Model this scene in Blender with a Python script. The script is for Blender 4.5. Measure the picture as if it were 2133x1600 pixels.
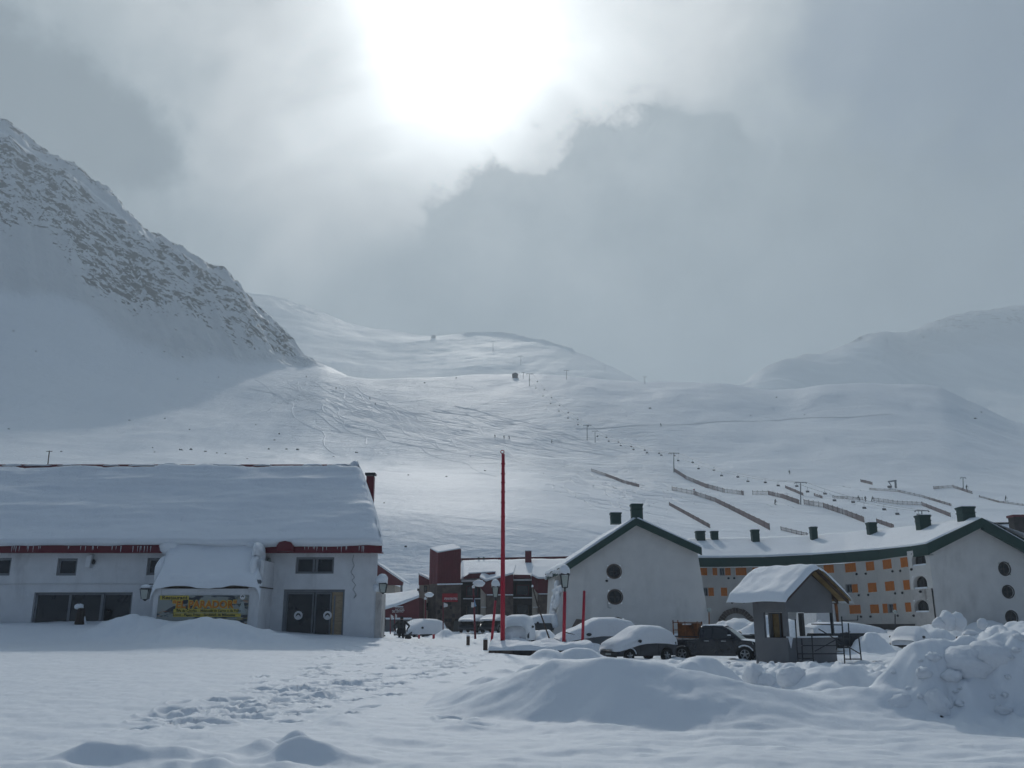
import bpy, math, random
import numpy as np
from mathutils import Vector, Matrix

random.seed(7)
for _o in list(bpy.data.objects):
    bpy.data.objects.remove(_o)
sc = bpy.context.scene
COL = sc.collection
R = math.radians

# ------------------------------------------------------------------ camera
EYE = 1.8
PITCH = R(15.1)
FPX = 1847.0
cam_d = bpy.data.cameras.new("camera")
cam_d.sensor_width = 36.0
cam_d.lens = 36.0 * FPX / 2133.0
cam_d.clip_start = 0.1
cam_d.clip_end = 20000
cam = bpy.data.objects.new("camera", cam_d)
COL.objects.link(cam)
cam.location = (0, 0, EYE)
cam.rotation_euler = (R(90) + PITCH, 0, 0)
sc.camera = cam
CT, ST = math.cos(PITCH), math.sin(PITCH)

def ray(px, py):
    """world direction per unit of y through a photo pixel"""
    xc = (px - 1066.5) / FPX
    yc = (800.0 - py) / FPX
    dy = CT - yc * ST
    return xc / dy, (ST + yc * CT) / dy

def P(px, py, Y):
    a, b = ray(px, py)
    return Vector((a * Y, Y, EYE + b * Y))

# ------------------------------------------------------------------ sun, sky, exposure
SUN_DIR = P(958, 120, 1.0) - Vector((0, 0, EYE))
SUN_DIR.normalize()
SUN_EL = math.asin(SUN_DIR.z)
SUN_AZ = math.atan2(SUN_DIR.x, SUN_DIR.y)
sun_d = bpy.data.lights.new("sun", 'SUN')
sun_d.energy = 2.5
sun_d.angle = R(2.4)
sun_d.color = (1.0, 0.97, 0.92)
sun = bpy.data.objects.new("sun", sun_d)
COL.objects.link(sun)
sun.location = (0, 60, 60)
sun.rotation_euler = (-SUN_DIR).to_track_quat('-Z', 'Y').to_euler()

sc.view_settings.view_transform = 'Standard'
sc.view_settings.look = 'None'
sc.view_settings.exposure = 0.15
sc.view_settings.gamma = 1.0
sc.view_settings.use_curve_mapping = False
sc.cycles.max_bounces = 4
sc.cycles.diffuse_bounces = 2
sc.cycles.glossy_bounces = 2
sc.cycles.transmission_bounces = 3
sc.cycles.transparent_max_bounces = 6
sc.cycles.volume_bounces = 1
sc.cycles.use_adaptive_sampling = True
sc.cycles.adaptive_threshold = 0.03
sc.cycles.adaptive_min_samples = 12
sc.cycles.use_denoising = True
sc.cycles.caustics_reflective = False
sc.cycles.caustics_refractive = False
sc.cycles.sample_clamp_indirect = 4.0

class NT:
    """tiny helper round a node tree"""
    def __init__(s, tree):
        s.t = tree
        s.t.nodes.clear()
    def n(s, kind, **kw):
        nd = s.t.nodes.new(kind)
        for k, v in kw.items():
            setattr(nd, k, v)
        return nd
    def put(s, sock, v):
        if v is None:
            return
        if hasattr(v, 'is_output') or isinstance(v, bpy.types.NodeSocket):
            s.t.links.new(v, sock)
        else:
            if isinstance(v, (tuple, list)) and sock.type == 'RGBA' and len(v) == 3:
                v = (*v, 1.0)
            sock.default_value = v
    def m(s, op, a, b=None, c=None, clamp=False):
        nd = s.n('ShaderNodeMath', operation=op, use_clamp=clamp)
        for i, v in enumerate((a, b, c)):
            s.put(nd.inputs[i], v)
        return nd.outputs[0]
    def v(s, op, a, b=None, scale=None):
        nd = s.n('ShaderNodeVectorMath', operation=op)
        s.put(nd.inputs[0], a)
        s.put(nd.inputs[1], b)
        if scale is not None:
            s.put(nd.inputs['Scale'], scale)
        return nd.outputs['Value'] if op in ('DOT_PRODUCT', 'LENGTH', 'DISTANCE') else nd.outputs[0]
    def mix(s, f, a, b, mode='MIX'):
        nd = s.n('ShaderNodeMix', data_type='RGBA', blend_type=mode)
        s.put(nd.inputs[0], f)
        s.put(nd.inputs[6], a)
        s.put(nd.inputs[7], b)
        return nd.outputs[2]
    def noise(s, vec, scale, detail=4, rough=0.55, dist=0.0, color=False, lac=2.0):
        nd = s.n('ShaderNodeTexNoise')
        s.put(nd.inputs['Vector'], vec)
        s.put(nd.inputs['Scale'], scale)
        s.put(nd.inputs['Detail'], detail)
        s.put(nd.inputs['Roughness'], rough)
        s.put(nd.inputs['Distortion'], dist)
        s.put(nd.inputs['Lacunarity'], lac)
        return nd.outputs['Color' if color else 'Fac']
    def step(s, x, lo, hi, a=0.0, b=1.0):
        nd = s.n('ShaderNodeMapRange', interpolation_type='SMOOTHSTEP')
        s.put(nd.inputs[0], x)
        for i, v in enumerate((lo, hi, a, b)):
            s.put(nd.inputs[i + 1], v)
        return nd.outputs[0]
    def lin(s, x, lo, hi, a=0.0, b=1.0):
        nd = s.n('ShaderNodeMapRange')
        s.put(nd.inputs[0], x)
        for i, v in enumerate((lo, hi, a, b)):
            s.put(nd.inputs[i + 1], v)
        return nd.outputs[0]

def pdir(px, py):
    d = P(px, py, 1.0) - Vector((0, 0, EYE))
    return d.normalized()

world = bpy.data.worlds.new("World")
sc.world = world
world.use_nodes = True
def build_world():
    w = NT(world.node_tree)
    out = w.n('ShaderNodeOutputWorld')
    bg = w.n('ShaderNodeBackground')
    w.t.links.new(bg.outputs[0], out.inputs[0])
    tc = w.n('ShaderNodeTexCoord')
    d = tc.outputs['Generated']
    d = w.v('NORMALIZE', d)
    # clear sky above the clouds
    sky = w.n('ShaderNodeTexSky', sky_type='NISHITA', sun_disc=False)
    sky.sun_elevation = SUN_EL
    sky.sun_rotation = SUN_AZ
    sky.altitude = 2500
    clear = w.v('SCALE', sky.outputs[0], scale=0.07)
    # angle from the sun drives how much light the cloud veil lets through
    cs = w.v('DOT_PRODUCT', d, tuple(SUN_DIR))
    th = w.m('ARCCOSINE', w.m('MINIMUM', cs, 0.99999))
    wl = w.noise(d, 2.2, 3, 0.55, color=True)
    wl = w.v('SUBTRACT', wl, (0.5, 0.5, 0.5))
    mot0 = w.noise(d, 5.0, 3, 0.5)
    thw = w.m('ADD', th, w.m('MULTIPLY', mot0, 0.06))
    thw = w.m('SUBTRACT', thw, 0.03)
    g_core = w.m('MULTIPLY', w.m('EXPONENT', w.m('MULTIPLY', w.m('POWER', w.m('DIVIDE', thw, 0.085), 2.0), -1.0)), 2.2)
    g_mid = w.m('MULTIPLY', w.m('EXPONENT', w.m('MULTIPLY', w.m('POWER', w.m('DIVIDE', thw, 0.25), 2.0), -1.0)), 0.46)
    g_wide = w.m('MULTIPLY', w.m('EXPONENT', w.m('MULTIPLY', w.m('DIVIDE', thw, 0.5), -1.0)), 0.74)
    veil = w.m('ADD', w.m('ADD', g_mid, g_wide), 0.10)
    # brightness mottling of the veil
    mot = w.noise(w.v('ADD', d, w.v('SCALE', wl, scale=0.5)), 3.0, 6, 0.55)
    veil = w.m('MULTIPLY', veil, w.lin(mot, 0.3, 0.7, 0.52, 1.48))
    # the cloud bank: a field of soft blobs with a torn edge
    dw = w.v('NORMALIZE', w.v('ADD', d, w.v('SCALE', wl, scale=0.05)))
    def field(blobs, vec):
        tot = None
        for px, py, rad, wt in blobs:
            c = pdir(px, py)
            k = 1.0 / (1.0 - math.cos(rad / FPX))
            e = w.m('EXPONENT', w.m('MULTIPLY', w.m('SUBTRACT', w.v('DOT_PRODUCT', vec, tuple(c)), 1.0), k))
            e = w.m('MULTIPLY', e, wt)
            tot = e if tot is None else w.m('ADD', tot, e)
        return tot
    bank = field([(1330, 340, 110, 1.0), (1460, 360, 120, 1.0), (1240, 410, 110, 1.0), (1110, 430, 110, .9),
                  (990, 470, 110, .8), (880, 530, 100, .6), (1400, 480, 150, .9), (1200, 520, 150, .7), (1580, 340, 60, .35),
                  (1318, 250, 60, .55), (1500, 290, 70, .5), (1140, 345, 48, -.75), (1095, 375, 40, -.5), (1640, 440, 70, -.5)], dw)
    bil = w.noise(d, 14.0, 7, 0.72)
    puff = None
    for k_, (s_, a_) in enumerate(((9.0, .6), (21.0, .4))):
        e_ = w.m('MULTIPLY', w.m('ABSOLUTE', w.m('SUBTRACT', w.m('MULTIPLY', w.noise(w.v('ADD', d, (k_ * 3.1, 0, 1.7)), s_, 1, 0.5), 2.0), 1.0)), a_)
        puff = e_ if puff is None else w.m('ADD', puff, e_)
    relief = w.m('ADD', w.m('MULTIPLY', w.m('SUBTRACT', bil, 0.5), 1.5), w.m('MULTIPLY', w.m('SUBTRACT', puff, 0.2), 0.55))
    bank = w.m('SUBTRACT', 1.9, w.m('SQRT', w.m('MAXIMUM', w.m('MULTIPLY', w.m('LOGARITHM', w.m('MAXIMUM', bank, 0.0005), math.e), -1.0), 0.0)))
    bank = w.m('ADD', bank, w.m('MULTIPLY', relief, 2.0))
    bm = w.step(bank, 0.85, w.lin(mot, 0.3, 0.7, 1.15, 1.75))
    sep = w.n('ShaderNodeSeparateXYZ'); w.put(sep.inputs[0], d)
    bm0 = bm
    soft = field([(1180, 650, 240, 1.2), (1430, 600, 230, 1.2), (1620, 690, 230, .9), (920, 690, 210, .9), (700, 740, 170, .5), (2000, 700, 300, .3), (-300, 760, 500, .3)], d)
    sm = w.step(w.m('ADD', soft, w.m('MULTIPLY', relief, 0.5)), 0.10, 0.75)
    bm = w.m('MAXIMUM', bm, sm)
    body = w.m('MULTIPLY', w.lin(w.m('ADD', w.m('MULTIPLY', mot, 0.5), w.m('MULTIPLY', bil, 0.5)), 0.36, 0.64, 0.76, 1.25), w.lin(th, 0.12, 0.50, 0.54, 0.30))
    rim = w.m('MULTIPLY', w.step(bank, 0.95, 1.6, 0.5, 0.0), w.step(th, 0.1, 0.5, 1.0, 0.25))
    body = w.m('ADD', body, w.m('MULTIPLY', w.m('MULTIPLY', rim, bm0), w.m('SUBTRACT', 1.0, sm)))
    lum = w.m('ADD', w.m('MULTIPLY', veil, w.m('SUBTRACT', 1.0, bm)), w.m('MULTIPLY', body, bm))
    # other dark clouds
    dark = field([(20, 205, 120, .8), (160, 240, 120, .8), (290, 275, 100, .7), (-200, 240, 250, .8), (390, 330, 80, .4), (120, 300, 120, .4)], dw)
    dk = w.step(w.m('ADD', dark, w.m('MULTIPLY', relief, 1.6)), 0.30, 1.25, 0.0, 0.78)
    lum = w.m('ADD', w.m('MULTIPLY', lum, w.m('SUBTRACT', 1.0, dk)), w.m('MULTIPLY', dk, 0.19))
    core_f = w.m('SUBTRACT', 1.0, w.m('MULTIPLY', bm, 0.85))
    lum = w.m('ADD', lum, w.m('MULTIPLY', g_core, core_f))
    white = w.step(lum, 0.2, 0.9)
    tint = w.mix(w.step(th, 0.35, 1.3), (0.83, 0.97, 1.03), (0.66, 0.95, 1.42))
    tint = w.mix(white, tint, (0.97, 1.0, 1.0))
    cloud = w.v('SCALE', tint, scale=lum)
    # thin places where blue shows through, upper right and at random elsewhere
    gap = field([(2050, 40, 240, 1.0), (1800, 60, 170, .8), (2400, -150, 500, .9)], dw)
    rnd = w.noise(w.v('ADD', d, w.v('SCALE', wl, scale=0.4)), 1.7, 5, 0.5)
    gm = w.m('MULTIPLY', w.step(w.m('ADD', gap, w.m('MULTIPLY', relief, 1.5)), 0.25, 1.5), w.step(rnd, 0.40, 0.62, 0.35, 0.8))
    col = w.mix(w.m('MULTIPLY', gm, 0.65), cloud, w.mix(0.45, clear, (0.17, 0.20, 0.25)))
    w.t.links.new(col, bg.inputs[0])
    bg.inputs[1].default_value = 1.18
build_world()
world.cycles.sampling_method = 'MANUAL'
world.cycles.sample_map_resolution = 512

# ------------------------------------------------------------------ noise on arrays
_perm = np.random.RandomState(11).permutation(512)
_perm = np.concatenate([_perm, _perm])
_gr = np.random.RandomState(12).uniform(0, 2 * np.pi, 512)
_gx, _gy = np.cos(_gr), np.sin(_gr)
def pnoise(x, y):
    x = np.asarray(x, float); y = np.asarray(y, float)
    xi = np.floor(x).astype(np.int64); yi = np.floor(y).astype(np.int64)
    xf = x - xi; yf = y - yi
    u = xf * xf * xf * (xf * (xf * 6 - 15) + 10)
    v = yf * yf * yf * (yf * (yf * 6 - 15) + 10)
    def g(ix, iy, dx, dy):
        h = _perm[_perm[ix & 511] + (iy & 511)] & 511
        return _gx[h] * dx + _gy[h] * dy
    a = g(xi, yi, xf, yf); b = g(xi + 1, yi, xf - 1, yf)
    c = g(xi, yi + 1, xf, yf - 1); e = g(xi + 1, yi + 1, xf - 1, yf - 1)
    return (a + u * (b - a)) * (1 - v) + (c + u * (e - c)) * v
def fbm(x, y, oct=5, gain=0.5, lac=2.03):
    t = 0.0; a = 1.0
    for i in range(oct):
        t = t + a * pnoise(x + 17.3 * i, y - 9.1 * i)
        x = x * lac; y = y * lac; a *= gain
    return t
def ridged(x, y, oct=5, gain=0.55, lac=2.1):
    t = 0.0; a = 1.0
    for i in range(oct):
        t = t + a * (1 - 2.2 * np.abs(pnoise(x + 31.7 * i, y + 5.3 * i)))
        x = x * lac; y = y * lac; a *= gain
    return t
def sstep(a, b, x):
    t = np.clip((x - a) / (b - a), 0, 1)
    return t * t * (3 - 2 * t)

# ------------------------------------------------------------------ materials
MATS = {}
def mat(name):
    return MATS[name]
def newmat(name):
    m = bpy.data.materials.new(name)
    m.use_nodes = True
    n = NT(m.node_tree)
    out = n.n('ShaderNodeOutputMaterial')
    bs = n.n('ShaderNodeBsdfPrincipled')
    n.t.links.new(bs.outputs[0], out.inputs[0])
    MATS[name] = m
    return m, n, bs
def simple(name, col, rough=0.6, var=0.12, scale=4.0, bump=0.0, bscale=20.0, spec=0.3, metal=0.0, stretch=None, dirt=None, dscale=1.2):
    """one base colour with mottling, optional relief and stains"""
    m, n, bs = newmat(name)
    tc = n.n('ShaderNodeTexCoord')
    vec = tc.outputs['Object']
    if stretch:
        vec = n.v('MULTIPLY', vec, stretch)
    f = n.noise(vec, scale, 5, 0.6)
    lo = tuple(c * (1 - var * 1.6) for c in col)
    hi = tuple(min(1, c * (1 + var * 1.6)) for c in col)
    c = n.mix(n.lin(f, 0.25, 0.75), lo, hi)
    if dirt:
        dm = n.step(n.noise(n.v('MULTIPLY', tc.outputs['Object'], (1, 1, 0.35)), dscale, 6, 0.65), 0.52, 0.72, 0, dirt[1])
        c = n.mix(dm, c, dirt[0])
    n.put(bs.inputs['Base Color'], c)
    bs.inputs['Roughness'].default_value = rough
    bs.inputs['Specular IOR Level'].default_value = spec
    bs.inputs['Metallic'].default_value = metal
    if bump:
        b = n.n('ShaderNodeBump')
        b.inputs['Strength'].default_value = bump
        b.inputs['Distance'].default_value = 0.03
        n.put(b.inputs['Height'], n.noise(vec, bscale, 4, 0.6))
        n.t.links.new(b.outputs[0], bs.inputs['Normal'])
    return m

SNOW_COL = (0.80, 0.835, 0.87)
def snow_mat(name, s1, d1, s2, d2, streak=None, rock=False, tracked=None, col=SNOW_COL):
    """snow with relief at two sizes (scale 1/m, depth m)"""
    m, n, bs = newmat(name)
    geo = n.n('ShaderNodeNewGeometry')
    pos = geo.outputs['Position']
    h = n.m('MULTIPLY', n.noise(pos, s1, 5, 0.6), d1)
    h2 = n.m('MULTIPLY', n.noise(pos, s2, 4, 0.6), d2)
    hh = n.m('ADD', h, h2)
    if streak:
        sv = n.v('MULTIPLY', pos, streak[0])
        hs = n.m('MULTIPLY', n.noise(sv, 1.0, 5, 0.6, dist=0.6), streak[1])
        hh = n.m('ADD', hh, hs)
    if tracked:
        at = n.n('ShaderNodeAttribute', attribute_name='tracked')
        sv = n.v('MULTIPLY', pos, tracked[0])
        ht = n.m('MULTIPLY', n.noise(sv, 1.0, 5, 0.7, dist=1.4), tracked[1])
        hh = n.m('ADD', hh, n.m('MULTIPLY', ht, at.outputs['Fac']))
    b = n.n('ShaderNodeBump')
    b.inputs['Strength'].default_value = 1.0
    b.inputs['Distance'].default_value = 1.0
    n.put(b.inputs['Height'], hh)
    f = n.noise(pos, s1 * 0.3, 4, 0.5)
    c = n.mix(n.lin(f, 0.3, 0.7), tuple(x * 0.96 for x in col), col)
    bs.inputs['Roughness'].default_value = 0.62
    bs.inputs['Specular IOR Level'].default_value = 0.08
    if rock:
        at = n.n('ShaderNodeAttribute', attribute_name='rock')
        rv = n.v('MULTIPLY', pos, (1.0, 0.8, 1.0))
        # strata tilt: stretch the patches along the slope
        vr = n.n('ShaderNodeVectorRotate', rotation_type='Y_AXIS')
        n.put(vr.inputs['Vector'], rv)
        vr.inputs['Angle'].default_value = R(-38)
        sv = n.v('MULTIPLY', vr.outputs[0], (0.45, 0.8, 1.25))
        r1 = n.noise(sv, 0.15, 7, 0.70, dist=0.4)
        r2 = n.noise(pos, 0.012, 3, 0.5)
        r3 = n.noise(sv, 0.55, 4, 0.65)
        sc_ = n.m('ADD', n.m('ADD', r1, n.m('MULTIPLY', n.m('SUBTRACT', r2, 0.5), 0.20)), n.m('MULTIPLY', n.m('SUBTRACT', r3, 0.5), 0.42))
        thr = n.lin(at.outputs['Fac'], 0.0, 1.0, 0.95, 0.480)
        rm = n.step(n.m('SUBTRACT', sc_, thr), 0.0, 0.055)
        rc = n.mix(n.noise(pos, 0.05, 5, 0.6), (0.028, 0.030, 0.034), (0.078, 0.064, 0.060))
        c = n.mix(rm, c, rc)
        n.put(bs.inputs['Roughness'], n.lin(rm, 0, 1, 0.62, 0.9))
        hh2 = n.m('ADD', hh, n.m('MULTIPLY', sc_, 5.0))
        n.put(b.inputs['Height'], n.m('ADD', n.m('MULTIPLY', hh2, n.step(at.outputs['Fac'], 0.05, 0.4)), n.m('MULTIPLY', hh, n.step(at.outputs['Fac'], 0.05, 0.4, 1.0, 0.0))))
    n.put(bs.inputs['Base Color'], c)
    n.t.links.new(b.outputs[0], bs.inputs['Normal'])
    return m

snow_mat('snow_near', 0.9, 0.035, 9.0, 0.004)
snow_mat('snow_roof', 1.3, 0.05, 11.0, 0.008)
snow_mat('snow_heap', 2.2, 0.06, 14.0, 0.014, col=(0.78, 0.81, 0.845))
snow_mat('snow_hill', 0.06, 0.9, 0.5, 0.12, streak=((0.014, 0.04, 0.05), 1.0), tracked=((0.05, 0.11, 0.11), 2.6), rock=True)
snow_mat('snow_far', 0.02, 2.0, 0.15, 0.3, streak=((0.004, 0.012, 0.02), 3.0), rock=True)

# ------------------------------------------------------------------ mesh helpers
def setp(o, label=None, cat=None, group=None, kind=None):
    if label: o['label'] = label
    if cat: o['category'] = cat
    if group: o['group'] = group
    if kind: o['kind'] = kind
    return o
def link(o, parent=None):
    COL.objects.link(o)
    if parent is not None:
        o.parent = parent
    return o
def raw(name, verts, faces, m=None, parent=None, smooth=False):
    me = bpy.data.meshes.new(name)
    me.from_pydata(verts, [], faces)
    me.validate()
    me.update()
    if m: me.materials.append(mat(m))
    if smooth:
        me.shade_smooth()
    return link(bpy.data.objects.new(name, me), parent)
def grid_mesh(name, X, Y, Z, m, parent=None, attrs=None, smooth=True, flip=False):
    nr, nc = X.shape
    co = np.stack([X, Y, Z], -1).reshape(-1, 3).astype(np.float32)
    i = np.arange(nr * nc).reshape(nr, nc)
    q = np.stack([i[:-1, :-1], i[:-1, 1:], i[1:, 1:], i[1:, :-1]], -1).reshape(-1, 4)
    if flip: q = q[:, ::-1]
    me = bpy.data.meshes.new(name)
    me.vertices.add(len(co)); me.vertices.foreach_set('co', co.ravel())
    me.loops.add(q.size); me.loops.foreach_set('vertex_index', q.ravel().astype(np.int32))
    me.polygons.add(len(q)); me.polygons.foreach_set('loop_start', np.arange(0, q.size, 4, dtype=np.int32))
    me.update(calc_edges=True)
    me.materials.append(mat(m))
    if smooth: me.shade_smooth()
    for k, a in (attrs or {}).items():
        at = me.attributes.new(k, 'FLOAT', 'POINT')
        at.data.foreach_set('value', np.asarray(a, np.float32).ravel())
    return link(bpy.data.objects.new(name, me), parent)

# ------------------------------------------------------------------ terrain layers
def layer(pts, u):
    """pts: (px, py, Y) -> Y(u), z(u)"""
    us, ys, zs = [], [], []
    for px, py, Y in pts:
        p = P(px, py, Y)
        us.append(p.x / p.y); ys.append(p.y); zs.append(p.z)
    us, ys, zs = map(np.array, (us, ys, zs))
    def smooth_interp(v):
        # monotone cubic along u
        h = np.diff(us); dl = np.diff(v) / h
        mm = np.zeros_like(v)
        for k in range(1, len(v) - 1):
            if dl[k - 1] * dl[k] > 0:
                mm[k] = 2 * dl[k - 1] * dl[k] / (dl[k - 1] + dl[k])
        mm[0], mm[-1] = dl[0], dl[-1]
        uc = np.clip(u, us[0], us[-1])
        k = np.clip(np.searchsorted(us, uc) - 1, 0, len(us) - 2)
        t = (uc - us[k]) / h[k]
        return ((2 * t**3 - 3 * t**2 + 1) * v[k] + (t**3 - 2 * t**2 + t) * h[k] * mm[k]
                + (-2 * t**3 + 3 * t**2) * v[k + 1] + (t**3 - t**2) * h[k] * mm[k + 1])
    return smooth_interp(ys), smooth_interp(zs)

def stack_layers(layers, u, n_per, soft=0.0):
    """cubic blend through layer lines -> arrays [row, col]"""
    Ys = np.stack([l[0] for l in layers]); Zs = np.stack([l[1] for l in layers])
    K = len(layers)
    T = np.concatenate([np.linspace(k, k + 1, n_per[k], endpoint=False) for k in range(K - 1)] + [[K - 1.0]])
    def cubic(V, par):
        # monotone cubic in the row direction, parametrised by par (Y)
        h = np.diff(par, axis=0); dl = np.diff(V, axis=0) / h
        mm = np.zeros_like(V)
        a, b = dl[:-1], dl[1:]
        mm[1:-1] = np.where(a * b > 0, 2 * a * b / (a + b + 1e-9 * np.sign(a + b) + 1e-12), 0)
        mm[0], mm[-1] = dl[0], dl[-1]
        return mm, h
    mm, h = cubic(Zs, Ys)
    Yo = np.empty((len(T), len(u))); Zo = np.empty_like(Yo)
    for r, t in enumerate(T):
        k = min(int(t), K - 2); f = t - k
        Yo[r] = Ys[k] + f * (Ys[k + 1] - Ys[k])
        Zo[r] = ((2 * f**3 - 3 * f**2 + 1) * Zs[k] + (f**3 - 2 * f**2 + f) * h[k] * mm[k]
                 + (-2 * f**3 + 3 * f**2) * Zs[k + 1] + (f**3 - f**2) * h[k] * mm[k + 1])
    return T, Yo, Zo

HILL = {}
def build_hill():
    u = np.concatenate([np.linspace(-1.05, -0.62, 60, endpoint=False), np.linspace(-0.62, -0.18, 400, endpoint=False),
                        np.linspace(-0.18, 0.62, 420, endpoint=False), np.linspace(0.62, 1.05, 60)])
    def base(Y, z):
        return np.full_like(u, Y), np.full_like(u, z)
    B = layer([(-900, 1060, 180), (0, 1060, 180), (400, 1062, 180), (780, 1066, 180), (1000, 1071, 180), (1250, 1090, 185),
               (1500, 1118, 195), (1800, 1122, 200), (2133, 1122, 205), (3000, 1130, 205)], u)
    C = layer([(-900, 930, 430), (-100, 940, 430), (200, 944, 430), (450, 946, 430), (700, 956, 430), (900, 962, 420), (1100, 966, 410),
               (1250, 979, 400), (1400, 986, 395), (1560, 1003, 375), (1800, 1010, 365), (2133, 1036, 350), (3000, 1060, 350)], u)
    D = layer([(-900, 640, 620), (-100, 770, 610), (250, 800, 640), (450, 792, 690), (600, 778, 745), (681, 774, 775), (753, 787, 800), (880, 789, 820),
               (1070, 787, 830), (1217, 793, 830), (1344, 801, 820), (1400, 803, 810), (1486, 811, 800), (1589, 823, 790),
               (1640, 822, 785), (1709, 813, 770), (1780, 810, 760), (1847, 811, 745), (1950, 823, 715), (2018, 844, 690), (2133, 885, 640), (2500, 930, 560), (3000, 960, 520)], u)
    # crest of the left mountain; right of it the ground just rolls over behind the ridge
    E = layer([(-900, 330, 960), (-200, 270, 940), (0, 284, 930), (70, 333, 925), (120, 358, 920), (210, 412, 905), (310, 497, 890), (370, 528, 880),
               (470, 592, 870), (560, 672, 860), (640, 752, 850), (690, 777, 850), (753, 800, 870), (880, 812, 900), (1070, 812, 910), (1217, 818, 910),
               (1400, 828, 890), (1589, 848, 870), (1709, 838, 850), (1847, 838, 825), (2018, 868, 770), (2133, 905, 720), (3000, 990, 600)], u)
    F = (E[0] + 150, E[1] - 75)
    G = (F[0] + 200, F[1] - 60)
    A0, A1 = base(105, 1.5), base(132, 2.6)
    T, Y, Z = stack_layers([A0, A1, B, C, D, E, F, G], u, [6, 60, 110, 130, 160, 24, 6])
    U = np.broadcast_to(u, Y.shape)
    X = U * Y
    TT = T[:, None]
    # rock region of the left mountain
    pxc = 1066.5 + U * FPX                       # rough column
    fE = np.clip(TT - 4, 0, 1)
    west = sstep(700, 560, pxc)
    low = 0.30 + 0.12 * fbm(X * 0.012, Z * 0.012, 3) + 0.10 * np.exp(-((pxc - 60) / 120.0) ** 2)
    rock = west * sstep(low - 0.16, low + 0.14, TT - 4) * (TT < 5.6)
    gully = np.abs(((pxc - 470) / 560.0 + 1.0) - 0.0)
    # a pale snow gully that runs down parallel to the crest
    dcr = (5 - TT)
    gl = np.exp(-((dcr - 0.22 - 0.03 * fbm(X * 0.01, Y * 0.01, 3)) / 0.035) ** 2) * (pxc < 640)
    rock = np.clip(rock * (1 - 0.85 * gl), 0, 1)
    env = sstep(132, 200, Y)
    n1 = fbm(X * 0.006, Y * 0.005, 4) * 7 + fbm(X * 0.02, Y * 0.011, 4) * 1.8
    far = sstep(150, 420, Y)
    Zn = n1 * env * (0.25 + 0.75 * far) * (1 - 0.75 * np.exp(-((TT - 4) / 0.12) ** 2))
    rk = ridged(X * 0.018 + Z * 0.01, Y * 0.02 - Z * 0.012, 6, 0.58)
    rk2 = fbm(X * 0.06, Z * 0.06 + Y * 0.02, 4)
    Zn = Zn + rock * ((rk - 1.0) * 9.0 + rk2 * 5.0)
    Z = Z + Zn - gl * west * 3.0 * (TT > 4.2)
    # wind lips and hollows on the shelf
    tr = np.zeros_like(Z)
    blob = lambda cx, cy, sx, sy: np.exp(-(((pxc - cx) / sx) ** 2 + ((TT - cy) / sy) ** 2))
    tr = np.clip(blob(950, 3.35, 330, 0.45) + blob(700, 3.75, 230, .35) + blob(1250, 3.0, 250, 0.4) * .9 + blob(1500, 2.5, 350, 0.5) * .55, 0, 1)
    HILL.update(u=u, Y=Y, Z=Z, T=T)
    # the sheet goes on past both sides of the view
    o = grid_mesh('ski_slope', X, Y, Z, 'snow_hill', attrs={'rock': rock, 'tracked': tr})
    setp(o, 'snow covered ski slope and rocky mountain flank rising behind the village', kind='structure')
build_hill()

def hit(px, py):
    """the point of the hill seen at a photo pixel"""
    a, b = ray(px, py)
    u, Yg, Zg = HILL['u'], HILL['Y'], HILL['Z']
    k = int(np.clip(np.searchsorted(u, a) - 1, 0, len(u) - 2))
    f = (a - u[k]) / (u[k + 1] - u[k])
    Yc = Yg[:, k] * (1 - f) + Yg[:, k + 1] * f
    Zc = Zg[:, k] * (1 - f) + Zg[:, k + 1] * f
    dz = Zc - (EYE + b * Yc)
    for i in range(8, len(Yc)):
        if dz[i] >= 0 and dz[i - 1] < 0:
            t = dz[i - 1] / (dz[i - 1] - dz[i])
            y = Yc[i - 1] + t * (Yc[i] - Yc[i - 1])
            return Vector((a * y, y, Zc[i - 1] + t * (Zc[i] - Zc[i - 1])))
    i = int(np.argmin(np.abs(dz[8:560]))) + 8
    return Vector((a * Yc[i], Yc[i], Zc[i]))
def hill_z(x, y):
    a = x / y
    u, Yg, Zg = HILL['u'], HILL['Y'], HILL['Z']
    k = int(np.clip(np.searchsorted(u, a) - 1, 0, len(u) - 2))
    f = (a - u[k]) / (u[k + 1] - u[k])
    return float(np.interp(y, Yg[:, k] * (1 - f) + Yg[:, k + 1] * f, Zg[:, k] * (1 - f) + Zg[:, k + 1] * f))

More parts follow.
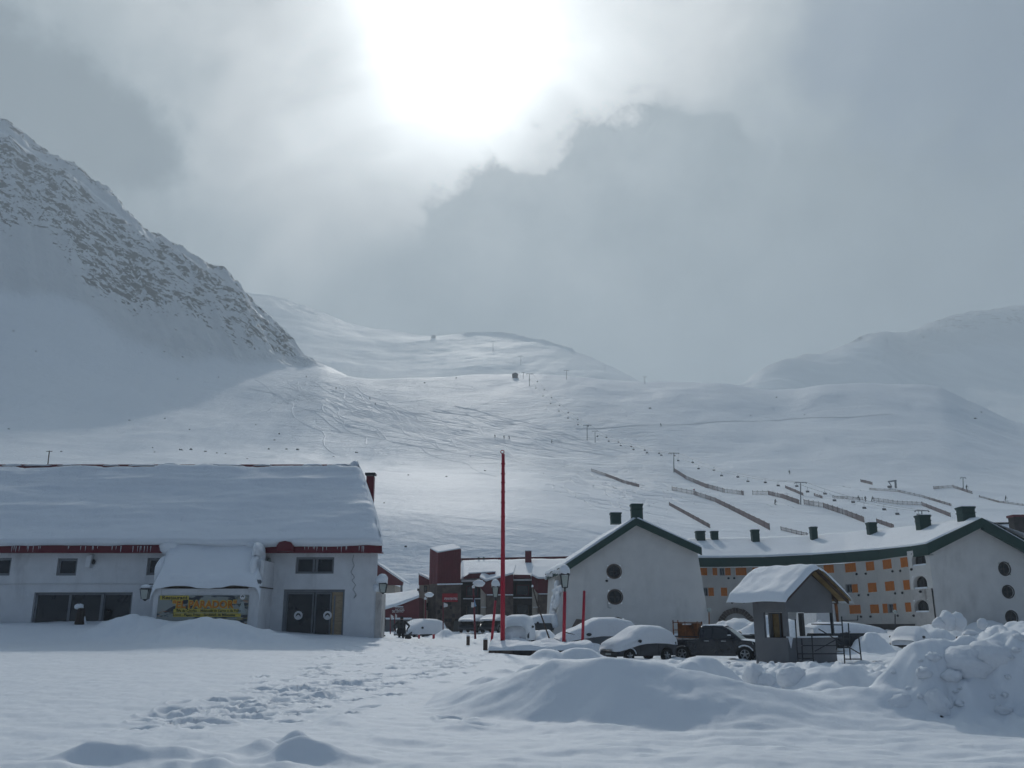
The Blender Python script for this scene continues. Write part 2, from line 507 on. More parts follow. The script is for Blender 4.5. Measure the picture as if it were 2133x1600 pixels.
FAR = {}
def build_far():
    # misty slope straight ahead
    u = np.linspace(-0.60, 0.24, 260)
    lo = (np.full_like(u, 900.0), np.full_like(u, 150.0))
    mid = layer([(-200, 700, 1350), (480, 740, 1350), (700, 760, 1350), (900, 775, 1300), (1070, 775, 1250), (1200, 785, 1200), (1340, 815, 1150), (1500, 850, 1100)], u)
    top = layer([(-200, 660, 2000), (200, 640, 1950), (440, 606, 1900), (520, 612, 1890), (600, 630, 1880), (700, 668, 1800), (830, 692, 1680), (900, 699, 1600), (1030, 696, 1520),
                 (1130, 712, 1450), (1200, 734, 1400), (1280, 768, 1330), (1340, 798, 1280), (1400, 832, 1230), (1500, 880, 1180)], u)
    bk = (top[0] + 250, top[1] - 90)
    pre = (mid[0] * .06 + top[0] * .94, mid[1] * .05 + top[1] * .95)
    T, Y, Z = stack_layers([lo, mid, pre, top, bk], u, [10, 110, 12, 12])
    T = np.where(T <= 2, T * .97, np.where(T <= 3, 1.94 + (T - 2) * .06, T - 1))
    U = np.broadcast_to(u, Y.shape); X = U * Y
    Z = Z + fbm(X * .006, Y * .006, 5) * 7 * sstep(950, 1200, Y)
    px = 1066 + U * FPX
    rock = np.clip(np.exp(-((px - 560) / 110) ** 2) * sstep(1.55, 1.9, T[:, None]) * .75 + .45 * np.exp(-((T[:, None] - 2) / .05) ** 2) * (px > 960) * (px < 1200), 0, 1)
    Z = Z + rock * ridged(X * .02, Y * .02, 4) * 6
    FAR.update(u=u, Y=Y, Z=Z)
    Z = EYE + (Z - EYE) * 1.55; X = X * 1.55; Y = Y * 1.55
    FAR.update(u=u, Y=Y, Z=Z)
    setp(grid_mesh('far_slope', X, Y, Z, 'snow_far', attrs={'rock': rock, 'tracked': rock * 0}), 'pale snow slope fading into mist behind the ridge', kind='structure')
    # hill on the right
    u = np.linspace(0.20, 1.0, 300)
    lo = (np.full_like(u, 640.0), np.full_like(u, 70.0))
    top = layer([(1300, 900, 1180), (1540, 813, 1230), (1600, 785, 1260), (1640, 768, 1280), (1720, 748, 1320), (1790, 716, 1350), (1832, 702, 1370), (1880, 706, 1420), (1940, 686, 1480),
                 (2000, 672, 1520), (2060, 665, 1560), (2133, 660, 1580), (2500, 640, 1600), (3200, 600, 1600)], u)
    mid = (0.5 * (top[0] + 640) + 20, 70 + 0.47 * (top[1] - 70))
    bk = (top[0] + 250, top[1] - 80)
    T, Y, Z = stack_layers([lo, mid, top, bk], u, [50, 110, 12])
    U = np.broadcast_to(u, Y.shape); X = U * Y
    TT = T[:, None]
    Z = Z + (fbm(X * .004, Y * .004, 4) * 12 + ridged((X + Y) * .005, (Y - X) * .002, 4) * 7 - 7) * sstep(750, 1050, Y) * (1 - .7 * np.exp(-((TT - 2) / .15) ** 2))
    px = 1066 + U * FPX
    rock = np.clip(1.05 * np.exp(-((TT - 1.93) / .17) ** 2) * (np.exp(-((px - 1700) / 120) ** 2) + np.exp(-((px - 1835) / 40) ** 2)) + .86 * sstep(1.25, 1.6, TT) * sstep(1800, 2000, px), 0, 1)
    Z = Z + rock * (ridged(X * .02, Y * .02, 4) - 1) * 5
    Z = EYE + (Z - EYE) * 1.5; X = X * 1.5; Y = Y * 1.5
    setp(grid_mesh('far_hill', X, Y, Z, 'snow_far', attrs={'rock': rock, 'tracked': rock * 0}), 'hazy snow hill with scattered rock outcrops', kind='structure')
build_far()
def far_hit(px, py):
    a, b = ray(px, py)
    u, Yg, Zg = FAR['u'], FAR['Y'], FAR['Z']
    k = int(np.clip(np.searchsorted(u, a), 0, len(u) - 1))
    dz = Zg[:, k] - (EYE + b * Yg[:, k])
    for i in range(10, len(dz)):
        if dz[i] >= 0: break
    return Vector((a * Yg[i, k], Yg[i, k], Zg[i, k]))

# ------------------------------------------------------------------ near ground
TAB_PX = [-900, 0, 250, 430, 560, 700, 790, 900, 1000, 1200, 1500, 1800, 2133, 2900]
TAB_Y = [5, 8, 15, 22, 30, 38, 43, 46, 50, 56, 65, 75, 95, 120]
TAB = [
    [.15, .2, .33, .42, .50, .57, .85, 1.75, 1.8, 1.5, 1.5, 1.5, 1.5, 2.3],
    [.15, .2, .33, .42, .50, .57, .85, 1.75, 1.85, 1.5, 1.5, 1.5, 1.5, 2.3],
    [.15, .2, .33, .42, .50, .57, .90, 1.70, 2.1, 1.5, 1.5, 1.5, 1.5, 2.3],
    [.15, .2, .33, .42, .50, .60, 1.2, 2.0, 2.0, 1.5, 1.5, 1.5, 1.5, 2.3],
    [.15, .2, .33, .42, .50, .62, .95, 1.40, 1.5, 1.4, 1.2, 1.2, 1.4, 2.3],
    [.15, .2, .33, .42, .50, .62, .85, 1.15, 1.3, 1.3, 1.0, 1.0, 1.2, 2.3],
    [.15, .2, .33, .42, .50, .60, .80, 1.00, 1.15, 1.0, .85, .9, 1.0, 2.3],
    [.15, .2, .33, .42, .50, .56, .60, .64, .68, .72, .72, .75, 1.0, 2.3],
    [.15, .2, .33, .42, .48, .50, .50, .50, .50, .50, .55, .75, 1.0, 2.3],
    [.15, .2, .33, .42, .42, .35, .22, .10, .02, .10, .30, .80, 1.0, 2.3],
    [.15, .2, .33, .36, .30, .14, .05, 0.0, 0.0, .05, .30, 1.1, 1.4, 2.3],
    [.15, .2, .33, .36, .30, .14, .10, .10, .15, .25, .50, 1.1, 1.4, 2.3],
    [.15, .2, .32, .34, .32, .30, .40, .50, .50, .60, .70, 1.2, 1.4, 2.3],
    [.15, .2, .32, .34, .32, .30, .40, .50, .50, .60, .70, 1.2, 1.4, 2.3]]
TAB = np.array(TAB)
TAB_U = np.array([(p - 1066.5) / FPX for p in TAB_PX])
def base_z(X, Y):
    X = np.asarray(X, float); Y = np.asarray(Y, float)
    u = np.clip(X / np.maximum(Y, 4.0), TAB_U[0], TAB_U[-1] - 1e-6)
    y = np.clip(Y, TAB_Y[0], TAB_Y[-1] - 1e-6)
    i = np.clip(np.searchsorted(TAB_U, u, side='right') - 1, 0, len(TAB_U) - 2)
    j = np.clip(np.searchsorted(TAB_Y, y, side='right') - 1, 0, len(TAB_Y) - 2)
    tu = (u - TAB_U[i]) / (TAB_U[i + 1] - TAB_U[i]); tu = tu * tu * (3 - 2 * tu)
    ty = np.array(TAB_Y, float)
    tv = (y - ty[j]) / (ty[j + 1] - ty[j])
    return ((TAB[i, j] * (1 - tu) + TAB[i + 1, j] * tu) * (1 - tv) + (TAB[i, j + 1] * (1 - tu) + TAB[i + 1, j + 1] * tu) * tv)
def base_hit(px, py):
    a, b = ray(px, py)
    ys = np.linspace(5, 110, 2100)
    d = base_z(a * ys, ys) - (EYE + b * ys)
    k = np.argmax(d >= 0)
    return a * ys[k], ys[k], EYE + b * ys[k]
# snow mounds: (left px, right px, top py, base py, [depth ratio, flatness, noise, shift])
LUMPS = [
    # drifts piled against the restaurant
    (310, 610, 1289, 1334, .30, 2.0), (190, 340, 1281, 1326, .22, 2.0),
    # foreground ripples and humps on the left
    (120, 410, 1541, 1594, .33, 2.2), (530, 730, 1530, 1592, .40, 2.0), (590, 655, 1522, 1560, .6, 2.0), (330, 400, 1586, 1606, .9, 2), (415, 480, 1578, 1604, .9, 2),
    (560, 640, 1589, 1608, .9, 2), (820, 900, 1590, 1606, .9, 2), (660, 760, 1492, 1514, 1.2, 2), (720, 850, 1478, 1496, 1.4, 2),
    (730, 830, 1528, 1548, 1.2, 2), (840, 930, 1433, 1448, 1.3, 2), (905, 1010, 1448, 1462, 1.4, 2), (300, 470, 1528, 1548, 1.3, 2),
    (985, 1062, 1408, 1432, .9, 2), (1020, 1075, 1392, 1406, .9, 2), (500, 580, 1545, 1575, 1.0, 2), (930, 1010, 1500, 1520, 1.3, 2),
    (60, 170, 1590, 1612, 1.0, 2), (1040, 1180, 1548, 1562, 1.6, 2), (640, 700, 1440, 1450, 1.2, 2),
    # left lumps before the low wall
    (1066, 1152, 1382, 1418, .9, 2.4), (1120, 1240, 1376, 1392, 1.3, 2), (1098, 1190, 1353, 1377, .45, 2.2), (1150, 1262, 1349, 1378, .4, 2.2), (1180, 1300, 1372, 1386, 1.4, 2),
    # bank before the parked vehicles
    (1370, 1545, 1368, 1446, .55, 3.2), (1270, 1420, 1376, 1400, .9, 2.0), (1552, 1600, 1384, 1440, .8, 2.0), (1580, 1625, 1404, 1440, .8, 2.2),
    (1612, 1705, 1394, 1440, .7, 2.0), (1700, 1760, 1398, 1412, 1.0, 2.0),
    # mid mound and small ones on the right
    (1650, 1880, 1395, 1476, .5, 2.4), (1650, 1800, 1442, 1479, .7, 2.4), (1840, 1925, 1446, 1492, .7, 2.4), (1960, 2100, 1465, 1512, .8, 2.4),
    # the plough heap
    (1832, 2300, 1340, 1512, .55, 2.8), (1935, 2420, 1300, 1400, .6, 2.6), (2010, 2260, 1322, 1420, .6, 2.4), (2080, 2330, 1345, 1480, .5, 2.6),
    (1900, 2000, 1400, 1440, .8, 2.0), (2060, 2140, 1400, 1450, .7, 2.2), (1905, 1990, 1312, 1345, .8, 2.2),
    # around the cars and the yard behind
    (1700, 1790, 1312, 1352, .7, 2.2), (1780, 1850, 1316, 1362, .7, 2.2), (1860, 1930, 1328, 1350, .8, 2.2), (1815, 1870, 1340, 1356, .9, 2.2),
    (1480, 1600, 1288, 1322, .8, 2.2), (1545, 1660, 1282, 1330, .7, 2.2), (1600, 1700, 1290, 1335, .7, 2.2),
    (1040, 1110, 1325, 1345, .9, 2.0), (1100, 1180, 1312, 1345, .8, 2.0), (900, 960, 1312, 1330, .9, 2.0), (1560, 1590, 1365, 1376, .9, 2.0),
    (980, 1060, 1318, 1332, 1., 2.0), (1210, 1262, 1340, 1368, .8, 2.4), (1880, 2020, 1300, 1330, .8, 2.0), (1990, 2130, 1296, 1325, .8, 2.0),
]
_lumps = []
for lp in LUMPS:
    l, r, top, bot, dr, pw = lp
    x, y, z = base_hit(0.5 * (l + r), bot)
    w = (r - l) * 0.5 * y / FPX
    a, b = ray(0.5 * (l + r), top)
    h0 = EYE + b * y - z
    ry = max(w * dr, 0.85 * abs(h0))
    yc = y + ry * 0.95
    zt = EYE + b * yc
    h = zt - float(base_z(a * yc, yc))
    _lumps.append((a * yc, yc, w * yc / y, ry, h, pw))

def snow_h(X, Y):
    z = base_z(X, Y)
    # the long bank in the right foreground, steep towards the camera
    wx = X + 0.7 * fbm(X * .8, Y * .8, 3); wy = Y + 0.6 * fbm(X * .9 + 9, Y * .9, 3)
    add = np.zeros_like(z)
    for (cx, cy, rx, ry, h, pw) in _lumps:
        sc_ = min(1.0, rx * .6)
        dx = (X - cx + (wx - X) * sc_) / rx; dy = (Y - cy + (wy - Y) * sc_) / ry
        r2 = dx * dx + dy * dy
        s = np.exp(-(np.minimum(r2, 5.0) * 1.15) ** (min(pw, 3.2) / 2.0))
        s = np.where(r2 < 4.0, s, 0)
        add = np.maximum(add, h * s) + 0.07 * np.minimum(add, h * s)
    # crest curve of the bank: x -> (y of crest, height)
    cxs = np.array([-1.6, -.8, 0, .7, 1.6, 2.45, 3.1, 3.7, 4.6, 6.3, 8.0, 11.0])
    cys = np.array([17.5, 16.8, 16.2, 15.6, 15.2, 14.9, 14.7, 14.6, 14.6, 14.6, 15, 16])
    chs = np.array([0, .26, .55, .82, .90, .84, .70, .52, .38, .20, .06, 0])
    cy = np.interp(X, cxs, cys) + .25 * fbm(X * .35, X * 0 + 3.3, 3)
    ch = np.interp(X, cxs, chs)
    t = Y - cy
    front = np.clip((t + 1.25 + .22 * fbm(X * .5, Y * .4, 3)) / 1.35, 0, 1)
    front = .75 * front + .25 * front * front * (3 - 2 * front)
    backf = 1 - sstep(0.1, 4.5, t)
    add = add + ch * np.where(t < 0.1, front, backf)
    # wind ripples and uneven surface
    nearw = sstep(26, 12, Y)
    z = z + add
    rip = fbm(X * .55 + .25 * Y, Y * 1.25, 4)
    rough_zone = np.clip(sstep(-4.5, .5, X + .25 * (Y - 12)) + sstep(13.5, 10.8, Y), 0, 1)
    z = z + rip * (.045 + .055 * nearw * rough_zone)
    z = z + .02 * fbm(X * 2.3, Y * 2.7, 3)
    # churned snow right and behind
    ch_z = sstep(2, 7, X) * sstep(17, 24, Y) + sstep(58, 66, Y)
    ch_z = np.clip(ch_z, 0, 1)
    bil = np.abs(fbm(X * .55, Y * .55, 4))
    z = z + ch_z * (bil * .28 - .06)
    heap = sstep(5.0, 7.2, X) * sstep(13.2, 15.2, Y) * sstep(44, 30, Y)
    z = z + heap * ((np.abs(fbm(X * .9 + 7, Y * .7, 3)) - .25) * .5 + np.abs(fbm(X * 2.4, Y * 1.9, 3)) * .10)
    return z

PRINTS = []
def trail(pts, n, spread, seed):
    rs = random.Random(seed)
    for k in range(n):
        t = (k + rs.random() * .8) / n * (len(pts) - 1)
        i = int(t); f = t - i
        px = pts[i][0] * (1 - f) + pts[i + 1][0] * f; py = pts[i][1] * (1 - f) + pts[i + 1][1] * f
        x, y, z = base_hit(px, py)
        PRINTS.append((x + rs.gauss(0, spread), y + rs.gauss(0, spread), rs.uniform(.10, .18), rs.uniform(.07, .16), rs.uniform(0, 3.1)))
trail([(365, 1508), (430, 1492), (520, 1462), (600, 1425), (660, 1400), (700, 1372), (745, 1345)], 95, .5, 1)
trail([(440, 1492), (560, 1470), (680, 1440), (760, 1425), (850, 1400)], 130, .85, 2)
trail([(850, 1402), (900, 1380), (930, 1362), (900, 1350), (860, 1342)], 170, 1.1, 3)
trail([(900, 1385), (990, 1372), (1010, 1355)], 35, .5, 4)
trail([(940, 1495), (1015, 1520)], 3, .05, 5)
trail([(1590, 1450), (1660, 1462)], 8, .2, 6)
trail([(1590, 1400), (1720, 1385), (1830, 1375)], 50, .6, 7)
trail([(860, 1340), (840, 1332)], 25, .8, 8)

def build_ground():
    u = np.linspace(-1.0, 1.0, 940)
    u = np.concatenate([np.linspace(-1.6, -.68, 60, endpoint=False), np.linspace(-.68, .68, 900), np.linspace(.69, 1.6, 60)])
    Yr = np.concatenate([np.linspace(3.5, 9.5, 20, endpoint=False), 9.5 * (112 / 9.5) ** np.linspace(0, 1, 560)])
    Y = np.broadcast_to(Yr[:, None], (len(Yr), len(u))); X = u[None, :] * Y
    Z = snow_h(X, Y)
    pit = np.zeros_like(Z); rim = np.zeros_like(Z)
    for (x, y, r, dpt, an) in PRINTS:
        j0, j1 = np.searchsorted(Yr, [y - .9, y + .9])
        i0, i1 = np.searchsorted(u, [(x - .9) / y, (x + .9) / y])
        xs, ys = X[j0:j1, i0:i1] - x, Y[j0:j1, i0:i1] - y
        a = xs * math.cos(an) + ys * math.sin(an); b = -xs * math.sin(an) + ys * math.cos(an)
        q = (a / (r * 1.5)) ** 2 + (b / r) ** 2
        s_ = (slice(j0, j1), slice(i0, i1))
        pit[s_] = np.maximum(pit[s_], dpt * np.exp(-q ** 2))
        rim[s_] = np.maximum(rim[s_], .25 * dpt * np.exp(-(q - 1.9) ** 2 / .5))
    Z = Z - pit + rim * (pit < .05)
    fl = sstep(100, 111, Y)
    Z = Z * (1 - fl) + fl * 1.4
    setp(grid_mesh('snow_ground', X, Y, Z, 'snow_near'), kind='structure')
    # the ground behind the camera and to both sides
    xs = np.linspace(-60, 60, 40); ys = np.linspace(-60, 3.6, 24)
    X2, Y2 = np.meshgrid(xs, ys)
    Z2 = .1 + .08 * fbm(X2 * .1, Y2 * .1, 3)
    setp(grid_mesh('snow_field', X2, Y2, Z2 - .05, 'snow_near'), kind='structure')
build_ground()
def sh_hit(px, py, y0=9.0, y1=60.0):
    a, b = ray(px, py)
    ys = np.linspace(y0, y1, 700)[None, :]
    d = snow_h(a * ys, ys) - (EYE + b * ys)
    k = int(np.argmax(d[0] >= 0))
    return Vector((a * ys[0, k], ys[0, k], EYE + b * ys[0, k]))
def gz(x, y):
    return float(snow_h(np.array([[x]]), np.array([[y]]))[0, 0])
# ------------------------------------------------------------------ materials for the built things
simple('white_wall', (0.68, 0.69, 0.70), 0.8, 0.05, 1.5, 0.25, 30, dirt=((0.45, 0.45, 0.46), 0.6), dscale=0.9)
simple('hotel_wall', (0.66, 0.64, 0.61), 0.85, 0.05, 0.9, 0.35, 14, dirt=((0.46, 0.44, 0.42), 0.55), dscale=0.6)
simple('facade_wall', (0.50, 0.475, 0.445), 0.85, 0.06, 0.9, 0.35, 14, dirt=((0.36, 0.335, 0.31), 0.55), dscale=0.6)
simple('stained_wall', (0.50, 0.475, 0.45), 0.85, 0.12, 1.5, 0.3, 14, dirt=((0.13, 0.11, 0.10), 0.9), dscale=0.9)
simple('red_metal', (0.125, 0.011, 0.020), 0.5, 0.10, 1.2, 0.0, spec=0.35, dirt=((0.09, 0.010, 0.014), 0.5))
simple('red_paint', (0.42, 0.012, 0.035), 0.45, 0.08, 3.0, 0.15, 30, spec=0.4)
simple('green_metal', (0.010, 0.045, 0.036), 0.55, 0.12, 1.0, spec=0.3)
simple('orange_wood', (0.52, 0.155, 0.02), 0.7, 0.14, 2.0, 0.2, 20, stretch=(6, 6, 1))
simple('brown_stone', (0.13, 0.098, 0.082), 0.9, 0.35, 1.6, 0.9, 5)
simple('dark_stone', (0.045, 0.038, 0.036), 0.9, 0.35, 2.0, 0.9, 5)
simple('cream_wall', (0.50, 0.44, 0.37), 0.85, 0.06, 1.5, 0.2, 12)
simple('grey_render', (0.162, 0.165, 0.174), 0.85, 0.07, 1.6, 0.3, 25, dirt=((0.11, 0.11, 0.125), 0.7))
simple('window_frame', (0.20, 0.21, 0.225), 0.6, 0.08, 6.0)
simple('black_metal', (0.018, 0.020, 0.024), 0.45, 0.15, 6.0, spec=0.4)
simple('steel', (0.16, 0.17, 0.18), 0.5, 0.15, 3.0, metal=0.3)
simple('dark_wood', (0.075, 0.052, 0.040), 0.8, 0.25, 4.0, 0.4, 18, stretch=(4, 4, 1))
simple('pale_wood', (0.34, 0.26, 0.17), 0.75, 0.2, 4.0, 0.3, 18, stretch=(1, 1, 5))
simple('yellow_wood', (0.30, 0.21, 0.095), 0.75, 0.25, 3.0, 0.3, 14)
simple('fence_wood', (0.34, 0.25, 0.225), 0.85, 0.2, 0.6)
simple('rust', (0.20, 0.075, 0.022), 0.85, 0.4, 2.5, 0.5, 14, dirt=((0.03, 0.018, 0.014), 0.9), dscale=2.0)
simple('rubber', (0.016, 0.016, 0.017), 0.85, 0.2, 8.0, 0.4, 30)
simple('silver', (0.38, 0.39, 0.40), 0.35, 0.08, 4.0, metal=0.6)
simple('black_paint', (0.010, 0.013, 0.020), 0.22, 0.15, 1.5, spec=0.55)
simple('navy_paint', (0.022, 0.026, 0.034), 0.32, 0.2, 2.0, spec=0.5)
simple('grey_paint', (0.10, 0.115, 0.13), 0.4, 0.1, 1.5, spec=0.5)
simple('white_paint', (0.72, 0.72, 0.72), 0.6, 0.04, 3.0)
simple('frosted_glass', (0.33, 0.37, 0.36), 0.35, 0.1, 6.0, spec=0.5)
simple('lamp_glass', (0.36, 0.40, 0.37), 0.2, 0.08, 6.0, spec=0.6)
simple('ice', (0.62, 0.66, 0.70), 0.15, 0.04, 6.0, spec=0.6)
simple('dark_cloth', (0.014, 0.015, 0.019), 0.9, 0.2, 8.0, 0.3, 40)
simple('light_cloth', (0.55, 0.56, 0.58), 0.9, 0.05, 8.0)
simple('skin', (0.42, 0.26, 0.19), 0.6, 0.05, 8.0)
simple('brown_cloth', (0.040, 0.026, 0.022), 0.9, 0.2, 8.0)
simple('ski_red', (0.30, 0.03, 0.03), 0.7, 0.1, 5.0)
simple('ski_blue', (0.04, 0.07, 0.16), 0.7, 0.1, 5.0)
simple('rock_stone', (0.10, 0.095, 0.09), 0.9, 0.35, 0.8, 0.8, 3)
simple('bark', (0.045, 0.034, 0.030), 0.9, 0.3, 9.0, 0.5, 30)
simple('letter_orange', (0.52, 0.17, 0.025), 0.6, 0.1, 9.0)
simple('letter_yellow', (0.55, 0.44, 0.08), 0.6, 0.1, 9.0)
simple('letter_dark', (0.03, 0.035, 0.03), 0.6, 0.1, 9.0)
simple('letter_white', (0.70, 0.70, 0.70), 0.6, 0.05, 9.0)
simple('sign_red', (0.34, 0.012, 0.022), 0.5, 0.06, 3.0)
simple('flag_blue', (0.22, 0.38, 0.58), 0.8, 0.08, 5.0)
simple('satin_white', (0.66, 0.67, 0.68), 0.7, 0.05, 5.0)
def _glass(name, col, rough):
    m, n, bs = newmat(name)
    tc = n.n('ShaderNodeTexCoord')
    f = n.noise(tc.outputs['Object'], 1.3, 4, 0.6)
    n.put(bs.inputs['Base Color'], n.mix(f, tuple(c * .5 for c in col), tuple(c * 1.6 for c in col)))
    n.put(bs.inputs['Roughness'], n.lin(f, .3, .7, rough, rough * 2.2))
    bs.inputs['Specular IOR Level'].default_value = 0.6
_glass('dark_glass', (0.016, 0.018, 0.021), 0.10)
_glass('car_glass', (0.025, 0.028, 0.032), 0.08)
# the printed photo on the banner: mountain shapes behind the lettering
def _banner():
    m, n, bs = newmat('banner_print')
    tc = n.n('ShaderNodeTexCoord')
    v = n.v('MULTIPLY', tc.outputs['Object'], (0.55, 1, 1.9))
    f = n.noise(v, 1.3, 6, 0.6, dist=0.8)
    c = n.mix(n.step(f, 0.44, 0.50), (0.022, 0.028, 0.040), (0.27, 0.29, 0.27))
    g = n.noise(v, 2.1, 4, 0.6)
    c = n.mix(n.step(g, 0.55, 0.66, 0, .8), c, (0.30, 0.25, 0.085))
    g2 = n.noise(n.v('ADD', v, (4, 0, 7)), 1.6, 3, 0.6)
    c = n.mix(n.step(g2, 0.60, 0.70, 0, .8), c, (0.36, 0.15, 0.05))
    n.put(bs.inputs['Base Color'], c)
    bs.inputs['Roughness'].default_value = 0.55
_banner()

# ------------------------------------------------------------------ mesh builder
WORLD = {}
def root_off(parent):
    p = parent
    while p is not None and p.parent is not None:
        p = p.parent
    return WORLD.get(p.name, None) if p is not None else None
def thing(name, label, cat, loc=(0, 0, 0), group=None, rotz=0.0, world=True):
    o = bpy.data.objects.new(name, None)
    o.empty_display_size = 0.3
    link(o)
    o.location = loc
    o.rotation_euler = (0, 0, rotz)
    setp(o, label, cat, group)
    if world:
        WORLD[o.name] = Vector(loc)
    return o
class MB:
    def __init__(s):
        s.v = []; s.f = []
    def add(s, vs, fs):
        b = len(s.v)
        s.v += [tuple(v) for v in vs]
        s.f += [tuple(i + b for i in f) for f in fs]
        return s
    def box(s, x0, x1, y0, y1, z0, z1):
        return s.hexa([(x0, y0, z0), (x1, y0, z0), (x1, y1, z0), (x0, y1, z0), (x0, y0, z1), (x1, y0, z1), (x1, y1, z1), (x0, y1, z1)])
    def hexa(s, p):
        return s.add(p, [(0, 3, 2, 1), (4, 5, 6, 7), (0, 1, 5, 4), (1, 2, 6, 5), (2, 3, 7, 6), (3, 0, 4, 7)])
    def prism(s, poly, fn, c0, c1):
        n = len(poly)
        vs = [fn(a, b, c0) for a, b in poly] + [fn(a, b, c1) for a, b in poly]
        fs = [tuple(range(n - 1, -1, -1)), tuple(range(n, 2 * n))] + [(i, (i + 1) % n, n + (i + 1) % n, n + i) for i in range(n)]
        return s.add(vs, fs)
    def tube(s, p0, p1, r0, r1=None, n=8):
        p0, p1 = Vector(p0), Vector(p1)
        r1 = r0 if r1 is None else r1
        d = (p1 - p0).normalized()
        a = d.orthogonal().normalized(); b = d.cross(a)
        vs = []
        for p, r in ((p0, r0), (p1, r1)):
            for k in range(n):
                t = 2 * math.pi * k / n
                vs.append(p + a * math.cos(t) * r + b * math.sin(t) * r)
        fs = [(k, (k + 1) % n, n + (k + 1) % n, n + k) for k in range(n)] + [tuple(range(n - 1, -1, -1)), tuple(range(n, 2 * n))]
        return s.add(vs, fs)
    def path(s, pts, r, n=6):
        for a, b in zip(pts[:-1], pts[1:]):
            s.tube(a, b, r, n=n)
        return s
    def bar(s, p0, p1, w, h, up=(0, 0, 1)):
        p0, p1 = Vector(p0), Vector(p1)
        d = (p1 - p0).normalized(); u = Vector(up)
        sd = d.cross(u)
        if sd.length < 1e-4: sd = d.orthogonal()
        sd.normalize(); u = sd.cross(d).normalized()
        sd *= w / 2; u *= h / 2
        return s.hexa([p0 - sd - u, p0 + sd - u, p1 + sd - u, p1 - sd - u, p0 - sd + u, p0 + sd + u, p1 + sd + u, p1 - sd + u])
    def lathe(s, prof, c, n=16):
        c = Vector(c); vs = []; fs = []
        for r, z in prof:
            for k in range(n):
                t = 2 * math.pi * k / n
                vs.append(c + Vector((r * math.cos(t), r * math.sin(t), z)))
        for i in range(len(prof) - 1):
            for k in range(n):
                fs.append((i * n + k, i * n + (k + 1) % n, (i + 1) * n + (k + 1) % n, (i + 1) * n + k))
        fs.append(tuple(range(n - 1, -1, -1))); fs.append(tuple((len(prof) - 1) * n + k for k in range(n)))
        return s.add(vs, fs)
    def blob(s, c, rx, ry, rz, seed=0, amp=0.18, nu=16, nv=10, fq=1.4):
        c = Vector(c)
        th = np.linspace(0, np.pi, nv + 1)[1:-1]; ph = np.arange(nu) * 2 * np.pi / nu
        def rad(x, y, z):
            return 1 + amp * 1.6 * float(fbm(np.array(x * fq + seed * 3.1 + z), np.array(y * fq - seed * 1.7 + z * 1.3), 3))
        vs = []
        for t in th:
            for p in ph:
                x, y, z = math.sin(t) * math.cos(p), math.sin(t) * math.sin(p), math.cos(t)
                q = rad(x, y, z)
                vs.append((c.x + rx * x * q, c.y + ry * y * q, c.z + rz * z * q))
        nr = len(th); top = len(vs); vs.append((c.x, c.y, c.z + rz)); vs.append((c.x, c.y, c.z - rz))
        fs = []
        for i in range(nr - 1):
            for k in range(nu):
                fs.append((i * nu + k, (i + 1) * nu + k, (i + 1) * nu + (k + 1) % nu, i * nu + (k + 1) % nu))
        for k in range(nu):
            fs.append((top, k, (k + 1) % nu)); fs.append((top + 1, (nr - 1) * nu + (k + 1) % nu, (nr - 1) * nu + k))
        return s.add(vs, fs)
    def build(s, name, m, parent=None, smooth=False, bevel=0.0, seg=2, subd=0):
        off = root_off(parent)
        vs = s.v if off is None else [(v[0] - off.x, v[1] - off.y, v[2] - off.z) for v in s.v]
        o = raw(name, vs, s.f, m, parent, smooth)
        if bevel:
            b = o.modifiers.new('bevel', 'BEVEL'); b.width = bevel; b.segments = seg; b.limit_method = 'ANGLE'; b.angle_limit = R(35)
            o.data.shade_smooth()
            for p in o.data.polygons: p.use_smooth = True
            wn = o.modifiers.new('wn', 'WEIGHTED_NORMAL')
        if subd:
            u = o.modifiers.new('sub', 'SUBSURF'); u.levels = subd; u.render_levels = subd
        return o

def facade(mb, fn, a0, a1, b0, b1, holes, depth):
    """a wall sheet with real openings; holes: (a0,a1,b0,b1,kind)"""
    As = sorted({a0, a1, *[h[0] for h in holes], *[h[1] for h in holes]})
    Bs = sorted({b0, b1, *[h[2] for h in holes], *[h[3] for h in holes]})
    As = [a for a in As if a0 - 1e-6 <= a <= a1 + 1e-6]; Bs = [b for b in Bs if b0 - 1e-6 <= b <= b1 + 1e-6]
    for i in range(len(As) - 1):
        for j in range(len(Bs) - 1):
            ca, cb = .5 * (As[i] + As[i + 1]), .5 * (Bs[j] + Bs[j + 1])
            if any(h[0] < ca < h[1] and h[2] < cb < h[3] for h in holes):
                continue
            mb.add([fn(As[i], Bs[j], 0), fn(As[i + 1], Bs[j], 0), fn(As[i + 1], Bs[j + 1], 0), fn(As[i], Bs[j + 1], 0)], [(0, 1, 2, 3)])
    for h in holes:
        poly = hole_poly(h)
        n = len(poly)
        mb.add([fn(a, b, 0) for a, b in poly] + [fn(a, b, depth) for a, b in poly], [(i, n + i, n + (i + 1) % n, (i + 1) % n) for i in range(n)])
        if h[4] != 'rect':
            ca, cb = .5 * (h[0] + h[1]), .5 * (h[2] + h[3])
            ring = []
            for a, b in poly:
                da, db = a - ca, b - cb
                k = 1e9
                if abs(da) > 1e-9: k = min(k, ((h[1] if da > 0 else h[0]) - ca) / da)
                if abs(db) > 1e-9: k = min(k, ((h[3] if db > 0 else h[2]) - cb) / db)
                ring.append((ca + da * k, cb + db * k))
            mb.add([fn(a, b, 0) for a, b in poly] + [fn(a, b, 0) for a, b in ring], [(i, (i + 1) % n, n + (i + 1) % n, n + i) for i in range(n)])
    return mb
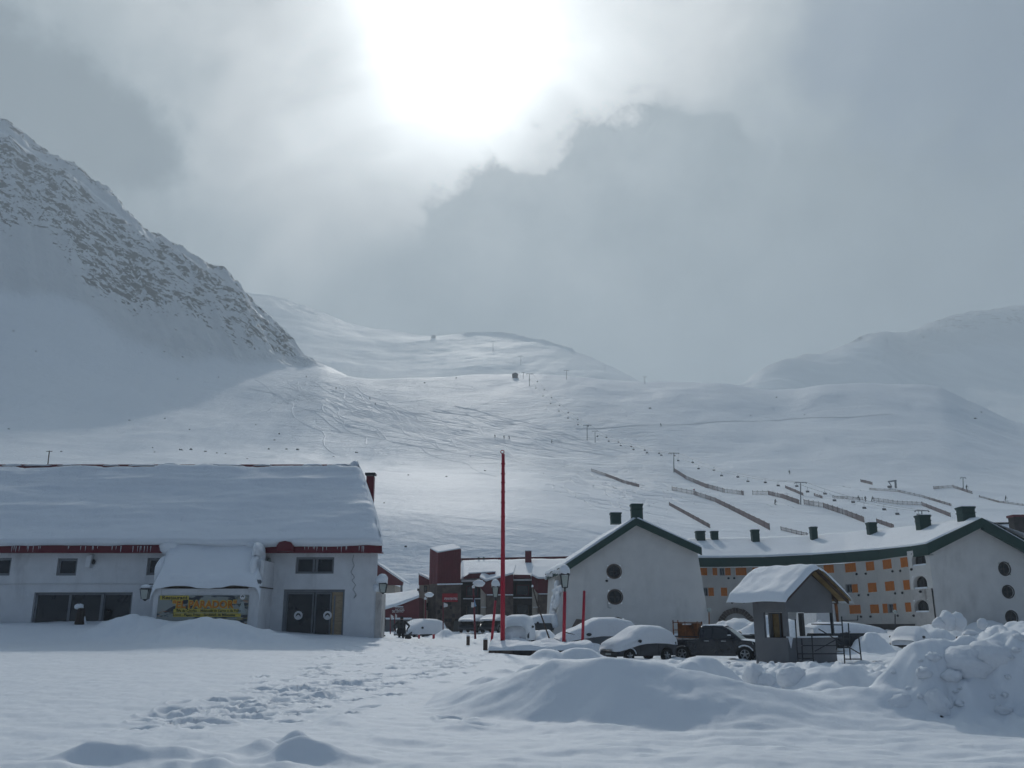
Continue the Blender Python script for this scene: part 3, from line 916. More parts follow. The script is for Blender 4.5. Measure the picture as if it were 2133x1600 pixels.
def hole_poly(h):
    a0, a1, b0, b1, k = h
    ca, cb = .5 * (a0 + a1), .5 * (b0 + b1); ra, rb = .5 * (a1 - a0), .5 * (b1 - b0)
    if k == 'rect':
        return [(a0, b0), (a1, b0), (a1, b1), (a0, b1)]
    if k == 'round':
        return [(ca + ra * math.cos(t), cb + rb * math.sin(t)) for t in [2 * math.pi * (i + .5) / 24 for i in range(24)]]
    # arch: straight sill, round head
    pts = [(a0, b0), (a0 + .5 * ra, b0), (ca, b0), (a1 - .5 * ra, b0), (a1, b0)]
    sp = b0 + (b1 - b0) * .42
    pts += [(a1, .5 * (b0 + sp))]
    pts += [(ca + ra * math.cos(t), sp + (b1 - sp) * math.sin(t)) for t in [math.pi * i / 14 for i in range(15)]]
    pts += [(a0, .5 * (b0 + sp))]
    return pts
def window(parent, fn, h, depth, fw=0.07, mull=(), mframe='window_frame', glass='dark_glass', name='window', cross=(), label=None):
    """frame in an opening plus its pane as a sub-part"""
    poly = hole_poly(h)
    ca, cb = .5 * (h[0] + h[1]), .5 * (h[2] + h[3])
    w, hh = h[1] - h[0], h[3] - h[2]
    ka, kb = 1 - 2 * fw / w, 1 - 2 * fw / hh
    inn = [(ca + (a - ca) * ka, cb + (b - cb) * kb) for a, b in poly]
    n = len(poly); mb = MB()
    d0, d1 = depth - .06, depth + .02
    vs = [fn(a, b, d0) for a, b in poly] + [fn(a, b, d0) for a, b in inn] + [fn(a, b, d1) for a, b in inn]
    mb.add(vs, [(i, (i + 1) % n, n + (i + 1) % n, n + i) for i in range(n)] + [(n + i, n + (i + 1) % n, 2 * n + (i + 1) % n, 2 * n + i) for i in range(n)])
    for m_ in mull:
        a = h[0] + w * m_
        mb.prism([(a - fw * .5, h[2] + fw * .5), (a + fw * .5, h[2] + fw * .5), (a + fw * .5, h[3] - fw * .5), (a - fw * .5, h[3] - fw * .5)], fn, d0 + .012, d1)
    for m_ in cross:
        b = h[2] + hh * m_
        mb.prism([(h[0] + fw * .5, b - fw * .4), (h[1] - fw * .5, b - fw * .4), (h[1] - fw * .5, b + fw * .4), (h[0] + fw * .5, b + fw * .4)], fn, d0 + .016, d1)
    o = mb.build(name, mframe, parent)
    if label: o['label'] = label
    pm = MB(); pm.add([fn(a, b, depth) for a, b in inn], [tuple(range(n))])
    pm.build('pane', glass, o)
    return o
def text_mesh(name, body, size, m, parent, origin, xdir=(1, 0, 0), zdir=(0, 0, 1), bold=0.0, extrude=0.006, align='LEFT', sx=1.0):
    cu = bpy.data.curves.new(name, 'FONT')
    cu.body = body; cu.size = size; cu.extrude = extrude; cu.offset = bold; cu.align_x = align
    cu.resolution_u = 3
    tmp = bpy.data.objects.new('tmp_text', cu)
    COL.objects.link(tmp)
    dg = bpy.context.evaluated_depsgraph_get()
    me = bpy.data.meshes.new_from_object(tmp.evaluated_get(dg))
    bpy.data.objects.remove(tmp); bpy.data.curves.remove(cu)
    xd, zd = Vector(xdir).normalized(), Vector(zdir).normalized()
    nd = xd.cross(zd)
    o3 = Vector(origin)
    off = root_off(parent) or Vector((0, 0, 0))
    for v in me.vertices:
        v.co = o3 + xd * (v.co.x * sx) + zd * v.co.y + nd * v.co.z - off
    me.materials.clear(); me.materials.append(mat(m))
    me.name = name
    o = bpy.data.objects.new(name, me)
    return link(o, parent)
def dup(o, parent=None):
    c = o.copy()
    link(c)
    c.parent = parent
    for ch in [x for x in bpy.data.objects if x.parent == o]:
        dup(ch, c)
    return c
# ------------------------------------------------------------------ the restaurant
YF = 48.0
def fx(px, py=1200, Y=YF): return P(px, py, Y).x
def fz(py, Y=YF): return P(1066, py, Y).z
def rectp(l, r, t, b, kind='rect', Y=YF):
    c = .5 * (t + b)
    return (P(l, c, Y).x, P(r, c, Y).x, P(1066, b, Y).z, P(1066, t, Y).z, kind)
XR = fx(784, 1240)
def build_restaurant():
    rt = thing('restaurant_building', 'long white restaurant with thick snow on its red-edged roof', 'building', (-20, YF, 0))
    fn = lambda a, b, c: (a, YF + c, b)
    zt = fz(1150)
    holes = [rectp(-22, 22, 1162, 1199), rectp(118.5, 160, 1163, 1199), rectp(306, 346, 1162, 1198), rectp(66, 272, 1234, 1322),
             rectp(615.5, 695.5, 1160.5, 1195), rectp(588, 716, 1228, 1330)]
    mb = facade(MB(), fn, -37, XR, 0, zt, holes, .28)
    mb.add([(XR, YF, 0), (XR - 2.9, YF + 14, 0), (XR - 2.9, YF + 14, zt), (XR, YF, zt)], [(0, 1, 2, 3)])
    mb.add([(-37, YF, 0), (-37, YF + 14, 0), (-37, YF + 14, zt), (-37, YF, zt)], [(3, 2, 1, 0)])
    mb.add([(-37, YF + 14, 0), (XR - 2.9, YF + 14, 0), (XR - 2.9, YF + 14, zt), (-37, YF + 14, zt)], [(3, 2, 1, 0)])
    mb.build('wall', 'white_wall', rt)
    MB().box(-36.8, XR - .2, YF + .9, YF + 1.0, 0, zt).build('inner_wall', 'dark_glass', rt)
    MB().box(XR - .02, XR + .30, YF - .05, YF + 1.4, 0, fz(1236)).build('buttress', 'stained_wall', rt)
    for i, h in enumerate(holes):
        if i in (0, 1, 2): window(rt, fn, h, .2, .13)
        if i == 3:
            window(rt, fn, h, .22, .13, mull=(.355, .70), cross=())
            MB().prism([(fx(214), fz(1320)), (fx(220), fz(1320)), (fx(220), fz(1238)), (fx(214), fz(1238))], fn, .10, .20).build('mullion', 'window_frame', rt)
        if i == 4: window(rt, fn, h, .2, .11, mull=(.46, .54))
    # double door
    hd = holes[5]
    fr = MB()
    for (a, b) in ((hd[0], hd[0] + .14), (hd[1] - .1, hd[1])):
        fr.box(a, b, YF + .1, YF + .26, hd[2], hd[3])
    fr.box(hd[0] + .14, hd[1] - .1, YF + .1, YF + .26, hd[3] - .13, hd[3])
    fr.build('door_frame', 'window_frame', rt)
    for l, r in ((593.5, 651), (653, 688)):
        x0, x1 = fx(l, 1280), fx(r, 1280)
        zz0, zz1 = hd[2], hd[3] - .14
        leaf = MB()
        leaf.box(x0, x0 + .08, YF + .15, YF + .21, zz0, zz1).box(x1 - .08, x1, YF + .15, YF + .21, zz0, zz1).box(x0 + .08, x1 - .08, YF + .15, YF + .21, zz1 - .1, zz1)
        lo = leaf.build('door_leaf', 'steel', rt)
        MB().box(x0 + .08, x1 - .08, YF + .17, YF + .19, zz0, zz1 - .1).build('pane', 'dark_glass', lo)
        cx = fx(620 if l < 600 else 681, 1282); cz = fz(1282); rr = .225
        e = MB()
        n = 24
        vs = []
        for k in range(n):
            t = 2 * math.pi * k / n
            vs.append((cx + rr * math.cos(t), YF + .140, cz + rr * math.sin(t)))
        vs2 = [(x, y + .02, z) for x, y, z in vs]
        e.add(vs + vs2, [tuple(range(n - 1, -1, -1))] + [(k, (k + 1) % n, n + (k + 1) % n, n + k) for k in range(n)])
        eo = e.build('emblem', 'letter_white', lo)
        pk = [(-.62, -.25), (-.5, .25), (-.25, .5), (0, .62), (.25, .5), (.5, .25), (.62, -.25), (.3, .0), (.14, .12), (0, .26), (-.14, .12), (-.3, 0)]
        MB().prism([(cx + a * rr, cz + b * rr - .01) for a, b in pk], lambda a, b, c: (a, YF + c, b), .130, .139).build('emblem_mark', 'letter_dark', lo)
    MB().box(fx(689, 1280), fx(714, 1280), YF + .16, YF + .22, hd[2], hd[3] - .13).build('side_panel', 'pale_wood', rt)
    MB().box(fx(693, 1280), fx(696, 1280), YF + .12, YF + .159, hd[2], hd[3] - .3).build('door_stile', 'window_frame', rt)
    # eave, roof deck, ridge
    ye, ze0, ze1 = YF - .55, fz(1152, YF - .55), fz(1133, YF - .55)
    yr = 55.0; zr = P(700, 972, yr).z
    xe = XR + .28; xrr = P(745, 975, yr).x
    MB().box(-37.4, xe, ye - .05, ye + .05, ze0, ze1).build('fascia', 'red_metal', rt)
    MB().box(-37.4, xe - .02, ye + .052, YF + .3, ze0 + .03, ze0 + .07).build('soffit', 'red_metal', rt)
    yb = 2 * yr - ye
    rf = MB()
    rf.add([(-37.4, ye, ze1 - .02), (xe, ye, ze1 - .02), (xrr, yr, zr), (-37.4, yr, zr), (xe - 3.0, yb, ze1 - .02), (-37.4, yb, ze1 - .02)],
           [(0, 1, 2, 3), (3, 2, 4, 5), (1, 4, 2)])
    rfo = rf.build('roof', 'red_metal', rt)
    MB().prism([(yr - .45, zr - .28), (yr, zr + .14), (yr + .45, zr - .28), (yr, zr + .02)], lambda a, b, c: (c, a, b), -37.4, xrr + .05).build('ridge_cap', 'red_metal', rfo)
    # front snow sheet on the roof
    nx, ns = 420, 70
    xs = np.linspace(-37.4, xe, nx)
    sl = math.hypot(yr - ye, zr - ze1); ny, nz = -(zr - ze1) / sl, (yr - ye) / sl
    rows = []
    s_arr = np.concatenate([[-2, -1], np.linspace(0, 1, ns)])
    X = np.empty((len(s_arr), nx)); Y = X.copy(); Z = X.copy()
    lip = .06 + .36 * np.clip(fbm(xs * .16, xs * 0 + 2.2, 4) + .35, 0, 1.4) * .6
    for r, s in enumerate(s_arr):
        sc_ = max(s, 0)
        xmax = xe + .06 + (xrr + .1 - xe) * (sc_ ** 1.15)
        x = -37.4 + (xs + 37.4) / (xe + 37.4) * (xmax + 37.4)
        th = .42 + .20 * fbm(x * .16, x * 0 + sc_ * 4.5, 4) + .045 * fbm(x * .10 + sc_, x * 0 + sc_ * 13, 4)
        th = th * (1 - sstep(.925, .965, sc_ + .032 * fbm(x * .55, x * 0 + 7.7, 4) + .03 * fbm(x * .13, x * 0 + 1.7, 2))) - .035 * sstep(.90, .94, sc_)
        edge = np.clip((xmax - x) / .5, 0, 1); th = th * np.sqrt(1 - (1 - edge) ** 2 * .97) if s >= 0 else th
        X[r] = x
        if s >= 0:
            roll = .35 * math.exp(-s * 22)
            Y[r] = ye + (yr - ye) * s + ny * th - roll * .55
            Z[r] = ze1 + (zr - ze1) * s + nz * th - roll * .45 * th / .4
        elif s == -1:
            Y[r] = ye - .30; Z[r] = ze1 + .02 - lip * .5
        else:
            Y[r] = ye - .07; Z[r] = ze1 - lip
    off = WORLD[rt.name]
    sn = grid_mesh('roof_snow', X - off.x, Y - off.y, Z - off.z, 'snow_roof', rt)
    # snow on the hipped end and behind
    nn = 40
    tt = np.linspace(0, 1, nn)[:, None]; qq = np.linspace(0, 1, nn)[None, :]
    ex = (xe - .12 - 3.0 * qq) * (1 - tt) + (xrr - .1) * tt
    y0 = (ye - .15) * (1 - tt) + yr * tt; y1 = yb * (1 - tt) + yr * tt
    ey = y0 + (y1 - y0) * qq
    ez = ze1 * (1 - tt) + zr * tt + .40 + 0 * qq + .08 * fbm(ey * .6, tt * 6 + ey * 0, 3)
    ex = ex + .06 + .08 * fbm(ey * .7, tt * 5 + ey * 0 + 4, 3)
    grid_mesh('hip_snow', ex - off.x, ey - off.y, ez - off.z, 'snow_roof', rt)
    yy = np.linspace(0, 1, 12)[:, None]; xx = np.linspace(-37.4, xrr, 60)[None, :]
    by = yr + (yb - yr) * yy + 0 * xx; bz = zr + (ze1 - zr) * yy + .3 * sstep(.03, .1, yy) + 0 * xx
    grid_mesh('back_snow', (xx + 0 * yy + (xe - 3.2 - xrr) * yy) - off.x, by - off.y, bz - off.z, 'snow_roof', rt)
    # ridge snow crumbs and the upright slab at the end of the ridge
    mb = MB()
    mb.blob((xrr - .15, yr - .1, zr - .25), .33, .5, .62, 3, .2)
    mb.blob((xrr - 1.1, yr, zr + .0), .9, .3, .16, 5, .3)
    for i in range(11):
        mb.blob((-31 + i * 2.0 + random.uniform(-.8, .8), yr - .05, zr + .05), random.uniform(.5, 1.1), .25, random.uniform(.06, .14), i, .3, 12, 6)
    o = mb.build('ridge_snow', 'snow_roof', rt, True); o['kind'] = 'stuff'
    # flue
    f = P(771, 1020, 54.2)
    ch = MB().box(f.x - .23, f.x + .23, 54, 54.46, P(771, 1062, 54.2).z, P(771, 993, 54.2).z).build('chimney', 'red_metal', rt)
    MB().box(f.x - .31, f.x + .31, 53.92, 54.54, P(771, 990.5, 54.2).z, P(771, 986, 54.2).z).build('chimney_cap', 'black_metal', ch)
    pz0, pz1 = P(771, 993, 54.2).z, P(771, 990.5, 54.2).z
    for sx in (-.2, .2):
        MB().box(f.x + sx - .03, f.x + sx + .03, 54.02, 54.08, pz0, pz1).build('cap_post', 'black_metal', ch)
    # icicles
    ic = MB().lathe([(.02, 0), (.013, -.5), (.002, -1)], (0, 0, 0), 6)
    me = None
    rs = random.Random(5)
    xsi = [fx(rs.uniform(2, 330), 1140) for _ in range(34)] + [fx(rs.uniform(640, 766), 1140) for _ in range(16)]
    for x in xsi:
        if me is None:
            o = raw('icicle', ic.v, ic.f, 'ice', rt); me = o.data
        else:
            o = link(bpy.data.objects.new('icicle', me), rt)
        o.location = (x - off.x, ye - .10 - off.y, ze1 - .12 - off.z)
        o.scale = (1, 1, rs.uniform(.16, .36))
    # little wall things
    x = fx(190, 1170); z = fz(1170)
    fl = MB().hexa([(x - .22, YF - .32, z - .30), (x + .06, YF - .28, z - .34), (x + .10, YF, z - .34), (x - .22, YF, z - .30),
                    (x - .14, YF - .30, z + .30), (x + .14, YF - .28, z + .34), (x + .14, YF, z + .34), (x - .16, YF, z + .30)]).build('loudspeaker', 'satin_white', rt, bevel=.02)
    MB().blob((x + .19, YF - .14, z - .02), .09, .1, .14, 1, .05).build('speaker_horn', 'black_metal', fl, True)
    MB().blob((fx(562, 1167), YF - .14, fz(1167)), .115, .115, .115, 1, .02).build('globe_lamp', 'lamp_glass', rt, True)
    MB().path([(fx(737, 1155), YF - .02, fz(1156)), (fx(734, 1165), YF - .02, fz(1168)), (fx(738, 1178), YF - .02, fz(1178)), (fx(731, 1190), YF - .02, fz(1192)), (fx(739, 1200), YF - .02, fz(1203)),
               (fx(733, 1212), YF - .02, fz(1209)), (fx(741, 1220), YF - .02, fz(1219)), (fx(735, 1228), YF - .02, fz(1228)), (fx(742, 1236), YF - .02, fz(1238)), (fx(737, 1245), YF - .02, fz(1246)), (fx(743, 1246), YF - .02, fz(1240))], .011, 5).build('loose_cable', 'steel', rt)
    MB().tube((fx(0), YF - .03, fz(1217)), (fx(312), YF - .03, fz(1216)), .018, n=6).build('conduit', 'satin_white', rt)
    # red hood on the eave
    hx = fx(597, 1140, YF - .6)
    MB().prism([(hx - .42, ze0 + .05), (hx + .42, ze0 + .05), (hx + .42, ze1 - .12), (hx + .30, ze1 + .05), (hx, ze1 + .12), (hx - .30, ze1 + .05), (hx - .42, ze1 - .12)],
               lambda a, b, c: (a, c, b), ye - .5, ye - .052).build('vent_hood', 'red_metal', rt, bevel=.02)
    # ---- entrance porch
    yp = 45.6
    xl0, xl1 = P(318, 1260, yp).x, P(333, 1260, yp).x
    xr0, xr1 = P(515, 1260, yp).x, P(539, 1260, yp).x
    zb = P(430, 1224, yp).z; zb0 = P(430, 1241, yp).z
    for a, b in ((xl0, xl1), (xr0, xr1)):
        MB().box(a, b, yp, yp + .4, .6, zb).build('porch_pillar', 'white_wall', rt)
    MB().box(xl1 + .002, xr0 - .002, yp + .04, yp + .36, zb0, zb - .05).build('porch_beam', 'white_wall', rt)
    MB().box(xr1 - .16, xr1, yp + .402, YF - .004, .8, P(540, 1170, 47).z).build('porch_side_wall', 'white_wall', rt)
    MB().box(xl0, xl0 + .16, yp + .402, YF - .004, .8, P(330, 1215, 47).z).build('porch_side_wall', 'white_wall', rt)
    MB().box(xl1, xr0, yp + .5, yp + .6, .6, zb0).build('porch_screen', 'white_wall', rt)
    MB().box(xl0 - .05, xr1 + .05, yp - .1, YF - .004, zb, zb + .05).build('porch_deck', 'dark_wood', rt)
    # snow on the porch
    ns_, nx_ = 46, 70
    S = np.linspace(0, 1, ns_)[:, None]; Q = np.linspace(0, 1, nx_)[None, :]
    xa = (xl0 - .12) * (1 - S) + P(352, 1118, 48.0).x * S; xb = (xr1 + .10) * (1 - S) + P(546, 1128, 48.0).x * S
    PX = xa + (xb - xa) * Q
    yb_ = yp - .18 + (49.2 - yp + .18) * S ** .95 + 0 * Q
    zs0, zs1 = zb + .02, P(430, 1113, 48.1).z + .85
    rise = (1 - (1 - S) ** 1.35) * .35 + .65 * S
    zz = zs0 + (zs1 - zs0) * rise + .33 * np.sqrt(np.clip(S / .06, 0, 1)) + 0 * Q
    zz = zz + .12 * fbm(PX * .55, S * 4 + 0 * Q, 4) + .05 * np.sin(PX * 2.2 + S * 3)
    edge = np.minimum(Q, 1 - Q)
    zz = zz - .75 * (1 - np.sqrt(np.clip(edge / .05, 0, 1))) * (1 - .2 * S)
    yb_ = yb_ - .10 * np.sin(np.clip(S / .1, 0, 1) * np.pi)
    grid_mesh('porch_snow', PX - off.x, yb_ - off.y, zz - off.z, 'snow_roof', rt)
    mb = MB()
    c = P(541, 1148, 46.9); mb.blob((c.x - .05, c.y, c.z), .27, .9, .44, 2, .15, 20, 14)
    c = P(533, 1190, 46.4); mb.blob((c.x - .05, c.y, c.z), .22, .7, .8, 4, .12, 20, 14)
    c = P(333, 1200, 46.7); mb.blob((c.x + .1, c.y, c.z), .25, .8, .95, 6, .12, 20, 14)
    c = P(345, 1135, 47.6); mb.blob((c.x + .4, c.y + .2, c.z - .1), .75, .8, .5, 9, .12, 20, 14)
    c = P(530, 1130, 47.6); mb.blob((c.x + .0, c.y + .2, c.z - .1), .5, .8, .45, 11, .12, 20, 14)
    o = mb.build('porch_snow_lump', 'snow_roof', rt, True); o['kind'] = 'stuff'
    # lantern on the porch pillar and the corner lantern
    def lantern(cx, cy, zt_, zb_, w, capsnow, arm):
        h = zt_ - zb_
        body = MB()
        for sx in (-1, 1):
            for sy in (-1, 1):
                body.bar((cx + sx * w * .34, cy + sy * w * .34, zb_ + .12 * h), (cx + sx * w * .5, cy + sy * w * .5, zt_), .022, .022)
        body.hexa([(cx - w * .62, cy - w * .62, zt_), (cx + w * .62, cy - w * .62, zt_), (cx + w * .62, cy + w * .62, zt_), (cx - w * .62, cy + w * .62, zt_),
                   (cx - w * .2, cy - w * .2, zt_ + .13), (cx + w * .2, cy - w * .2, zt_ + .13), (cx + w * .2, cy + w * .2, zt_ + .13), (cx - w * .2, cy + w * .2, zt_ + .13)])
        body.lathe([(w * .08, -.02), (w * .22, .03), (w * .36, .12 * h)], (cx, cy, zb_), 10)
        for q in arm: body.path(q, .02, 6)
        lo = body.build('wall_lantern', 'black_metal', rt)
        MB().hexa([(cx - w * .31, cy - w * .31, zb_ + .13 * h), (cx + w * .31, cy - w * .31, zb_ + .13 * h), (cx + w * .31, cy + w * .31, zb_ + .13 * h), (cx - w * .31, cy + w * .31, zb_ + .13 * h),
                   (cx - w * .46, cy - w * .46, zt_ - .01), (cx + w * .46, cy - w * .46, zt_ - .01), (cx + w * .46, cy + w * .46, zt_ - .01), (cx - w * .46, cy + w * .46, zt_ - .01)]).build('lantern_glass', 'lamp_glass', lo)
        MB().blob((cx + capsnow[0], cy, zt_ + capsnow[2] * .55 + .06), capsnow[1], w * .7, capsnow[2], 8, .12).build('snow_cap', 'snow_roof', lo, True)
    c = P(303, 1240, 45.7)
    lantern(c.x, c.y, P(303, 1228, 45.7).z, P(303, 1251, 45.7).z, .42, (.0, .25, .12), [[(c.x, c.y, P(303, 1224, 45.7).z + .1), (c.x + .2, c.y, P(303, 1222, 45.7).z + .12), (xl0, c.y + .1, P(303, 1222, 45.7).z + .12)]])
    c = P(798, 1228, 47.3)
    lantern(c.x, c.y, P(798, 1217, 47.3).z, P(798, 1237, 47.3).z, .38, (-.08, .33, .30), [[(c.x, c.y, P(798, 1212, 47.3).z), (XR + .02, YF, P(790, 1210, 47.3).z)], [(c.x - .3, c.y, P(798, 1214, 47.3).z), (XR + .02, YF, P(790, 1222, 47.3).z)]])
    MB().blob((P(786, 1224, 47.4).x, 47.4, P(786, 1224, 47.4).z), .24, .25, .22, 4, .15).build('snow_tuft', 'snow_roof', rt, True)
    MB().tube((P(536, 1212, 45.5).x, 45.5, P(536, 1212, 45.5).z), (P(537, 1212, 45.5).x + .05, 45.7, P(536, 1212, 45.5).z), .11, n=12).build('porch_lamp', 'steel', rt)

    # ---- banner
    bl, br = P(327, 1275, yp - .05).x, P(516, 1275, yp - .05).x
    bz1, bz0 = P(430, 1240.5, yp - .05).z, P(430, 1318, yp - .05).z
    bn = thing('restaurant_banner', 'printed restaurant banner with orange and yellow lettering on the porch', 'banner', ((bl + br) / 2, yp - .05, bz0))
    MB().box(bl, br, yp - .045, yp - .015, bz0, bz1).build('banner_sheet', 'banner_print', bn)
    def tx(body, px, py, h, m, w_px, bold=.008, dy=0.0, s=0.0):
        p = P(px, py, yp - .055 - dy)
        o = text_mesh('lettering', body, h, m, bn, p, bold=bold, extrude=.003)
        wid = max(v.co.x for v in o.data.vertices) - min(v.co.x for v in o.data.vertices)
        want = w_px * (yp - .05) / FPX * .975
        k = want / max(wid, .01); x0 = min(v.co.x for v in o.data.vertices)
        for v in o.data.vertices: v.co.x = x0 + (v.co.x - x0) * k
    MB().box(P(334, 1245, yp).x, P(394, 1245, yp).x, yp - .052, yp - .046, P(334, 1249.5, yp).z, P(334, 1240.8, yp).z).build('label_strip', 'letter_yellow', bn)
    tx('Restaurant', 337, 1248.3, .25, 'letter_dark', 53, .006)
    tx('"EL PARADOR"', 358, 1266.5, .52, 'letter_yellow', 134, .035, -.003)
    tx('"EL PARADOR"', 359, 1266.0, .47, 'letter_orange', 132, .014, .004)
    for y0_, y1_ in ((1268.8, 1276.0), (1277.6, 1285.0)):
        MB().box(P(362, 1272, yp).x, P(503, 1272, yp).x, yp - .050, yp - .046, P(400, y1_, yp).z, P(400, y0_, yp).z).build('label_strip', 'letter_yellow', bn)
    tx('Bife de Chorizo - Milanesas de Carne o de Pollo', 367, 1274.6, .17, 'letter_dark', 133, .004)
    tx('Lomo - Papas Fritas - Sandwich de Milanesas', 360, 1283.2, .17, 'letter_dark', 128, .004)
    cx, cz, rr = P(506, 1243.5, yp).x, P(506, 1243.5, yp).z, .13
    MB().prism([(cx + rr * math.cos(t), cz + rr * math.sin(t)) for t in [2 * math.pi * k / 20 for k in range(20)]], lambda a, b, c: (a, c, b), yp - .055, yp - .046).build('emblem', 'letter_white', bn)
    pk = [(-.6, -.3), (-.5, .25), (0, .62), (.5, .25), (.6, -.3), (.2, .05), (0, .2), (-.2, .05)]
    MB().prism([(cx + a * rr, cz + b * rr) for a, b in pk], lambda a, b, c: (a, c, b), yp - .060, yp - .0552).build('emblem_mark', 'letter_dark', bn)
    # printed bottle / peak on the right
    MB().prism([(P(496, 1278, yp).x, P(496, 1278, yp).z), (P(512, 1278, yp).x, P(512, 1278, yp).z), (P(508, 1253, yp).x, P(508, 1253, yp).z), (P(504, 1253, yp).x, P(504, 1253, yp).z)], lambda a, b, c: (a, c, b), yp - .0515, yp - .0458).build('printed_shape', 'frosted_glass', bn)
build_restaurant()

# ------------------------------------------------------------------ vertical wall strips addressed by photo pixels
class Strip:
    """a vertical plane through two plan points; fn(a,b,c): a metres along, b height, c inwards"""
    def __init__(s, p0, p1):
        s.p0 = Vector((p0[0], p0[1], 0)); s.p1 = Vector((p1[0], p1[1], 0))
        s.d = (s.p1 - s.p0); s.L = s.d.length; s.d.normalize()
        s.n = Vector((-s.d.y, s.d.x, 0))
        if s.n.y < 0: s.n = -s.n
    def fn(s, a, b, c):
        q = s.p0 + s.d * a + s.n * c
        return (q.x, q.y, b)
    def at(s, px, py):
        a, b = ray(px, py)
        # (t*a, t) = p0 + d*k
        M = Matrix(((a, -s.d.x), (1.0, -s.d.y)))
        t, k = M.inverted() @ Vector((s.p0.x, s.p0.y))
        return k, EYE + b * t
    def rect(s, l, r, t, b, kind='rect'):
        c = .5 * (t + b)
        a0, a1 = s.at(l, c)[0], s.at(r, c)[0]
        m = .5 * (l + r)
        return (a0, a1, s.at(m, b)[1], s.at(m, t)[1], kind)

def chimney(parent, px, pytop, pybot, wpx, Y, ridge_y, m='green_metal', dpt=None):
    c0, c1 = P(px, pytop, Y), P(px, pybot + 8, Y)
    w = wpx * Y / FPX / 2
    d = dpt or w
    o = MB().box(c0.x - w * .9, c0.x + w * .9, Y - d * .9, Y + d * .9, c1.z, c0.z - .1).build('chimney', m, parent)
    h = c0.z - c1.z
    for k in (0.12, .5):
        z = c0.z - h * k * .6
        MB().box(c0.x - w * .99, c0.x + w * .99, Y - d * .99, Y + d * .99, z - .06, z).build('chimney_band', m, o)
    MB().box(c0.x - w * 1.03, c0.x + w * 1.03, Y - d * 1.03, Y + d * 1.03, c0.z - .099, c0.z).build('chimney_cap', m, o)
    MB().box(c0.x - w * .96, c0.x + w * .96, Y - d * .96, Y + d * .96, c0.z + .002, c0.z + .05).build('chimney_snow', 'snow_roof', o)
    return o

def snow_quad(name, parent, fn, nu, nv, th, seed=0, rag=.0):
    """snow slab over the patch fn(u,v)->(point, normal)"""
    off = root_off(parent)
    rows = nv + 3
    X = np.empty((rows, nu)); Y = X.copy(); Z = X.copy()
    for r in range(rows):
        v = max(0, min(1, (r - 1) / (nv)))
        for c in range(nu):
            u = c / (nu - 1)
            p, n = fn(u, v)
            k = float(fbm(np.array(p[0] * .35 + seed), np.array(p[1] * .35 + p[2] * .2), 3))
            t = th * (1 + .35 * k)
            if r == 0 or r == rows - 1: t = -.02
            if c == 0 or c == nu - 1: t = -.02
            X[r, c], Y[r, c], Z[r, c] = p[0] + n[0] * t - off.x, p[1] + n[1] * t - off.y, p[2] + n[2] * t - off.z
    return grid_mesh(name, X, Y, Z, 'snow_roof', parent)

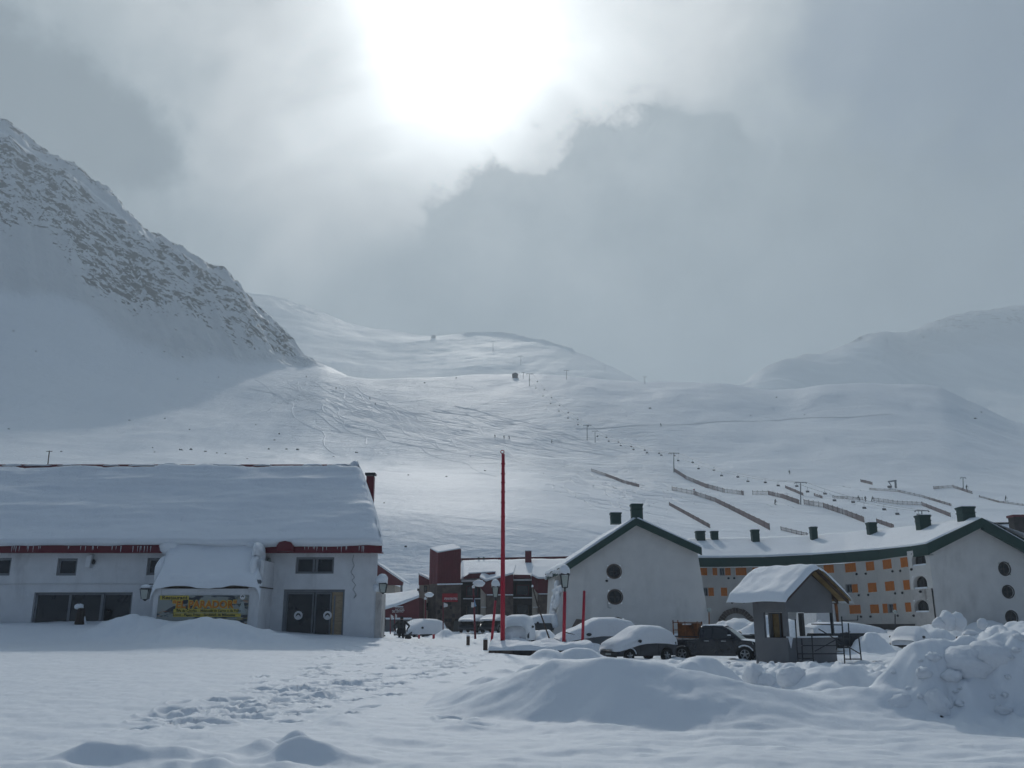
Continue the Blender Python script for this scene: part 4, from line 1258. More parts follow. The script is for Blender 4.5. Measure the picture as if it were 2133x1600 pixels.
# ------------------------------------------------------------------ white gable house with green roof edge
def roof_patch(p00, p10, p11, p01):
    p00, p10, p11, p01 = map(Vector, (p00, p10, p11, p01))
    n = (p10 - p00).cross(p01 - p00).normalized()
    if n.z < 0: n = -n
    def f(u, v):
        return (p00 * (1 - u) * (1 - v) + p10 * u * (1 - v) + p11 * u * v + p01 * (1 - u) * v), n
    return f
def build_gable_house():
    Y0, Y1 = 75.0, 88.0
    A = P(1183, 1240, Y0); B = P(1457, 1240, Y0)
    g = thing('gable_house', 'white gabled hotel wing with green roof edge and two round windows', 'building', (A.x + 6, Y0, 0))
    st = Strip((A.x, Y0), (B.x, Y0))
    L = st.L
    zl = P(1185, 1176, Y0).z; zrr = P(1457, 1146, Y0).z; za = P(1325, 1086, Y0).z
    ax = st.at(1325, 1090)[0]
    zb = 0.0
    wx = lambda b: (zl - b) * .055      # battered right side
    def fn(a, b, c):
        q = st.fn(a + (a / L) * max(0, (zrr - b)) * .115 - (1 - a / L) * max(0, zl - b) * .06, b, c)
        return q
    zc = min(zl, zrr)
    holes = [st.rect(1264.5, 1291.5, 1177, 1204, 'round'), st.rect(1266.5, 1293.5, 1229.5, 1257.5, 'round'), st.rect(1270, 1297, 1288, 1316, 'round')]
    mb = facade(MB(), fn, 0, L, zb, zc, holes, .35)
    mb.add([fn(0, zc, 0), fn(L, zc, 0), fn(L, zrr, 0), fn(ax, za, 0)], [(0, 1, 2, 3)])
    # right side wall, back
    mb.add([fn(L, 0, 0), fn(L, 0, 13), fn(L, zrr, 13), fn(L, zrr, 0)], [(0, 1, 2, 3)])
    mb.build('wall', 'hotel_wall', g)
    for h in holes:
        w = window(g, fn, h, .25, .10, mull=(.5,), cross=(.5,), mframe='dark_stone')
        rp = hole_poly((h[0] - .09, h[1] + .09, h[2] - .09, h[3] + .09, 'round')); ip = hole_poly(h); n = len(rp)
        m2 = MB(); m2.add([fn(a, b, -.05) for a, b in rp] + [fn(a, b, -.05) for a, b in ip] + [fn(a, b, .02) for a, b in rp] + [fn(a, b, .02) for a, b in ip],
                          [(i, (i + 1) % n, n + (i + 1) % n, n + i) for i in range(n)] + [(i, 2 * n + i, 2 * n + (i + 1) % n, (i + 1) % n) for i in range(n)] + [(n + i, n + (i + 1) % n, 3 * n + (i + 1) % n, 3 * n + i) for i in range(n)])
        m2.build('window_surround', 'brown_stone', w)
    a_, b_ = st.at(1263, 1210)
    MB().blob(fn(a_, b_, -.04), .11, .09, .10, 1, .05, 8, 6).build('wall_vent', 'black_metal', g)
    a_, b_ = st.at(1266, 1262)
    MB().path([fn(a_, b_ + .4, -.04), fn(a_, b_ - .15, -.04), fn(a_ + .25, b_ - .18, -.04)], .02, 5).build('bracket', 'steel', g)
    # side with arched recesses running back to the left
    bl = P(1143, 1240, Y1)
    sd = Strip((A.x - .0, Y0), (bl.x, Y1))
    Ls = sd.L
    dS = (Vector((bl.x, Y1, 0)) - Vector((A.x, Y0, 0))).normalized()
    nS = Vector((dS.y, -dS.x, 0))
    def fs(a, b, c):   # leaning out towards the foot
        k = max(0, zl - b) * .055
        q = Vector((A.x, Y0, 0)) + dS * a - nS * k * (-1) * (-1) + nS * c * 1.0
        return (q.x - 0, q.y, b)
    hs = []
    for (zc0, zc1) in ((P(1170, 1200, 80).z - 1.2, P(1170, 1200, 80).z + .9), (P(1165, 1262, 79).z, P(1165, 1228, 79).z + .0), (P(1150, 1305, 80).z, P(1150, 1290, 80).z)):
        hs.append((Ls * .30, Ls * .62, max(.3, zc0), min(zl - .3, zc1), 'arch'))
    mb = facade(MB(), fs, 0, Ls, 0, zl - .05, hs, .8)
    mb.build('side_wall', 'hotel_wall', g)
    for h in hs:
        window(g, fs, h, .7, .12, mull=(.5,), mframe='dark_stone')
        s0 = MB(); s0.prism([(h[0] - .1, h[2] - .02), (h[1] + .1, h[2] - .02), (h[1] + .1, h[2] + .16), (h[0] - .1, h[2] + .16)], fs, -.22, .45)
        s0.build('sill_snow', 'snow_roof', g, bevel=.04)
    # buttress with snow clinging to it
    bt = MB(); e0 = fs(Ls * .05, zl - .6, -.05); 
    bt.hexa([fs(.3, 0, -1.1), fs(1.3, 0, -1.1), fs(1.3, 0, .1), fs(.3, 0, .1), fs(.3, zl - 1.2, -.12), fs(1.0, zl - 1.2, -.12), fs(1.0, zl - 1.2, .1), fs(.3, zl - 1.2, .1)])
    bt.build('buttress', 'hotel_wall', g)
    sbm = MB()
    rs = random.Random(3)
    for i in range(26):
        b = rs.uniform(.6, zl - 1.4); a = rs.uniform(.2, Ls * .3)
        sbm.blob(fs(a, b, -1.15 * (1 - b / zl) - .02), .3, .3, rs.uniform(.25, .6), i, .3, 8, 6)
    o = sbm.build('clinging_snow', 'snow_roof', g, True); o['kind'] = 'stuff'
    # dark cellar opening at the foot
    d0, d1 = st.at(1185, 1292), st.at(1240, 1300)
    MB().prism([(d0[0], .5), (d1[0], .5), (d1[0], d1[1] + .25), (d0[0] + .8, d0[1] + .1)], fn, -.06, -.004).build('cellar_shutter', 'brown_stone', g)
    # roof: two slopes, front edge boards
    ov = .55
    fl = Vector(P(1178, 1176, Y0 - ov)); fr = Vector(P(1461, 1141, Y0 - ov)); fa = Vector(P(1325, 1079, Y0 - ov))
    back = dS * (Y1 - Y0 + ov + .8)
    th = .62
    bd = MB()
    up = Vector((0, 0, 1))
    def slab(p, q, wdt=.12):
        dn = Vector((0, -wdt, 0))
        return [p - up * th + dn, q - up * th + dn, q - up * th, p - up * th, p + dn, q + dn, q, p]
    for (p, q) in ((fl, fa), (fa, fr)):
        MB().hexa(slab(p, q)).build('barge_board', 'green_metal', g)
    bl_, ba_, br_ = fl + back, fa + back, fr + Vector((0, 13, 0))
    rf = MB()
    rf.add([fl, fa, ba_, bl_], [(0, 1, 2, 3)]); rf.add([fa, fr, br_, ba_], [(0, 1, 2, 3)])
    rf.add([x - up * .25 for x in (fl, fa, ba_, bl_)], [(3, 2, 1, 0)]); rf.add([x - up * .25 for x in (fa, fr, br_, ba_)], [(3, 2, 1, 0)])
    ro = rf.build('roof', 'green_metal', g)
    sl_ = (fl - fa).normalized()
    eaveL = MB(); eaveL.hexa([fl - up * th, fl + back - up * th, fl + back - up * th - sl_ * .1, fl - up * th - sl_ * .1, fl, fl + back, fl + back - sl_ * .1, fl - sl_ * .1]).build('eave_board', 'green_metal', g)
    snow_quad('roof_snow', g, roof_patch(fl + sl_ * .1, fa, ba_, bl_ + sl_ * .1), 40, 22, .16, 3)
    snow_quad('roof_snow', g, roof_patch(fa, fr, br_, ba_), 40, 22, .12, 5)
    # sagging snow over the left eave
    em = MB()
    for i in range(9):
        q = fl + back * ((i + .4) / 9)
        em.blob((q.x - .05, q.y, q.z - .28 + .12 * math.sin(i * 2.1)), .16, .75, .22, i, .3, 10, 7)
    o = em.build('eave_snow', 'snow_roof', g, True); o['kind'] = 'stuff'
    chimney(g, 1325.5, 1051, 1076, 25, 79.0, 0)
    chimney(g, 1282, 1069, 1084, 23, 85.0, 0)
build_gable_house()

# ------------------------------------------------------------------ curved hotel with orange shutters
SHUT = [  # l, r, t, b, kind: o closed, w open window with side leaves
    (1455, 1473, 1181, 1199, 'o'), (1484, 1494, 1181, 1199, 'o'), (1494.5, 1509.5, 1182, 1199, 'w'), (1510, 1522, 1181, 1199, 'o'), (1532, 1555, 1181, 1199, 'o'), (1567, 1579, 1181, 1199, 'o'), (1579.5, 1592, 1182, 1199, 'w'),
    (1716, 1737, 1175, 1194, 'o'), (1760.5, 1783, 1173, 1192, 'o'), (1804, 1821, 1170, 1189, 'o'), (1839, 1857, 1165.5, 1185.5, 'o'), (1876, 1891, 1161, 1182, 'o'),
    (1464, 1475, 1224, 1242, 'w'), (1475.5, 1487, 1224, 1242, 'o'), (1496, 1515, 1224, 1242, 'o'), (1536, 1556, 1223, 1241, 'o'), (1757, 1774.5, 1217, 1235, 'w'), (1775, 1787, 1217, 1235, 'o'),
    (1808, 1826, 1214, 1234, 'o'), (1844, 1863, 1211, 1231, 'o'), (1882, 1895, 1208, 1229, 'o'),
    (1769.5, 1793, 1260, 1279, 'o'), (1813, 1831, 1259, 1278, 'o'), (1839, 1849, 1257.5, 1277.5, 'o'), (1849.5, 1861, 1258, 1277, 'w'), (1861.5, 1867.5, 1257, 1277, 'o'), (1886, 1898, 1255, 1275, 'o'),
    (1590, 1612, 1180, 1198, 'o'), (1640, 1662, 1179, 1197, 'o'), (1600, 1620, 1222, 1240, 'o'), (1650, 1672, 1220, 1238, 'o')]
VENTS = [(1785, 1196), (1804, 1195), (1860, 1190), (1876, 1189), (1899, 1186), (1789.5, 1240), (1809, 1239), (1865.5, 1236), (1880.5, 1235), (1917.5, 1232.5), (1794, 1284.5), (1814, 1284.5), (1871, 1282.5), (1904, 1282.5),
         (1517.5, 1204.5), (1529.5, 1204.5), (1700, 1203), (1712, 1203)]
def build_curved_hotel():
    h = thing('curved_hotel', 'curved white hotel with orange shutters and green roof edge ending in a gable', 'building', (26, 84, 0))
    plan = [(1436, 93.0), (1500, 93.0), (1590, 92.3), (1690, 90.0), (1760, 86.8), (1830, 82.0), (1897, 76.5)]
    pts = [Vector((P(px, 1220, Y).x, Y, 0)) for px, Y in plan]
    strips = [Strip(a.xy, b.xy) for a, b in zip(pts[:-1], pts[1:])]
    ZT = 7.35
    def which(px):
        for k in range(len(plan) - 1):
            if px < plan[k + 1][0]: return k
        return len(plan) - 2
    per = {k: [] for k in range(len(strips))}
    for s in SHUT:
        k = which(.5 * (s[0] + s[1]))
        r = strips[k].rect(*s[:4])
        a0, a1 = max(.03, r[0]), min(strips[k].L - .03, r[1])
        per[k].append((a0, a1, r[2], min(r[3], ZT - .04), 'rect', s[4]))
    wm = MB()
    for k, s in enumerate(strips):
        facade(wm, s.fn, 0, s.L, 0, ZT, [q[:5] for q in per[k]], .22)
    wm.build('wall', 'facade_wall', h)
    for k, s in enumerate(strips):
        for q in per[k]:
            if q[5] == 'w':
                window(h, s.fn, q[:5], .18, .09, mull=(.5,))
            else:
                a0, a1, b0, b1 = q[:4]
                sm = MB()
                sm.prism([(a0 + .01, b0 + .01), (a1 - .01, b0 + .01), (a1 - .01, b1 - .01), (a0 + .01, b1 - .01)], s.fn, -.02, .04)
                so = sm.build('shutter', 'orange_wood', h)
                sl2 = MB(); n_ = max(2, int(round((a1 - a0) / .14)))
                for i in range(1, n_):
                    x = a0 + (a1 - a0) * i / n_
                    sl2.prism([(x - .035, b0 + .07), (x + .02, b0 + .07), (x + .02, b1 - .07), (x - .035, b1 - .07)], s.fn, -.034, -.021)
                sl2.build('shutter_batten', 'orange_wood', so)
    for px, py in VENTS:
        k = which(px); s = strips[k]
        a, b = s.at(px, py)
        MB().blob(s.fn(a, b, -.03), .13, .13, .11, 1, .05, 8, 6).build('wall_vent', 'black_metal', h)
    # arched stone doorway
    s = strips[1]
    ca, cz = s.at(1534, 1302); ra = s.at(1572, 1302)[0] - ca
    N = 16
    for i in range(N):
        t0, t1 = math.pi * i / N + .012, math.pi * (i + 1) / N - .012
        r0, r1 = ra * .70, ra * (1.0 + .015 * ((i * 7) % 3))
        MB().prism([(ca + r0 * math.cos(t0), cz + r0 * .92 * math.sin(t0)), (ca + r1 * math.cos(t0), cz + r1 * .92 * math.sin(t0)), (ca + r1 * math.cos(t1), cz + r1 * .92 * math.sin(t1)), (ca + r0 * math.cos(t1), cz + r0 * .92 * math.sin(t1))],
                   s.fn, -.22 - .01 * (i % 2), -.003).build('arch_stone', 'brown_stone', h)
    dp = [(ca + ra * .69 * math.cos(math.pi * i / 18), cz + ra * .69 * .92 * math.sin(math.pi * i / 18)) for i in range(19)]
    dp = [(ca + ra * .69, .2)] + dp + [(ca - ra * .69, .2)]
    MB().prism(dp, s.fn, -.05, -.004).build('door_infill', 'stained_wall', h)
    MB().prism([(ca + ra * .45 * math.cos(math.pi * i / 12), cz - .45 + ra * .5 * math.sin(math.pi * i / 12)) for i in range(13)], s.fn, -.08, -.052).build('doorway', 'dark_glass', h)
    # bay with the three arched windows, then the gable wall
    b0 = pts[-1]; b1 = Vector((P(1943, 1220, 73.5).x, 73.5, 0)); g1 = Vector((P(2300, 1220, 71.0).x, 71.0, 0))
    bay = Strip(b0.xy, b1.xy); gab = Strip(b1.xy, g1.xy)
    bh = [bay.rect(1899, 1928, 1151, 1178.5, 'arch'), bay.rect(1902, 1931, 1199.5, 1226.5, 'arch'), bay.rect(1904.5, 1934, 1249.5, 1275.5, 'arch')]
    bh = [(max(.08, q[0]), min(bay.L - .08, q[1]), q[2], min(q[3], ZT + .25), 'arch') for q in bh]
    split = bay.at(1920, 1227)[1]
    m1 = facade(MB(), bay.fn, 0, bay.L, split, ZT + .35, bh[:2], .5); m1.build('bay_wall', 'hotel_wall', h)
    m2 = facade(MB(), bay.fn, 0, bay.L, 0, split, bh[2:], .5); o2 = m2.build('bay_wall', 'stained_wall', h); o2['label'] = 'bay wall with dark damp stains'
    for q in bh:
        w = window(h, bay.fn, q, .4, .10, mull=(.5,), mframe='dark_stone')
        MB().prism([(q[0] + .1, q[2]), (q[1] - .1, q[2]), (q[1] - .1, q[2] + .13), (q[0] + .1, q[2] + .13)], bay.fn, .02, .38).build('sill_snow', 'snow_roof', w)
    gh = [gab.rect(2081.5, 2103.5, 1172, 1198, 'round'), gab.rect(2089, 2111, 1220.5, 1245, 'round'), gab.rect(2096, 2118.5, 1273, 1299.5, 'round')]
    ze = ZT + .35
    m3 = facade(MB(), gab.fn, 0, gab.L, 0, ze, gh, .35)
    ga, gzz = gab.at(2044, 1094)
    m3.add([gab.fn(0, ze, 0), gab.fn(gab.L, ze, 0), gab.fn(ga + (ga) * 1.0 if ga * 2 < gab.L else gab.L, ze, 0), gab.fn(ga, gzz, 0)], [(0, 2, 3)])
    m3.build('gable_wall', 'hotel_wall', h)
    for q in gh:
        w = window(h, gab.fn, q, .25, .11, mull=(.5,), cross=(.5,), mframe='dark_stone')
        rp = hole_poly((q[0] - .08, q[1] + .08, q[2] - .08, q[3] + .08, 'round')); ip = hole_poly(q); n = len(rp)
        mm_ = MB(); mm_.add([gab.fn(a, b, -.04) for a, b in rp] + [gab.fn(a, b, -.04) for a, b in ip] + [gab.fn(a, b, .02) for a, b in rp],
                            [(i, (i + 1) % n, n + (i + 1) % n, n + i) for i in range(n)] + [(i, 2 * n + i, 2 * n + (i + 1) % n, (i + 1) % n) for i in range(n)])
        mm_.build('window_surround', 'dark_stone', w)
    # dark stone plinth
    for k in (4, 5):
        s = strips[k]
        MB().prism([(0, 0), (s.L, 0), (s.L, s.at(.5 * (plan[k][0] + plan[k + 1][0]), 1300)[1]), (0, s.at(.5 * (plan[k][0] + plan[k + 1][0]), 1300)[1])], s.fn, -.10, -.003).build('plinth', 'dark_stone', h)
    # roof: eave line follows the wall, ridge behind
    ev_px = [(1430, 1162, 92.4), (1500, 1162, 92.4), (1590, 1160.5, 91.7), (1690, 1156, 89.4), (1760, 1151, 86.2), (1830, 1145, 81.4), (1897, 1138, 75.9), (1929, 1133, 73.4)]
    rg_px = [(1430, 1124, 99.0), (1500, 1123, 99.0), (1590, 1121, 98.4), (1690, 1117, 96.5), (1760, 1111, 93.0), (1850, 1103, 87.5), (1960, 1090, 79.0), (2044, 1079, 71.8)]
    ev = [P(*q) for q in ev_px]; rg = [P(*q) for q in rg_px]
    def lerp_line(L_, u):
        t = u * (len(L_) - 1); i = min(int(t), len(L_) - 2); f = t - i
        return L_[i] * (1 - f) + L_[i + 1] * f
    up = Vector((0, 0, 1))
    for a, b in zip(ev[:-1], ev[1:]):
        d = (b - a).normalized(); nrm = Vector((-d.y, d.x, 0)).normalized()
        MB().hexa([a - up * .9, b - up * .9, b - up * .9 + nrm * .12, a - up * .9 + nrm * .12, a, b, b + nrm * .12, a + nrm * .12]).build('eave_board', 'green_metal', h)
        MB().hexa([a - up * .9 + nrm * .121, b - up * .9 + nrm * .121, b - up * .9 + nrm * .75, a - up * .9 + nrm * .75, a - up * .86 + nrm * .121, b - up * .86 + nrm * .121, b - up * .86 + nrm * .75, a - up * .86 + nrm * .75]).build('soffit', 'green_metal', h)
    NU = 28
    rv = []
    rf = MB()
    vs = []
    for i in range(NU + 1):
        e, r_ = lerp_line(ev, i / NU), lerp_line(rg, i / NU)
        bk = r_ * 2 - e; bk.z = e.z
        if i == NU: bk = Vector((gab.fn(ga * 2, 0, 0)[0], gab.fn(ga * 2, 0, 0)[1] - .55, e.z))
        vs += [e, r_, bk]
    fs = []
    for i in range(NU):
        o = i * 3
        fs += [(o, o + 3, o + 4, o + 1), (o + 1, o + 4, o + 5, o + 2)]
    rf.add(vs, fs); rf.build('roof', 'green_metal', h)
    def patch(u, v):
        e, r_ = lerp_line(ev, u), lerp_line(rg, u)
        return e * (1 - v) + r_ * v, Vector((0, -.35, .93))
    snow_quad('roof_snow', h, patch, 130, 16, .13, 9)
    def patch2(u, v):
        e, r_ = lerp_line(ev, u), lerp_line(rg, u)
        bk = r_ * 2 - e; bk.z = e.z
        return r_ * (1 - v) + bk * v, Vector((0, .35, .93))
    snow_quad('back_snow', h, patch2, 60, 10, .13, 12)
    # gable boards
    l0, ap, r0 = ev[-1], rg[-1], P(2240, 1190, 70.4)
    for p, q in ((l0, ap), (ap, r0)):
        dn = Vector((0, -.12, 0))
        MB().hexa([p - up * .9 + dn, q - up * .72 + dn, q - up * .72 + Vector((0, .3, 0)), p - up * .9 + Vector((0, .3, 0)), p + dn, q + dn, q + Vector((0, .3, 0)), p + Vector((0, .3, 0))]).build('barge_board', 'green_metal', h)
    rr = MB(); rr.add([ap, r0, r0 + Vector((2.5, 14, 0)), ap + Vector((2.5, 14, 0))], [(0, 1, 2, 3)]); rr.build('roof', 'green_metal', h)
    snow_quad('roof_snow', h, roof_patch(ap, r0, r0 + Vector((2.5, 14, 0)), ap + Vector((2.5, 14, 0))), 24, 14, .12, 15)
    for px, t, b, w, Y in ((1458, 1107, 1123, 19, 98.5), (1487.5, 1107, 1123, 15, 98.5), (1572, 1104, 1128, 16, 97.0), (1693.5, 1098, 1124, 14, 94.5), (1814.5, 1089, 1115, 18, 88), (1921, 1074, 1103, 25, 80), (2010, 1057, 1087, 29, 74.2)):
        chimney(h, px, t, b, w, Y, 0)
    # damp stained corner of the bay, drain stub
    MB().tube(bay.fn(bay.L * .97, .5, -.05), bay.fn(bay.L * .97, split, -.05), .05, n=6).build('downpipe', 'dark_stone', h)
build_curved_hotel()
# ------------------------------------------------------------------ red-roofed hotel group
def build_red_hotel():
    Y = 96.0
    h = thing('red_hotel', 'stone hotel with tall red metal tower and snowy red-edged roof', 'building', (P(1030, 1310, Y).x, Y, .5))
    def pr(name, pts, y0, y1, m, parent=None, bevel=0):
        """pts: photo pixels taken at depth y0, extruded back to y1"""
        q = [P(a, b, y0) for a, b in pts]
        mb = MB(); n = len(q)
        mb.add([(p.x, y0, p.z) for p in q] + [(p.x, y1, p.z) for p in q], [tuple(range(n - 1, -1, -1)), tuple(range(n, 2 * n))] + [(i, (i + 1) % n, n + (i + 1) % n, n + i) for i in range(n)])
        return mb.build(name, m, parent or h, bevel=bevel)
    # tower: near corner at px 912, two visible faces
    yc = 93.0
    def quadp(pts): return [P(*p) for p in pts]
    a, b, c = P(895.5, 1143, yc + 1.6), P(912, 1152, yc), P(960.5, 1143.5, yc + 1.1)
    dd = a + c - b
    zt = (a.z + b.z + c.z) / 3
    zr0 = P(930, 1216, yc).z
    def tower(z0, z1, k=1.0, ztop=None):
        cen = (a + c) / 2
        pts = [cen + (q - cen) * k for q in (b, c, dd, a)]
        tops = ztop or [z1] * 4
        return MB().hexa([(p.x, p.y, z0) for p in pts] + [(p.x, p.y, t) for p, t in zip(pts, tops)])
    tops = [b.z, c.z, c.z + a.z - b.z, a.z]
    tower(zr0, 0, 1.0, tops).build('tower', 'red_metal', h)
    tower(0, 0, 1.03, [t + .10 for t in tops]).v
    sn = MB(); cen = (a + c) / 2
    pts = [cen + (q - cen) * 1.03 for q in (b, c, dd, a)]
    sn.hexa([(p.x, p.y, t + .003) for p, t in zip(pts, tops)] + [(p.x, p.y, t + .14) for p, t in zip(pts, tops)]).build('tower_snow', 'snow_roof', h, bevel=.06)
    # standing seams of the tower cladding
    for k in range(1, 9):
        p = b + (c - b) * (k / 9.0)
        MB().box(p.x - .02, p.x + .02, p.y - .045, p.y - .004, zr0, b.z + (c.z - b.z) * k / 9.0).build('cladding_seam', 'red_metal', h)
    for k in range(1, 3):
        p = b + (a - b) * (k / 3.0)
        MB().box(p.x - .045, p.x - .004, p.y - .02, p.y + .02, zr0, b.z + (a.z - b.z) * k / 3.0).build('cladding_seam', 'red_metal', h)
    st = MB(); pts = [cen + (q - cen) * 1.04 for q in (b, c, dd, a)]
    st.hexa([(p.x, p.y, 0) for p in pts] + [(p.x, p.y, zr0 - .002) for p in pts]).build('tower_base', 'brown_stone', h)
    l1, l2 = P(911, 1217.5, yc - .1), P(963, 1216.5, yc + .9)
    MB().bar((l1.x, l1.y - .1, l1.z), (l2.x, l2.y - .1, l2.z), .25, .14).build('ledge_snow', 'snow_roof', h, bevel=.03)
    # courses of stones on the tower base, each its own piece where it shows
    rs = random.Random(21)
    p0, p1 = cen + (b - cen) * 1.04, cen + (c - cen) * 1.04
    me_cache = None
    for r in range(11):
        z = 1.1 + r * .42
        x = rs.uniform(0, .2)
        while x < 1.0:
            w = rs.uniform(.10, .2)
            if z + .38 < zr0 - .1 and x + w < 1.02:
                q0 = p0 + (p1 - p0) * x; q1 = p0 + (p1 - p0) * min(1, x + w - .015)
                dz = rs.uniform(.26, .38); pr_ = rs.uniform(.03, .08)
                MB().hexa([(q0.x, q0.y - pr_, z), (q1.x, q1.y - pr_, z), (q1.x, q1.y + .01, z), (q0.x, q0.y + .01, z), (q0.x, q0.y - pr_, z + dz), (q1.x, q1.y - pr_, z + dz), (q1.x, q1.y + .01, z + dz), (q0.x, q0.y + .01, z + dz)]).build('stone', ('brown_stone', 'dark_stone')[rs.random() < .3], h)
            x += w
    # lettered sign
    sp = P(921, 1254, yc - .35); s1 = P(953.5, 1236.5, yc - .35)
    so = MB().box(sp.x, s1.x, yc - .40, yc - .34, sp.z, s1.z).build('sign_board', 'sign_red', h)
    text_mesh('lettering', 'PENITENTES', .30, 'letter_white', so, P(925.5, 1249.5, yc - .41), bold=.006, extrude=.004, sx=.80)
    d0, d1 = P(945.5, 1294, yc + .3), P(955.5, 1312, yc + .3)
    MB().box(d0.x, d1.x, yc + .15, yc + .45, d1.z - .5, d0.z).build('doorway', 'dark_glass', h)
    # west wing: cream wall, red wedge gable, two shuttered windows
    pr('wing_wall', [(873, 1320), (902, 1320), (902, 1218), (873, 1218)], 96.5, 100, 'cream_wall')
    pr('wing_gable', [(872, 1218.5), (903, 1218.5), (903, 1215), (894, 1208), (872, 1196)], 96.3, 101, 'red_metal')
    q = [P(871.5, 1196.5, 96.2), P(897, 1209.5, 96.2)]
    mb = MB(); mb.hexa([(q[0].x, 96.2, q[0].z), (q[1].x, 96.2, q[1].z), (q[1].x, 101, q[1].z + .05), (q[0].x, 101, q[0].z + .05), (q[0].x, 96.2, q[0].z + .2), (q[1].x, 96.2, q[1].z + .2), (q[1].x + .5, 101, q[1].z + .4), (q[0].x, 101, q[0].z + .35)])
    mb.build('wing_snow', 'snow_roof', h, bevel=.06)
    for (x0, x1, y0, y1) in ((883, 890, 1220, 1233), (888, 894.5, 1256, 1271), (884, 893, 1292, 1308)):
        w = pr('window', [(x0, y1), (x1, y1), (x1, y0), (x0, y0)], 96.42, 96.49, 'dark_wood')
        pr('pane', [(x0 + 1, y1 - 1.2), (x1 - 1, y1 - 1.2), (x1 - 1, y0 + 1.2), (x0 + 1, y0 + 1.2)], 96.39, 96.415, 'dark_glass', w)
    # main facade
    pr('facade', [(958, 1320), (1200, 1320), (1200, 1206), (958, 1206)], 97.4, 104, 'dark_stone')
    # roof plane with snow, red ridge with a fringe
    e0, e1 = P(960, 1207, 96.6), P(1205, 1203, 96.6); r0, r1 = P(960, 1168, 103.5), P(1205, 1164, 103.5)
    rf = MB(); rf.add([e0, e1, r1, r0], [(0, 1, 2, 3)]); rf.add([r0, r1, r1 + Vector((0, 7, -4)), r0 + Vector((0, 7, -4))], [(0, 1, 2, 3)])
    rf.build('roof', 'red_metal', h)
    snow_quad('roof_snow', h, roof_patch(e0, e1, e1 * .08 + r1 * .92, e0 * .08 + r0 * .92), 60, 16, .22, 4)
    k0, k1 = P(960, 1163, 103.4), P(1205, 1158.5, 103.4)
    MB().hexa([r0 - Vector((0, .1, .1)), r1 - Vector((0, .1, .1)), r1 + Vector((0, .3, -.1)), r0 + Vector((0, .3, -.1)), k0 + Vector((0, -.05, 0)), k1 + Vector((0, -.05, 0)), k1 + Vector((0, .3, 0)), k0 + Vector((0, .3, 0))]).build('ridge_cap', 'red_metal', h)
    for i in range(56):
        t = (i + rs.random() * .5) / 56
        q = r0 * (1 - t) + r1 * t
        ln = rs.uniform(.12, .34)
        MB().tube((q.x, q.y - .18, q.z - .16), (q.x + rs.uniform(-.03, .03), q.y - .16, q.z - .16 + ln), .045, .012, 5).build('snow_finger', 'snow_roof', h)
    for x0, x1 in ((995.5, 998.5), (1006, 1009)):
        p0_, p1_ = P(x0, 1171, 103), P(x1, 1160.5, 103)
        MB().box(p0_.x, p1_.x, 103, 103.3, p0_.z, p1_.z).build('roof_vent', 'dark_stone', h)
    c0, c1 = P(1094, 1176, 101.5), P(1107, 1148, 101.5)
    MB().box(c0.x, c1.x, 101.5, 102.4, c0.z, c1.z).build('chimney', 'red_metal', h)
    MB().box(c0.x - .04, c1.x + .04, 101.46, 102.44, c1.z + .002, c1.z + .09).build('chimney_snow', 'snow_roof', h)
    # left dormer (dark red wedge) over the first balcony stack
    pr('dormer', [(965, 1206), (1030, 1203), (1031.5, 1192), (978, 1195), (966, 1202)], 96.3, 99, 'red_metal')
    q0, q1, q2 = P(976, 1195.5, 96.2), P(1032, 1191.5, 96.2), P(964, 1203, 96.2)
    MB().hexa([q0, q1, q1 + Vector((0, 3, .1)), q0 + Vector((0, 3, .1)), q0 + Vector((0, 0, .13)), q1 + Vector((0, 0, .1)), q1 + Vector((0, 3, .25)), q0 + Vector((0, 3, .25))]).build('dormer_snow', 'snow_roof', h)
    pr('lintel', [(961, 1211.5), (1003, 1211.5), (1003, 1208), (961, 1208)], 96.0, 97.3, 'white_wall')
    # projecting bays
    def bay(l, r, ytop_l, ytop_r, yred, ystone):
        pr('bay_gable', [(l + 12, yred), (r, yred), (r, ytop_r), (l + 12, ytop_l + 7)], 95.2, 97.3, 'red_metal')
        pr('bay_gable', [(l, yred - 14), (l + 12, yred), (l + 12, ytop_l + 7), (l, ytop_l)], 95.3, 97.3, 'red_metal')
        pr('bay_wall', [(l + 12, 1320), (r, 1320), (r, yred + .4), (l + 12, yred + .4)], 95.3, 97.3, 'brown_stone')
        pr('bay_pillar', [(l + 1, 1320), (l + 11.8, 1320), (l + 11.8, yred - 14), (l + 1, yred - 14)], 95.5, 97.3, 'cream_wall')
        s0, s1, s2 = P(l - 1, ytop_l, 95.0), P(l + 12.5, ytop_l + 7, 94.9), P(r + .5, ytop_r, 95.0)
        bk = Vector((.3, 3.2, 1.0))
        s3, s4, s5 = s0 + bk, s1 + bk + Vector((.3, 0, .3)), s2 + bk
        t = Vector((0, 0, .2))
        mb = MB(); mb.add([s0, s1, s2, s5, s4, s3] + [p + t for p in (s0, s1, s2, s5, s4, s3)], [(0, 1, 4, 5), (1, 2, 3, 4), (6, 11, 10, 7), (7, 10, 9, 8), (0, 6, 7, 1), (1, 7, 8, 2), (2, 8, 9, 3), (3, 9, 10, 4), (4, 10, 11, 5), (5, 11, 6, 0)])
        mb.build('bay_snow', 'snow_roof', h, bevel=.05)
        pr('bay_ledge', [(l + 14, yred + 2.2), (r, yred + 2.2), (r, yred), (l + 14, yred)], 95.05, 95.29, 'snow_roof')
        for yy in (1264, 1300):
            pr('pillar_ledge', [(l + 2, yy + 1.6), (l + 13, yy + 1.6), (l + 13, yy), (l + 2, yy)], 95.3, 95.49, 'snow_roof')
    bay(1000, 1069, 1204.5, 1196, 1238, 1310)
